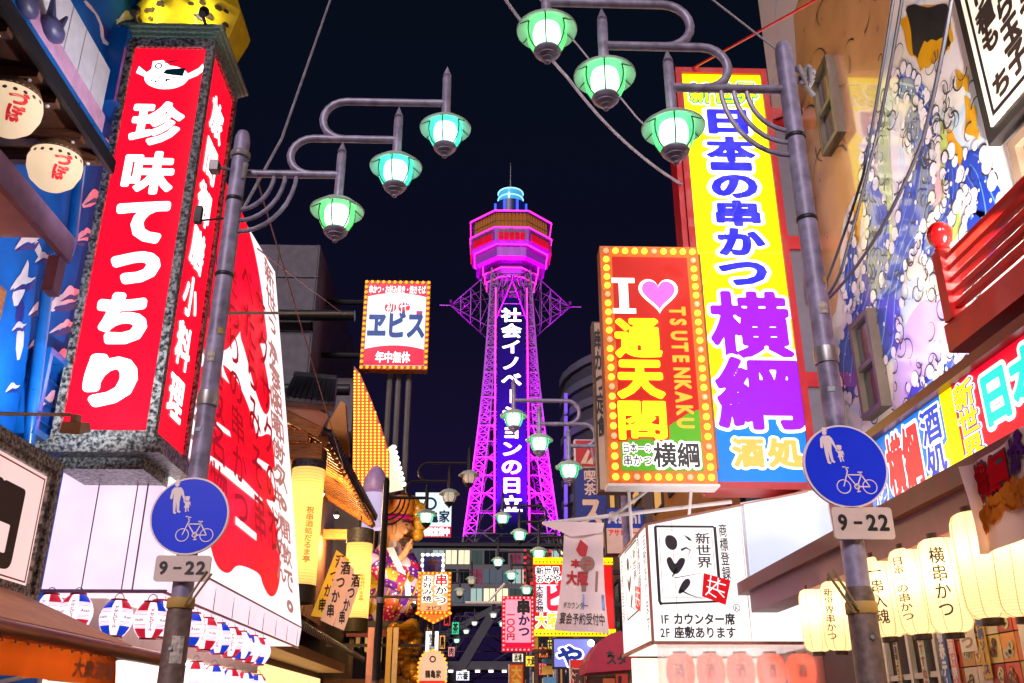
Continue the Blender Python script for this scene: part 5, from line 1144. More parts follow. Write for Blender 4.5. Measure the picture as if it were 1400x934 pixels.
for i, (dx, dy, dz, tx, ty, tz, pw, an) in enumerate(((-14, -12, 28.3, -3, -5, 46, 190000, 85), (14, -12, 28.3, 3, -5, 46, 190000, 85), (-5, -13, 28.3, -3, -6, 66, 460000, 60), (5, -13, 28.3, 3, -6, 66, 460000, 60), (-11.6, -.6, 77.2, -4, -2, 88, 3000, 100), (11.6, -.6, 77.2, 4, -2, 88, 3000, 100), (0, -11.6, 77.2, 0, -7, 90, 3400, 110), (-9, -.9, 75.9, -2, -4, 62, 5000, 110), (9, -.9, 75.9, 2, -4, 62, 5000, 110))):
    p = Vector((TX + dx, TY + dy, dz)); spot_light('flood_beam', p + Vector((0, 0, .35)), (TX + tx, TY + ty, tz), pw, MG, fl, an, .5)
    MB().lathe(p, [(.18, -.4), (.3, -.2), (.34, .2), (.3, .22), (.05, .05)], 10).build('housing', DARK, fl, True)
# ------------------------------------------------------------------ hall beneath the tower
t = thing('tower_base_hall', 'grey glazed hall bridging the street at the foot of the tower', 'building', (2, 148, 0))
GW = P('grey_hall_wall', '#6a6870', .6, var=.2, scale=.6)
MB().box(-16, 22, 146, 154, 18.2, 27.2).build('hall_body', GW, t); MB().box(-16.5, 22.5, 145.5, 154.5, 27.2, 27.7).build('roof_slab', DARK, t)
f2 = FY(-16, 22, 18.2, 27.2, 146)
lit = [E('#f0dcb0', 1.0), E('#a8c8c0', .75), E('#5a6a78', .5), P('poster_glass', '#7a3048', .3, emit=.4, var=.6, scale=1), GLASSD, E('#48605c', .3)]
for r_ in range(3):
    for i in range(19):
        a = i * 2 + .15; b = .5 + r_ * 2.9
        w_ = MB().fbox(f2, a, a + 1.7, b, b + 2.1, -.05, .06).build('window', lit[(i * 5 + r_ * 2 + i // 3) % 6], t)
        MB().fbox(f2, a + .8, a + .9, b, b + 2.1, .061, .14).build('mullion', DARK, w_)
LEG = P('dark_leg_concrete', '#4a4854', .7, var=.2, scale=.4)
for s in (-1, 1):
    MB().beam((TX + s * 13.5, 147, 0), (TX + s * 2.5, 147, 18.2), 2.0, 1.4).build('raking_leg', LEG, t); MB().beam((TX + s * 3, 146.5, 17.9), (TX + s * 16, 146.5, 11), .9, .9).build('brace', LEG, t)
MB().box(-14, 20, 146.2, 153, 9.0, 10.2).build('lower_beam', LEG, t)
for i in range(14): MB().box(-9 + 2 * i, -8.3 + 2 * i, 146, 146.15, 8.6, 8.95).build('ceiling_lamp', E('#ffe8d8', 2), t)
# ------------------------------------------------------------------ ordinary buildings closing the street
def block(label, X0, X1, Y0, Y1, H, col, face, rows, cols, seed, winlit=.4, roof=True):
    t = thing('town_building', label, 'building', ((X0 + X1) / 2, (Y0 + Y1) / 2, 0)); rr = random.Random(seed)
    MB().box(X0, X1, Y0, Y1, 0, H).build('wall', P('facade_' + col, col, .75, var=.25, scale=1.2, bump=.2), t)
    if roof: MB().box(X0 - .1, X1 + .1, Y0 - .1, Y1 + .1, H, H + .25).build('parapet', DARK, t)
    f2 = (FL(Y0, Y1, 0, H, X1) if face == 'L' else FR(Y0, Y1, 0, H, X0) if face == 'R' else FY(X0, X1, 0, H, Y0))
    cw, rh = f2.w / cols, f2.h / rows
    for r_ in range(rows):
        for c_ in range(cols):
            a, b = c_ * cw + cw * .2, r_ * rh + rh * .25
            fm = frame_ring(Frame(f2.pt(a, b, 0), f2.u, f2.v), cw * .6, rh * .55, .06, -.02, .06).build('window', DARK, t)
            q = rr.random(); MB().fbox(f2, a + .06, a + cw * .6 - .06, b + .06, b + rh * .55 - .06, -.02, .02).build('pane', E(rr.choice(('#e8b060', '#f0d8a8', '#c88848')), .7) if q < winlit else GLASSD, fm)
    return t
block('tan rendered building with small windows behind the red signs on the right', 4.35, 13, 13.6, 23.5, 8.6, '#9a6a38', 'R', 3, 5, 3, .5)
block('brown low building on the right behind the souvenir board', 4.2, 12, 23.7, 33, 9.5, '#5a4a48', 'R', 3, 4, 4)
block('dark building on the right nearest the tower hall', 5.5, 16, 48, 90, 12, '#3c3a44', 'R', 4, 12, 5)
block('dark flat-roofed building far down the street on the right', 6, 16, 92, 140, 16, '#35333c', 'R', 4, 12, 6)
block('narrow dark building behind the robed statue', -12, -4.7, 35, 46, 10, '#4a3c34', 'L', 3, 4, 7)
block('low dark building on the left beyond the white lit sign', -13, -5, 46.5, 80, 9.5, '#3e3a40', 'L', 3, 10, 8)
block('dark flat-roofed building far down the street on the left', -14, -6.5, 82, 140, 13, '#383640', 'L', 4, 12, 9)
# tall grey windowless building, left
t = thing('grey_tower_block', 'tall grey concrete building behind the tiled roof on the left', 'building', (-10, 39, 0))
MB().box(-16, -6.9, 34, 45, 0, 19.9).build('wall', CONC, t)
for i in range(7): MB().box(-16, -6.88, 33.95, 33.999, 4 + 2.4 * i, 4.06 + 2.4 * i).build('panel_joint', DARK, t)
for i in range(6): MB().box(-15 + 1.6 * i, -14.96 + 1.6 * i, 33.96, 33.999, 0, 19.9).build('panel_joint', DARK, t)
for z in (16.5, 13.4): MB().cyl((-9, 33.5, z), (-5.2, 33.5, z), .22, .22, 12).build('duct', DARK, t, True)
MB().box(-6.9, -5.4, 36, 44, 12.5, 14.8).build('roof_unit', CONC, t)
# ------------------------------------------------------------------ traditional shop with tiled eaves
t = thing('traditional_shop', 'timber shop with tiled eaves and orange lit rafters', 'building', (-8, 25, 0))
MB().box(-13, -5.0, 19.7, 31, 0, 8.4).build('wall', wood('shop_boards', '#2a1a10', '#503420'), t)
EX, EZ2, RX, RZ = -3.45, 7.45, -7.0, 9.6
MB().hexa([(EX, 19.9, EZ2), (EX, 29.6, EZ2 + .12), (RX, 29.6, RZ), (RX, 19.9, RZ), (EX, 19.9, EZ2 + .1), (EX, 29.6, EZ2 + .22), (RX, 29.6, RZ + .1), (RX, 19.9, RZ + .1)]).build('roof_deck', TIMBD, t)
for i in range(33):
    y = 19.95 + .3 * i
    MB().tube([(EX - .04, y, EZ2 + .14 + .0037 * i), (RX, y, RZ + .14)], .075, 6).build('tile_row', TILE, t, True)
    if i < 33: MB().cyl((EX + .03, y, EZ2 + .13 + .0037 * i), (EX - .05, y, EZ2 + .15 + .0037 * i), .095, .095, 10).build('eave_tile', TILE, t, True)
for i in range(24):
    y = 20.0 + .41 * i; MB().beam((EX - .05, y, EZ2 - .08), (-5.1, y, EZ2 + .9), .09, .12).build('rafter', TIMBER, t)
MB().box(EX - .1, EX - .02, 19.85, 29.65, EZ2 - .04, EZ2 + .06).build('fascia', TIMBD, t)
MB().box(-5.0, -3.5, 29.0, 29.2, 6.9, 7.2).build('end_beam', TIMBER, t); MB().box(-5.0, -3.6, 19.9, 20.1, 7.0, 7.35).build('end_beam', TIMBER, t)
MB().box(-5.3, -3.9, 19.72, 19.86, 7.35, 7.6).build('tie_beam', TIMBER, t); MB().box(-5.6, -4.3, 19.7, 19.84, 7.75, 8.0).build('tie_beam', TIMBER, t)
MB().beam((-5.9, 19.6, 8.9), (-3.5, 19.6, 7.75), .1, .3).build('barge_board', P('pale_barge_board', '#b0785a', .5), t); MB().beam((-5.8, 19.62, 8.55), (-3.6, 19.62, 7.5), .08, .22).build('barge_board', TIMBER, t)
for i in range(6): MB().box(-4.9, -4.86, 20.2 + 1.5 * i, 21.5 + 1.5 * i, 4.3, 6.8).build('wall_panel', TIMBD, t)
MB().poly(FY(-6, -2, 6, 12, 22.5), [FY(-6, -2, 6, 12, 22.5).px(*z) for z in ((445, 622), (448, 580), (466, 548), (472, 552), (477, 622))], -.3, 0).build('orange_dormer', P('orange_lit_board', '#e08a20', .5), t)
hq = [at(386, 548, Y=19.5), at(457, 556, Y=19.5), at(460, 523, Y=20.9), at(402, 517, Y=20.9)]
MB().hexa([p - Vector((0, 0, .12)) for p in hq] + hq).build('hip_deck', TIMBD, t)
for i in range(9):
    u = (i + .5) / 9; MB().tube([hq[0].lerp(hq[1], u) + Vector((0, 0, .03)), hq[3].lerp(hq[2], u) + Vector((0, 0, .03))], .085, 6).build('tile_row', TILE, t, True)
MB().tube([hq[3] + Vector((0, 0, .08)), hq[2] + Vector((0, 0, .08))], .1, 8).build('ridge_tile', TILE, t, True)
LX, LZ = -3.62, 3.32
MB().hexa([(LX, 19.4, LZ), (LX, 30, LZ), (-5.0, 30, LZ + .75), (-5, 19.4, LZ + .75), (LX, 19.4, LZ + .07), (LX, 30, LZ + .07), (-5, 30, LZ + .82), (-5, 19.4, LZ + .82)]).build('lower_roof_deck', TIMBD, t)
for i in range(44):
    y = 19.5 + .24 * i; MB().tube([(LX, y, LZ + .1), (-5.0, y, LZ + .85)], .06, 6).build('tile_row', TILE, t, True); MB().cyl((LX + .03, y, LZ + .08), (LX - .04, y, LZ + .1), .072, .072, 8).build('eave_tile', TILE, t, True)
MB().box(-5, -4.2, 19.5, 30, LZ - .3, LZ - .05).build('lower_soffit', P('cream_soffit', '#c8a878', .6), t)
fs = FL(19.6, 30.6, .1, 2.9, -4.98)
for i in range(7): MB().fbox(fs, .1 + 1.5 * i, 1.5 + 1.5 * i, 0, 2.75, .0, .05).build('shopfront_panel', E('#ffcf90', 1.1), t)
wl = thing('eave_spotlights', 'small white spotlights under the tiled eave', 'spotlight', (-4.3, 23, 7))
for x, y in ((440, 675), (460, 705)):
    p = at(x, y, X=-4.2); MB().cyl(p + Vector((0, 0, .12)), p, .05, .09, 10).build('housing', DARK, wl, True); MB().ball(p - Vector((0, 0, .01)), .07, 8).build('lens', E('#fff8e8', 5), wl)
    spot_light('spot_beam', p - Vector((0, 0, .1)), p + Vector((-.4, -1.0, -2)), 60, (1, .8, .5), wl, 120, .05)
point_light('eave_glow', (-4.4, 23.0, 6.7), 700, (1, .62, .25), wl, .15); point_light('eave_glow', (-4.4, 28, 6.5), 420, (1, .62, .25), wl, .15)
# tall cylinder lanterns
YPAP = paper('amber_lantern_paper', '#ffd684', .45, .75, 30)
def cyl_lantern(label, X, Y, z0, z1, r):
    t = thing('cylinder_lantern', label, 'lantern', (X, Y, z0), 'tall amber cylinder lanterns'); c = (X, Y, 0)
    b_ = MB().lathe(c, [(r, z0 + .35), (r, z1 - .3)], 28).build('paper_shade', YPAP, t, True)
    MB().lathe(c, [(.1, z0 - .02), (r + .01, z0), (r + .01, z0 + .36), (r - .02, z0 + .37)], 28).build('dark_base', P('dark_olive_band', '#3a3420', .5), t, True)
    MB().lathe(c, [(r - .02, z1 - .32), (r + .02, z1 - .3), (r + .02, z1 + .1), (r - .05, z1 + .12)], 28).build('striped_cap', P('striped_cap_cloth', '#4a4a58', .5, var=.9, scale=14), t, True)
    q = MB(); n = 20; q.text(Round(c, lambda b: r, R(-62), r), '祝串酒処だるま亭', (-.09, z0 + .8, .09, z1 - 1.2), .01, .02, True, 30, norm=False); q.build('lettering', P('amber_brown_print', '#b07a2c', .5, emit=.3), b_)
    for z in (z0 + .9, (z0 + z1) / 2, z1 - .9): point_light('lantern_bulb', (X, Y, z), 5, (1, .72, .34), t, .06)
    MB().cyl((X, Y, z1 + .1), (X, Y, z1 + .5), .02, .02, 6).build('hanger', DARK, t)
cyl_lantern('nearer tall amber cylinder lantern beside the slanting billboard', -3.93, 20.3, 3.95, 7.15, .36)
cyl_lantern('farther tall amber cylinder lantern beside the robed statue', -3.58, 27, 3.95, 6.7, .37)
# fan of boards
t = thing('fan_boards', 'three slanting yellow and pink lettered boards between the amber lanterns', 'board', (-3.4, 21.2, 3.6))
for i, (q, c_) in enumerate(((((425, 842), (460, 752), (478, 765), (445, 845)), '#e8b030'), (((438, 848), (466, 760), (484, 778), (455, 856)), '#eab08a'), (((456, 856), (482, 778), (492, 800), (470, 862)), '#f0b490'))):
    Y_ = 20.9 - .12 * i; f2 = FY(-4, -2, 3, 6, Y_); pts = [f2.px(*z) for z in q]
    o = MB().poly(f2, pts, -.03, 0).build('board', P('board_' + c_, c_, .5, emit=.55), t)
    q_ = MB()
    for k in range(4): 
        u = (k + .6) / 4.4; A = Vector(pts[0]).lerp(Vector(pts[1]), u); B = Vector(pts[3]).lerp(Vector(pts[2]), u); w_ = (B - A).length; C_ = A.lerp(B, .25); q_.glyph(f2, '串かつ酒'[k], C_.x, C_.y - .1, w_ * .55, .3, .006, .03, 28)
    q_.build('lettering', P('dark_brown_print', '', 0), o)
# ------------------------------------------------------------------ EBISU style sign on posts
t = thing('bulb_edged_sign', 'white and crimson lit sign with blue brush lettering, edged by orange bulbs', 'sign', (-3.9, 36.2, 9))
p0, p1 = at(492, 501, Y=36), at(585, 388, Y=36); f2 = FY(p0.x + .1, p1.x, p0.z, p1.z, 36); w, h = f2.w, f2.h
MB().fbox(f2, -.12, w + .12, -.12, h + .12, -.5, -.01).build('cabinet', P('orange_case', '#a84a10', .45), t)
wp = MB().fbox(f2, .05, w - .05, .05, h - .05, -.01, .02).build('white_panel', E('#e0f0fa', .9), t)
CR = E('#d80a3c', 1.1)
cv = lambda y, s: [(.05 + (w - .1) * i / 12, y + s * .18 * (1 - ((i - 6) / 6) ** 2)) for i in range(13)]
MB().poly(f2, [(.05, h - .05)] + cv(h * .83, 1)[0:13] + [(w - .05, h - .05)], .03).build('crimson_band', CR, t); MB().poly(f2, [(.05, .05), (w - .05, .05)] + cv(h * .2, 1)[::-1], .03).build('crimson_band', CR, t)
MB().text(f2, '串かつ・お好み焼き・焼きそば', (.03, .865, .97, .97), .045, .015, res=40).text(f2, '年中無休', (.2, .04, .76, .175), .045, .03, res=40).build('lettering', WL, t)
m = MB(); m.disc(f2, w * .4, h * .7, .25, .03); m.disc(f2, w * .625, h * .7, .25, .03); ci = m.build('crimson_discs', CR, t); MB().text(f2, '初 代', (.325, .62, .7, .78), .045, .0, res=36).build('lettering', WL, ci)
MB().text(f2, 'ヱビス', (.03, .32, .99, .66), .035, .05).build('brush_lettering', E('#0a3c88', .9), t); MB().fbox(f2, w * .83, w * .93, h * .57, h * .66, .02, .032).build('seal', E('#b03880', .8), t)
ob = mesh_of(MB().ball((0, 0, 0), .05, 8), 'bulb', E('#ff9018', 2.6), True)
bulb_frame(t, Frame(f2.pt(-.04, -.04, 0), f2.u, f2.v), w + .08, h + .08, .24, .07, ob, None, .04)
for x in (533, 545, 559): p = at(x, 520, Y=36.6); MB().cyl((p.x, 36.6, 6), (p.x, 36.6, p0.z - .1), .13, .13, 8).build('post', P('grey_post', '#76706e', .5, .3), t, True)
for z in (p0.z + .6, p1.z - .8): MB().cyl((-6.9, 36.3, z), (f2.o.x, 36.3, z), .12, .12, 8).build('side_arm', DARK, t, True)
# fan of bulbs
t = thing('bulb_sign', 'orange fan shaped panel covered in rows of amber bulbs', 'sign', (-4.2, 33, 8))
f2 = FY(-6, -2, 8, 15, 33); q = [f2.px(*z) for z in ((481, 690), (484, 500), (492, 510), (507, 545), (520, 580), (531, 615), (531, 690))]
MB().poly(f2, q, -.4, 0).build('backing', P('orange_backing', '#c8580c', .5), t)
mb = MB()
for i in range(9):
    for j in range(46):
        x, y = 484.5 + 5.6 * i + (690 - (500 + j * 4.3)) * .004, 500 + j * 4.3
        if inp(*f2.px(x - 1, y - 5), q) and inp(*f2.px(x + 1, y), q):
            a, b = f2.px(x, y); mb.ball(f2.pt(a, b, .05), .045, 6)
mb.build('bulb_rows', E('#ffb838', 3.0), t)['kind'] = 'stuff'
t = thing('lilac_dome', 'lilac dome with white drapes in front of the bulb panel', 'ornament', at(513, 690, Y=32))
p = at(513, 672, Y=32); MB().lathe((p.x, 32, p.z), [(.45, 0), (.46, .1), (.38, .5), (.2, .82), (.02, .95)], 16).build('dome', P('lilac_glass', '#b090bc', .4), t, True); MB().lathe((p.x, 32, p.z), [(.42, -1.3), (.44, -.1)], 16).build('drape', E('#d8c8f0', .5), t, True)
# small sign row of lamps on a slanting cream panel
t = thing('slanted_lamp_panel', 'cream panel edged with round white bulbs above the statue', 'sign', at(548, 625, Y=35))
f2 = FY(-6, -1, 6, 14, 35); MB().poly(f2, [f2.px(*z) for z in ((531, 612), (537, 608), (551, 668), (531, 672))], -.2, 0).build('panel', E('#ffe8c8', .9), t)
wb = mesh_of(MB().ball((0, 0, 0), .09, 8), 'bulb', E('#fff4e0', 3), True)
for i in range(8): inst('bulb', wb, f2.pt(*f2.px(539 + 1.9 * i, 612 + 7.2 * i), .05), t)
# ------------------------------------------------------------------ big robed statue
def robe_mat():
    m, nt, b, tc = nodes_of('painted_robe', .4)
    v = nt.nodes.new('ShaderNodeTexVoronoi'); v.inputs['Scale'].default_value = 2.3; nt.links.new(tc.outputs['Object'], v.inputs['Vector'])
    s = nt.nodes.new('ShaderNodeSeparateColor'); nt.links.new(v.outputs['Color'], s.inputs[0])
    r = ramp(nt, [(0, '#6a1c9a'), (.2, '#c81c5c'), (.4, '#e8d8e0'), (.58, '#c8a018'), (.7, '#d85020'), (.85, '#e8b0c8')], 'CONSTANT'); nt.links.new(s.outputs[0], r.inputs[0])
    v2 = nt.nodes.new('ShaderNodeTexVoronoi'); v2.inputs['Scale'].default_value = 7; nt.links.new(tc.outputs['Object'], v2.inputs['Vector'])
    r2 = ramp(nt, [(.25, (1, 1, 1)), (.3, (0, 0, 0))]); nt.links.new(v2.outputs['Distance'], r2.inputs[0])
    mx = nt.nodes.new('ShaderNodeMixRGB'); nt.links.new(r2.outputs[0], mx.inputs[0]); nt.links.new(r.outputs[0], mx.inputs[1]); mx.inputs[2].default_value = (*lin('#f0e0c0'), 1)
    nt.links.new(mx.outputs[0], b.inputs['Base Color']); nt.links.new(mx.outputs[0], b.inputs['Emission Color']); b.inputs['Emission Strength'].default_value = 0
    return m
t = thing('robed_statue', 'huge laughing statue in a flowered robe and orange hat above the shop', 'statue', (-3.4, 34, 4.9))
SK = P('statue_skin', '#d8935c', .45, var=.12); HATM = P('orange_hat_paint', '#e07a10', .45, var=.3, scale=5)
cx, cy_, cz = -3.55, 34.2, 4.9
b = MB().lathe((cx, cy_, cz), [(.75, 0), (1.0, .25), (1.12, .8), (1.1, 1.3), (.92, 1.9), (.7, 2.4), (.45, 2.75), (.3, 2.95)], 24, sx=1.05, sy=.85)
for i, (x, y, z) in enumerate(b.v):
    u = max(0, min(1, (z - cz) / 2.95)); b.v[i] = (x + .25 * math.sin(u * 3.1) * (1 if x > cx else .4) + .2 * u, y, z)
b.build('robe', robe_mat(), t, True)
b = MB(); b.tube([(cx - .5, cy_ - .7, cz + 2.2), (cx + .1, cy_ - 1.0, cz + 1.5), (cx + .75, cy_ - .9, cz + 1.2)], .33, 12); b.build('sleeve', MATS['painted_robe'], t, True)
MB().poly(FY(cx - 1, cx + 2, cz, cz + 3, cy_ - .98), [(1.1, 2.45), (1.35, 2.5), (2.0, 1.2), (2.05, .7), (1.85, .75), (1.8, 1.2)], -.1, .0).build('white_collar', P('white_cloth_paint', '#e0dce4', .5), t)
hx, hz = cx + .35, cz + 3.3
b = MB().ball((hx, cy_, hz), .55, 20, 1, .95, 1.08)
for i, (x, y, z) in enumerate(b.v):
    a = (x - hx) / .55; e = (z - hz) / .6
    if a > .3: x += .1 * math.exp(-((e + .02) / .16) ** 2) * a + .07 * math.exp(-((e + .45) / .2) ** 2) * a + .05 * math.exp(-((e - .35) / .2) ** 2) * a - .05 * math.exp(-((e + .25) / .1) ** 2) * a
    b.v[i] = (x, y, z)
hd = b.build('head', SK, t, True)
MB().ball((hx - .05, cy_ - .52, hz - .05), .16, 10, .6, .5, 1.5).build('ear', SK, hd, True); MB().ball((hx + .34, cy_ - .36, hz - .12), .15, 10).build('cheek', SK, hd, True); MB().ball((hx + .36, cy_ - .4, hz + .1), .05, 8, 1.4, .6, .6).build('eye', BLACK, hd, True)
MB().tube([(hx + .3, cy_ - .46, hz - .3), (hx + .42, cy_ - .4, hz - .32), (hx + .52, cy_ - .28, hz - .27)], .03, 6).build('mouth', P('dark_red_mouth', '#6a1414', .5), hd, True)
b = MB()
for i in range(6): b.cyl((hx + .2 + .07 * i, cy_ - .3 + .04 * i, hz - .42), (hx + .35 + .05 * i, cy_ - .3 + .04 * i, hz - .85 + .03 * i), .1, .03, 8)
b.build('beard', P('grey_brown_beard', '#6a5648', .6), hd, True)
MB().tube([(hx + .1, cy_ - .85, cz + 2.0), (hx + .4, cy_ - .85, cz + 2.3), (hx + .55, cy_ - .75, cz + 2.6)], .12, 10).build('forearm', SK, t, True)
hp = MB()
for i in range(5): hp.tube([(hx + .5, cy_ - .84 + .06 * i, cz + 2.6), (hx + .6, cy_ - .86 + .06 * i, cz + 2.7), (hx + .62, cy_ - .86 + .06 * i, cz + 2.82 - (.07 if i == 4 else .02 * abs(i - 2)))], .035, 6)
hp.ball((hx + .54, cy_ - .74, cz + 2.6), .13, 10); hp.build('hand', SK, t, True)
ob_ = MB()
for k in range(5): ob_.tube([(cx - .9 + .45 * k + .1 * u, cy_ - .98 + .012 * (k - 2) ** 2 * 2, cz + .25 + .28 * u) for u in range(0, 6)], .035, 6)
stuff(ob_.build('robe_folds', P('gold_fold_trim', '#c8901c', .4, .2), t, True))
MB().lathe((cx + .18, cy_, cz + 1.22), [(1.16, 0), (1.2, .08), (1.2, .26), (1.14, .34)], 24, sx=1.02, sy=.85).build('sash', P('gold_sash', '#b8801a', .4, .2, var=.4, scale=9), t, True)
MB().tube([(hx + .24, cy_ - .47, hz + .2), (hx + .38, cy_ - .42, hz + .24), (hx + .5, cy_ - .3, hz + .2)], .03, 6).build('eyebrow', P('dark_brow', '#2a1a12', .6), hd, True)
MB().lathe((hx - .02, cy_, hz + .32), [(.56, 0), (.62, .05), (.6, .12), (.57, .16)], 20).build('hat_band', P('magenta_band', '#c8186c', .4), t, True)
b = MB().lathe((hx - .05, cy_, hz + .46), [(.56, 0), (.6, .25), (.52, .6), (.4, .75), (.05, .82)], 18)
b.v = [(x + .25 * (z - hz - .46), y, z) for x, y, z in b.v]; b.build('hat', HATM, t, True)
gm_ = P('gold_ball_paint', '#c88a0c', .35, var=.25)
for i, (dx, dz, r_) in enumerate(((.42, .95, .42), (.75, .75, .36), (.78, .25, .3), (.72, -.1, .27))): MB().ball((hx + dx, cy_ + .35, hz + dz), r_, 14).build('gold_ball', gm_, t, True)
MB().box(-4.9, -2.4, 33.4, 35.5, 4.6, 4.88).build('platform', DARK, t); MB().box(-4.7, -2.5, 33.36, 33.6, 4.35, 4.6).build('red_skirting', P('dark_red_cloth', '#7a1018', .5), t)
for x in (-4.6, -2.7): MB().box(x, x + .16, 33.6, 33.76, 0, 4.6).build('support_post', TIMBD, t)
spot_light('statue_beam', (-2.2, 31.0, 5.2), (-3.3, 34, 7.6), 520, (1, .85, .65), t, 80, .1); MB().cyl((-2.2, 31.0, 5.05), (-2.26, 31.1, 5.2), .08, .1, 10).build('floodlight', DARK, t, True); MB().cyl((-2.2, 31, 5.1), (-2.7, 33.5, 4.7), .02, .02, 6).build('floodlight_arm', DARK, t)
t = thing('gold_treasure_figure', 'golden heaped treasure figure beneath the robed statue', 'figure', at(552, 930, Y=32))
GO = P('gold_paint', '#e0a018', .3, .25, var=.35, scale=6)
b = MB(); r4 = random.Random(5)
for i in range(34):
    u = i / 34; p = at(553 + r4.uniform(-20, 22) * (1 - .35 * u), 930 - 78 * u, Y=32); b.ball(p + Vector((0, r4.uniform(-.2, .2), 0)), r4.uniform(.13, .27), 10, r4.uniform(.8, 1.6), 1, r4.uniform(.6, 1))
c = at(553, 934, Y=32); b.box(c.x - .35, c.x + .35, 31.8, 32.3, 0, c.z + .2)
b.build('heaped_body', GO, t, True)
for x0, y0 in ((553, 858), (549, 893)): p = at(x0, y0, Y=31.6); MB().lathe(p, [(.02, -.1), (.3, -.07), (.37, .02), (.34, .09), (.02, .1)], 18).build('gold_dish', GO, t, True)
t = thing('shop_banner_row', 'pale vertical banners and posts left of the golden figure', 'banner', at(530, 900, Y=31))
for i, (x, c_) in enumerate(((508, '#e0a0a8'), (534, '#e8c070'), (541, '#e8d0b0'))): p, q_ = at(x, 858, Y=31), at(x, 934, Y=31); MB().box(p.x - .1, p.x + .1, 30.98, 31.0, q_.z - 1, p.z).build('banner', P('ban_' + c_, c_, .6), t)
MB().box(-5.0, -2.75, 31.2, 33, 0, 2.9).build('stall_box', TIMBD, t)
# ------------------------------------------------------------------ left row of hanging signs
def sign_box(name, label, q, Y, frame_mat, panel, Z_down=None, thick=.25, bulbs=None, step=.2, br=.05):
    p0, p1 = at(q[0], q[3], Y=Y), at(q[2], q[1], Y=Y); f2 = FY(p0.x, at(q[2], q[3], Y=Y).x, p0.z, p1.z, Y)
    t = thing(name, label, 'sign', ((p0.x + p1.x) / 2, Y, p0.z))
    MB().fbox(f2, 0, f2.w, 0, f2.h, -thick, -.01).build('cabinet', frame_mat, t)
    e = .1 if bulbs else .03
    MB().fbox(f2, e, f2.w - e, e, f2.h - e, -.01, .01).build('panel', panel, t)
    if bulbs: bulb_frame(t, Frame(f2.pt(.05, .05, 0), f2.u, f2.v), f2.w - .1, f2.h - .1, step, br, bulbs, None, .03)
    return t, f2
INKL = P('black_print', '', 0)
t, f2 = sign_box('white_sign', 'white lit sign with a crimson foot band beside the dark street lamp', (565, 673, 617, 735), 42, DARK, E('#dcf4fa', .9))
MB().fbox(f2, .03, f2.w - .03, .03, f2.h * .24, .01, .02).build('crimson_band', CR, t); MB().text(f2, '24時間営業中', (.04, .03, .96, .22), .03, .04, res=36).build('lettering', WL, t)
m = MB(); m.ring(f2, f2.w * .42, f2.h * .74, .2, .3, .02); m.text(f2, '鶴亀家', (.05, .32, .95, .6), .02, .03, res=36); m.build('brush_lettering', E('#0c2c60', .4), t); MB().box(-4.8, f2.o.x, 42.1, 42.2, f2.o.z + .4, f2.o.z + .5).build('bracket', DARK, t); MB().box(-4.8, f2.o.x, 42.1, 42.2, f2.o.z + 1.6, f2.o.z + 1.7).build('bracket', DARK, t)
t, f2 = sign_box('skewer_sign', 'peach sign with skewer lettering in a frame of amber bulbs, pointed foot', (570, 782, 616, 840), 30, P('orange_case', '', 0), E('#f8a878', .85), bulbs=ob, step=.13, br=.04)
MB().poly(f2, [(0, 0), (f2.w, 0), (f2.w * .5, -.28)], -.2, 0).build('pointed_foot', P('orange_lit_case2', '#d06a18', .5, emit=.4), t)
for i in range(9): inst('bulb', ob, f2.pt(f2.w * i / 8, -.28 * (1 - abs(i - 4) / 4) + .03, .03), t, scale=(.8,) * 3)
layered(t, f2, '串', (.5, .66, .9, .95), (.1, .03), (WL, E('#c81420', .7)), c=.015, res=40); layered(t, f2, 'かつ', (.5, .22, .88, .67), (.1, .03), (WL, INKL), c=.015, vert=True, res=40); layered(t, f2, 'お好み焼', (.14, .28, .44, .92), (.09, .03), (WL, INKL), c=.015, vert=True, res=36); MB().text(f2, 'ヱビス', (.25, .08, .75, .2), .015, .03, res=30).build('lettering', INKL, t)
MB().cyl((f2.pt(f2.w * .5, -.2, -.12)), (f2.pt(f2.w * .5, -.95, -.12)), .05, .05, 8).build('post', DARK, t); MB().box(-5, f2.o.x, 30.1, 30.16, f2.o.z + .5, f2.o.z + .58).build('bracket', DARK, t)
t = thing('round_topped_sign', 'small peach round topped sign ringed with amber bulbs, bottom centre left', 'sign', at(592, 934, Y=29.8))
f2 = FY(-1.93, -1.09, 2.55, 3.75, 29.8)
arch = [(0, 0), (.84, 0), (.84, .6)] + [(.42 + .42 * math.cos(R(u)), .62 + .5 * math.sin(R(u))) for u in range(0, 181, 15)] + [(0, .6)]
MB().poly(f2, arch, -.2, 0).build('panel', E('#f8c0a0', .85), t); MB().fbox(f2, .03, .81, .02, .24, .004, .01).build('red_band', E('#e83018', .8), t)
for i, (a, b) in enumerate([(0, .1 + .13 * k) for k in range(4)] + [(.42 - .43 * math.cos(R(u)), .62 + .5 * math.sin(R(u))) for u in range(0, 181, 15)] + [(.84, .1 + .13 * k) for k in range(4)]): inst('bulb', ob, f2.pt(a, b, .03), t, scale=(.8,) * 3)
f2.w, f2.h = .84, 1.2; m = MB(); m.ring(f2, .42, .86, .06, .1, .01); m.text(f2, '鶴亀家', (.24, .26, .82, .46), .01, .03, res=30); m.build('lettering', INKL, t); MB().cyl((-1.5, 29.9, 0), (-1.5, 29.9, 2.6), .05, .05, 8).build('post', DARK, t)
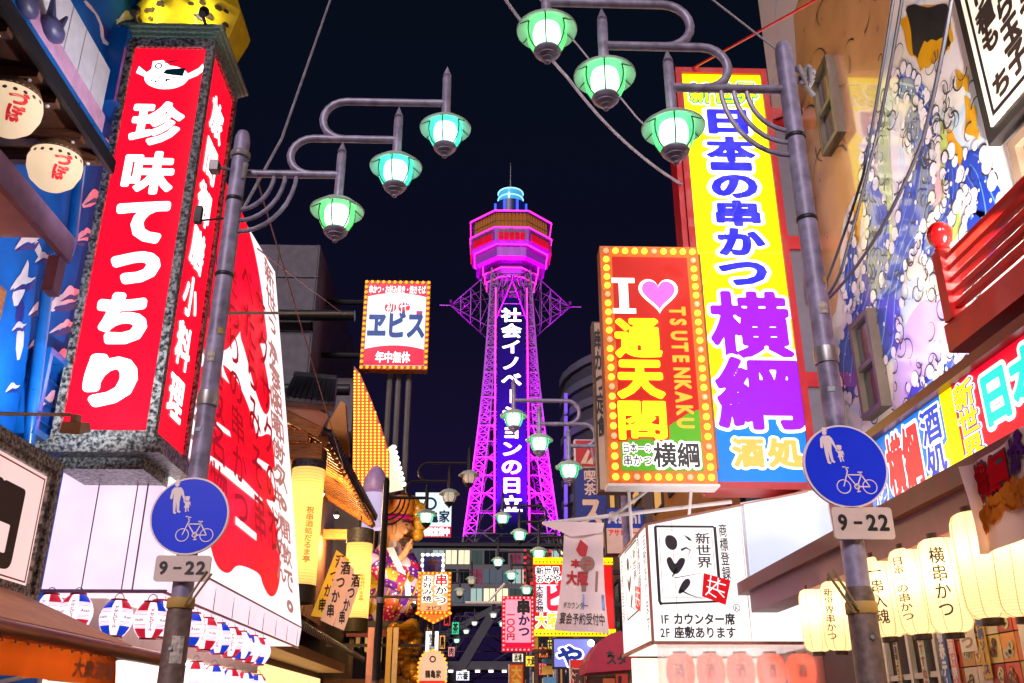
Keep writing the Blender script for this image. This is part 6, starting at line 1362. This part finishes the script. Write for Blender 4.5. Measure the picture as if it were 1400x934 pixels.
t, f2 = sign_box('indigo_sign', 'small indigo sign with white bulbs behind the skewer sign', (575, 757, 607, 790), 38, WHITE, P('indigo_panel', '#1c2a70', .5, emit=.4), bulbs=wb, step=.22, br=.035); MB().text(f2, '市', (.2, .2, .8, .85), .02, .04, res=30).build('lettering', P('dull_red_print', '#8a4a40', .5), t); MB().box(-5, f2.o.x, 38.1, 38.2, f2.o.z + .4, f2.o.z + .5).build('bracket', DARK, t)
t, f2 = sign_box('white_sign', 'tall white lit panel between skewer sign and round topped sign', (580, 862, 600, 898), 31, DARK, E('#e8f0ff', 1.2)); MB().text(f2, '営業', (.25, .1, .75, .9), .02, .03, True, 24).build('lettering', P('pale_blue_print', '#7a98c0', .5), t); MB().box(-5, f2.o.x, 31.1, 31.2, f2.o.z + .3, f2.o.z + .4).build('bracket', DARK, t)
t, f2 = sign_box('white_sign', 'small white sign at the far end of the street, bottom centre', (623, 917, 642, 931), 60, DARK, E('#f4f0ff', 1.1)); MB().text(f2, '六番', (.1, .1, .9, .9), .03, .03, res=24).build('lettering', INKL, t); MB().box(f2.o.x + .3, f2.o.x + .4, 60.1, 60.2, 0, f2.o.z).build('post', DARK, t)
far = ((664, 893, 680, 905, 70, '#ff5068', '居酒屋', 'red', 'between the distant lamps, centre'), (655, 912, 668, 922, 85, '#ffe0a0', '麺', 'cream', 'beside the raking leg'), (602, 905, 612, 930, 48, '#60c0ff', '寿司', 'light blue', 'right of the round topped sign'), (617, 850, 628, 868, 46, '#40e0a0', '茶', 'green', 'by the distant left street lamp'), (700, 893, 716, 906, 40, '#fff0d0', '酒場', 'white', 'under the pink sign'), (718, 896, 734, 912, 36, '#ffd040', '大衆', 'amber', 'under the souvenir board corner'),
       (736, 884, 750, 900, 30, '#ff8040', '魚', 'orange', 'below the souvenir board'), (646, 880, 654, 896, 62, '#ff60b0', '歌', 'pink', 'near the end of the street'), (600, 868, 609, 888, 44, '#ffb060', '鳥', 'peach', 'beyond the skewer sign'), (690, 915, 697, 928, 58, '#a0ffe0', '湯', 'mint', 'at the very bottom centre'),
       (606, 838, 616, 856, 50, '#ff4040', '鍋', 'scarlet', 'above the distant left lamps'), (628, 870, 638, 888, 72, '#ffe080', '焼', 'straw', 'on the left of the far street'), (640, 900, 650, 914, 90, '#80a0ff', '薬', 'periwinkle', 'on the left near the leg'), (668, 868, 678, 886, 80, '#ff90d0', '花', 'rose', 'under the raking brace'), (680, 880, 688, 900, 66, '#60ffff', '泉', 'cyan', 'left of the pink sign foot'), (736, 906, 748, 924, 33, '#ff6060', '丼', 'coral', 'left of the blue stall sign'), (748, 874, 757, 890, 27, '#fff060', '餅', 'lemon', 'right under the souvenir board'), (612, 884, 622, 898, 56, '#ffa0a0', '肉', 'salmon', 'right of the light blue sign'))
for x0, y0, x1, y1, Y_, c_, s_, cn, wh in far:
    if 622 < x0 < 692: continue
    t, f2 = sign_box('small_street_sign', 'small far %s lit sign %s' % (cn, wh), (x0, y0, x1, y1), Y_, DARK, E(c_, .95)); MB().text(f2, s_, (.15, .08, .85, .92), .03, .03, f2.h > f2.w, 24).build('lettering', P('black_print', '', 0), t)
    xe = -5.2 if f2.o.x < 0 else 4.6; MB().box(min(xe, f2.o.x + .02), max(xe, f2.o.x + .02), Y_ + .1, Y_ + .16, f2.o.z + f2.h * .6, f2.o.z + f2.h * .6 + .06).build('bracket', DARK, t)
# ------------------------------------------------------------------ right row
t, f2 = sign_box('souvenir_board', 'red souvenir shop board with yellow top and bottom strips', (730, 763, 842, 870), 21, P('red_sign_case', '', 0), E('#d81818', .95))
SYL = E('#f8d000', 1.1)
for b0, b1 in ((0, .09), (.91, 1)):
    MB().fbox(f2, 0, f2.w, b0 * f2.h, b1 * f2.h, .011, .03).build('yellow_strip', SYL, t)
    m = MB()
    for i in range(22): m.disc(f2, .06 + i * f2.w / 22, (b0 + .03) * f2.h if b0 == 0 else .94 * f2.h, .018, .034, None, 8)
    stuff(m.build('dot_row', INKL, t))
layered(t, f2, '新世界', (.03, .77, .33, .88), (.1, .03), (WL, INKL), c=.02, res=36); layered(t, f2, 'おみやげ処', (.03, .67, .55, .78), (.1, .03), (WL, INKL), c=.02, res=36)
MB().fbox(f2, .06, .7, f2.h * .3, f2.h * .65, .012, .018).build('pale_panel', E('#f8dce8', 1.0), t); MB().text(f2, '大阪名物', (.03, .3, .12, .64), .022, .03, True, 30).build('lettering', INKL, t); MB().text(f2, 'ビ', (.13, .3, .37, .66), .022, .06, res=40).build('lettering', DKR, t)
layered(t, f2, '大阪土産', (.02, .1, .6, .29), (.1, .04), (WL, SYL), c=.02, res=40); MB().box(2.9, 4.25, 21.1, 21.2, 4.0, 4.1).build('bracket', DARK, t); MB().box(2.9, 4.25, 21.1, 21.2, 4.7, 4.8).build('bracket', DARK, t)
t, f2 = sign_box('pink_sign', 'pink skewer sign edged with red bulbs left of the souvenir board', (686, 815, 731, 891), 27, P('red_case', '#b80a20', .5, emit=.5), E('#f8a0b8', .95), bulbs=mesh_of(MB().ball((0, 0, 0), .05, 8), 'bulb', E('#ff8090', 2.4), True), step=.12, br=.028)
layered(t, f2, '串', (.45, .66, .88, .94), (.06, .05), (INKL, INKL), c=.015, res=40); MB().text(f2, 'かつ', (.5, .26, .86, .66), .02, .04, True, 36).build('lettering', P('indigo_print', '#20186a', .5), t); MB().text(f2, '一〇〇円', (.14, .2, .4, .72), .02, .04, True, 36).build('lettering', E('#d01038', .7), t); MB().fbox(f2, .1, f2.w - .1, .1, .24, .011, .016).build('red_band', E('#e01040', .9), t); MB().fbox(f2, f2.w, f2.w + .1, 0, f2.h + .15, -.3, -.0).build('yellow_edge', P('mustard_edge', '#a88a20', .5, emit=.2), t); MB().box(1.4, 4.25, 27.1, 27.2, 4.4, 4.5).build('bracket', DARK, t)
t, f2 = sign_box('red_neon_sign', 'small sign outlined in red bulbs behind the souvenir board', (716, 752, 755, 800), 32, DARK, P('dim_red_panel', '#50141c', .5, emit=.3), bulbs=mesh_of(MB().ball((0, 0, 0), .05, 8), 'bulb', E('#ff2030', 2.4), True), step=.2, br=.05); MB().text(f2, '二号', (.3, .1, .7, .9), .02, .03, True, 24).build('lettering', WHITE, t); MB().box(f2.o.x + f2.w, 4.3, 32.1, 32.2, f2.o.z + .5, f2.o.z + .6).build('bracket', DARK, t)
t, f2 = sign_box('cafe_sign', 'dark blue vertical cafe sign left of the red and green sign', (786, 641, 832, 724), 24, DARK, P('cafe_blue_panel', '#14226a', .4, emit=.35)); MB().text(f2, '喫茶', (.3, .55, .68, .98), .02, .02, True, 36).text(f2, 'ス', (.15, .04, .85, .55), .02, .05, res=40).build('lettering', P('beige_print', '#c8a890', .5, emit=.25), t); MB().box(f2.o.x + f2.w, 4.3, 24.1, 24.2, f2.o.z + .4, f2.o.z + .5).build('bracket', DARK, t)
t, f2 = sign_box('red_sign', 'small dark red sign above the blue cafe sign', (786, 601, 816, 639), 24.2, WHITE, P('deep_red_panel', '#a01820', .4, emit=.35)); MB().poly(f2, [(.15, .1), (.3, .1), (.42, .45), (.36, .5)], .02).poly(f2, [(.3, .1), (.5, .08), (.48, .3)], .024).build('emblem', P('beige_print', '', 0), t); MB().box(f2.o.x + f2.w, 4.3, 24.3, 24.4, f2.o.z + .2, f2.o.z + .3).build('bracket', DARK, t)
t, f2 = sign_box('beer_sign', 'blue and white beer sign below the blue cafe sign', (829, 694, 884, 758), 19, DARK, P('beer_blue_panel', '#0c2c88', .4, emit=.4)); MB().fbox(f2, .02, f2.w - .02, .02, f2.h * .55, .011, .016).build('white_panel', P('beige_panel', '#c8a898', .5, emit=.3), t); MB().text(f2, 'Asahi', (.08, .62, .92, .96), .02, .04, res=40).build('brand_lettering', WHITE, t); MB().text(f2, 'アサヒビール', (.06, .38, .94, .53), .022, .04, res=30).build('lettering', P('red_print', '', 0), t); MB().box(f2.o.x + f2.w, 4.4, 19.1, 19.2, f2.o.z + .4, f2.o.z + .5).build('bracket', DARK, t)
t, f2 = sign_box('beige_board', 'tall beige board hanging behind the red and green sign', (818, 440, 868, 672), 13.2, P('brown_board_edge', '#4a3228', .5), P('beige_board_face', '#c0a48c', .5)); MB().text(f2, '串かつ定食', (.02, .3, .3, .95), .02, .03, True, 30).build('lettering', INKL, t); MB().box(f2.o.x + f2.w, 4.4, 13.3, 13.4, 6.8, 6.9).build('bracket', DARK, t)
# drum building
t = thing('drum_building', 'dark round building with ring ledges and a violet neon edge', 'building', (9.2, 42, 0))
MB().lathe((9.6, 42, 0), [(5.9, 0), (5.9, 16.8)], 36).build('wall', P('drum_dark_wall', '#4a4858', .6, var=.2), t, True)
for i in range(8): MB().lathe((9.6, 42, 0), [(5.9, 9.6 + i), (6.02, 9.62 + i), (6.02, 9.98 + i), (5.9, 10.0 + i)], 36).build('ring_ledge', P('drum_ledge', '#6a6880', .5, var=.15), t, True)
NV = E('#8a5cff', .75)
for i in range(6):
    p, q_ = at(773.5, 720 - i * 31, Y=40), at(773.5, 694 - i * 31, Y=40); MB().beam(p, q_, .14, .3).build('neon_stripe', NV, t)
# banner cloth on white pipes
t = thing('pole_banner', 'white printed banner on a white pipe before the box sign', 'banner', (1.3, 12.3, 2.7))
p0, p1 = at(768, 714, Y=12.35), at(1000, 686, Y=12.35); p2 = at(742, 716, Y=12.35)
MB().cyl(p2, p1, .028, .028, 8).build('pipe', WHITE, t, True); MB().cyl(at(835, 708, Y=12.35), at(905, 655, Y=12.35), .025, .025, 8).build('pipe', WHITE, t, True); MB().ball(at(838, 706, Y=12.35), .07, 10).build('joint', WHITE, t, True)
ft = FY(.7, 1.9, 2.5, 4.2, 12.32)
TLq, TRq, BLq, BRq = ft.px(772, 716), ft.px(824, 716), ft.px(755, 862), ft.px(836, 866)
def bq(u, v): 
    waist = 1 - .12 * math.sin(v * 2.6)
    L_ = Vector(TLq).lerp(Vector(BLq), v); R_ = Vector(TRq).lerp(Vector(BRq), v); m_ = (L_ + R_) / 2; x = m_ + (L_.lerp(R_, u) - m_) * waist
    return ft.pt(x.x, x.y, .03 * math.sin(u * 9 + v * 2) * (.3 + v))
nu2, nv2 = 20, 20
MB().add([bq(i / nu2, j / nv2) for j in range(nv2 + 1) for i in range(nu2 + 1)], [(j * (nu2 + 1) + i, (j + 1) * (nu2 + 1) + i, (j + 1) * (nu2 + 1) + i + 1, j * (nu2 + 1) + i + 1) for j in range(nv2) for i in range(nu2)]).build('cloth', paper('banner_white_cloth', '#f6e2e4', 0, .15, 2), t, True)
class BF:
    w, h = 1, 1
    def pt(s, a, b, c=0): return bq(a, 1 - b) + Vector((0, -.012 - c, 0))
bf = BF()
MB().text(bf, '本店', (.2, .58, .7, .66), 0, .05, res=30).text(bf, '大阪', (.12, .42, .62, .55), .002, .05, res=30).build('lettering', P('red_banner_print', '#c02830', .6), t)
MB().text(bf, '1Fカウンター', (.1, .2, .62, .27), 0, .0, res=30).text(bf, '宴会予約受付中', (.06, .06, .95, .17), 0, .01, res=36).build('lettering', INKL, t)
m = MB(); m.add([bf.pt(.32 + .3 * x, .68 + .17 * y) for x, y in ((0, .4), (.35, 1), (1, .6), (.8, 0), (.3, .1))], [(0, 1, 2, 3, 4)]); m.build('red_stamp', P('red_banner_print', '', 0), t)
m = MB(); m.add([bf.pt(.6 + .18 * math.cos(R(u)), .62 + .07 * math.sin(R(u))) for u in range(0, 360, 20)], [tuple(range(18))]); m.add([bf.pt(x, y) for x, y in ((.48, .36), (.82, .36), (.86, .55), (.45, .55))], [(0, 1, 2, 3)]); m.build('brown_picture_patch', P('brown_picture_print', '#9a7468', .6, var=.35, scale=8), t)
m = MB(); m.add([bf.pt(x, y) for x, y in ((.5, .2), (.97, .2), (.97, .34), (.5, .34))], [(0, 1, 2, 3)]); m.build('blue_picture_patch', P('blue_picture_print', '#8aa0d0', .6, var=.4, scale=8), t)
V_ = [at(x, y, Y=12.28) for x, y in ((740, 716), (770, 713), (826, 715), (824, 728), (780, 734), (765, 726), (748, 720))]
MB().add(V_, [tuple(range(7))]).build('folded_top', P('banner_white_cloth', '', 0), t)
# lower right stalls
t = thing('maroon_awning', 'maroon shop awning with star lettering beside the white box sign', 'awning', (3.2, 16, 2.2))
f2 = FY(1.9, 3.6, 2.0, 3.5, 15.5); q = [f2.px(*z) for z in ((802, 905), (818, 880), (832, 868), (848, 862), (870, 880), (870, 915), (802, 920))]
MB().poly(f2, q, -1.2, 0).build('canopy', P('maroon_canvas', '#a0143a', .6, var=.2), t)
m = MB(); q_ = f2.px(834, 894); m.poly(f2, [(q_[0] + .07 * (1 if i % 2 == 0 else .4) * math.sin(R(36 * i)), q_[1] + .07 * (1 if i % 2 == 0 else .4) * math.cos(R(36 * i))) for i in range(10)], .008); q_ = f2.px(829, 909); m.text(f2, 'スタ', (q_[0], q_[1], q_[0] + .34, q_[1] + .17), .008, .05, res=30, norm=False); m.build('lettering', P('black_print', '', 0), t)
MB().cyl((2.2, 15.6, 0), (2.2, 15.6, 2.3), .03, .03, 8).build('leg', DARK, t); MB().cyl((3.4, 15.6, 0), (3.4, 15.6, 2.3), .03, .03, 8).build('leg', DARK, t)
t, f2 = sign_box('blue_stall_sign', 'blue lit stall sign with a large blue character, lower right of centre', (756, 872, 812, 914), 19.5, DARK, E('#8a90f0', .75)); layered(t, f2, 'や', (.1, .05, .75, .75), (.12, .05), (WL, E('#1438a0', .6)), c=.02, res=40); MB().box(f2.o.x + .5, f2.o.x + .6, 19.6, 19.7, 0, f2.o.z).build('post', DARK, t); pl_ = MB().ball(f2.pt(f2.w * .93, f2.h * .8, .15), .07, 10).build('bright_lamp', E('#c8e0ff', 6), t)
t, f2 = sign_box('red_nobori', 'upright red banner with a dark character beside the maroon awning', (780, 902, 802, 950), 17, REDP, P('red_nobori_cloth', '#e82418', .6), thick=.05); layered(t, f2, '酒', (.1, .1, .9, .75), (.1, .05), (P('tan_print2', '#e0b890', .5), P('dark_red_brown', '#4a2420', .5)), c=.015, res=36); MB().cyl((f2.o.x, 17, 0), (f2.o.x, 17, f2.o.z + f2.h), .015, .015, 6).build('pole', WHITE, t)
t, f2 = sign_box('orange_nobori', 'slanting orange banner below the pink sign', (696, 908, 716, 950), 27, REDP, P('orange_nobori_cloth', '#f08818', .6), thick=.05); MB().text(f2, '大漁', (.15, .1, .85, .95), .02, .04, True, 30).build('lettering', P('yellow_print2', '#f0d060', .5), t); MB().cyl((f2.o.x, 27, 0), (f2.o.x, 27, f2.o.z + f2.h), .02, .02, 6).build('pole', WHITE, t)
t = thing('stall_lights', 'cluttered lit stall front under the souvenir board', 'stall', (2.6, 22, 0))
r5 = random.Random(11)
MB().box(2.2, 4.2, 22.5, 24, 0, 2.6).build('stall_body', TIMBD, t)
for i in range(16): 
    x, z = r5.uniform(1.2, 3.2), r5.uniform(1.8, 3.1); w_, h_ = r5.uniform(.1, .3), r5.uniform(.1, .4); MB().box(x, x + w_, 22.3 - .02 * i, 22.315 - .02 * i, z, z + h_).build('hanging_card', P('card_%d' % (i % 6), ('#e8e0d0', '#d04030', '#e8c050', '#60a0d0', '#f0f0f0', '#c06030')[i % 6], .6), t)
MB().box(1.15, 3.3, 22.32, 22.5, 3.1, 3.18).build('hanging_rail', TIMBD, t); MB().box(1.2, 1.28, 22.35, 22.45, 0, 3.1).build('rail_post', TIMBD, t)
# ------------------------------------------------------------------ cables and rods
def cable(label, pts, r, mat=CABLE, sag=.0, n=24):
    P_ = []
    for p, q_ in zip(pts, pts[1:]):
        for i in range(n + 1):
            u = i / n; v = Vector(p).lerp(Vector(q_), u); v.z -= sag * 4 * u * (1 - u); P_.append(v)
    tag(MB().tube(P_, r, 6).build('overhead_cable', mat, None, True), label, 'cable')
cable('pale twisted cable rising left of the left street lamp to the top edge', [at(333, 285, Y=7.6), at(385, 190, Y=8.6), at(455, -10, Y=10.5)], .016, CABLE)
cable('thick pale cable sweeping from the top edge down to the yellow sign', [at(688, -5, Y=9), at(775, 105, Y=10), at(850, 190, Y=11), at(932, 252, Y=12.0)], .022, CABLE, .05)
cable('thin pale cable behind the right street lamp globes', [at(735, -5, Y=9.5), at(870, 160, Y=11), at(935, 225, Y=12.3)], .013, CABLE)
cable('red cable crossing the top of the right street lamp', [at(935, 100, Y=12.2), at(1130, -8, Y=9)], .02, P('red_cable', '#a81818', .4))
cable('thin cable from the top edge to the right street lamp top', [at(968, -5, Y=6.2), at(1062, 68, Y=6.15)], .01, CABLE)
BK = P('black_cable', '#2c2834', .45, var=.2)
cable('dark cable hanging in front of the mural, leftmost of three', [at(1222, -5, X=4.5), at(1180, 240, X=4.7), at(1130, 385, X=4.6), at(1128, 400, X=4.6)], .018, BK, .03)
cable('dark cable hanging in front of the mural, middle of three', [at(1234, -5, X=4.5), at(1200, 180, X=4.7), at(1150, 370, X=4.6), at(1130, 405, X=4.6)], .02, BK, .03)
cable('dark cable hanging in front of the mural, rightmost of three', [at(1302, -5, X=4.4), at(1262, 190, X=4.6), at(1200, 320, X=4.6), at(1133, 408, X=4.6)], .022, BK, .05)
cable('horizontal rod from the left street lamp toward the grey building', [at(302, 428, Y=7.2), at(482, 428, Y=9.5)], .014, STEEL)
cable('thin wire slanting down behind the left street lamp bracket', [at(350, 240, Y=8), at(470, 640, Y=19)], .01, P('brown_wire', '#6a4a48', .5))
cable('thin white wire slanting to the crimson and white sign', [at(352, 340, Y=12), at(470, 430, Y=24)], .012, WHITE)
cable('thin wire crossing the yellow sign', [at(1062, 150, Y=11), at(958, 400, Y=11.6)], .006, BK)
for i, (y, Y_) in enumerate(((735, 60), (742, 62))): cable('thin span wire across the street before the tower, %s' % ('upper', 'lower')[i], [at(600, y, Y=Y_), at(770, y - 6, Y=Y_)], .03, BK, .1)
cable('white rod slanting left of the pink sign', [at(668, 822, Y=34), at(690, 798, Y=34)], .05, WHITE); cable('cream horizontal rod left of the pink sign', [at(636, 824, Y=34), at(686, 824, Y=34)], .05, WHITE)
t = thing('pole_hardware', 'cluster of cable fittings on the top of the right lamp post', 'fitting', (2.55, 6.15, 6.6)); r6 = random.Random(3); m = MB()
for i in range(14): m.cyl((2.55 + r6.uniform(-.02, .14), 6.12 + r6.uniform(-.06, .06), 6.35 + r6.uniform(0, .3)), (2.58 + r6.uniform(0, .12), 6.12, 6.38 + r6.uniform(0, .3)), .022, .018, 8)
m.build('insulators', P('insulator_grey', '#8a8488', .4, var=.4), t, True)
t = thing('pole_hardware', 'small floodlight and insulators on the top of the left lamp post', 'fitting', (-2.3, 7.15, 6.2)); ig = MATS['insulator_grey']
MB().lathe((-2.26, 7.2, 0), [(.085, 6.36), (.09, 6.37), (.09, 6.41), (.085, 6.42)], 14).build('band', ig, t, True); MB().box(-2.5, -2.42, 7.1, 7.2, 6.18, 6.28).cyl((-2.44, 7.15, 6.23), (-2.3, 7.2, 6.23), .015, .015, 6).build('floodlight', ig, t); spot_light('flood_beam', (-2.53, 7.1, 6.24), (-4.3, 7.4, 7.3), 60, (1, .95, 1), t, 120, .05, .9); MB().cyl((-2.18, 7.1, 6.08), (-2.17, 7.1, 6.24), .02, .025, 8).build('insulator', ig, t, True); MB().box(-2.6, -2.54, 7.2, 7.26, 5.7, 5.86).cyl((-2.57, 7.23, 5.72), (-2.28, 7.2, 5.74), .01, .01, 6).build('camera', BLACK, t)  # box is a small camera; its beam is added to brighten eave and wall
bpy.data.scenes.remove(TMP)
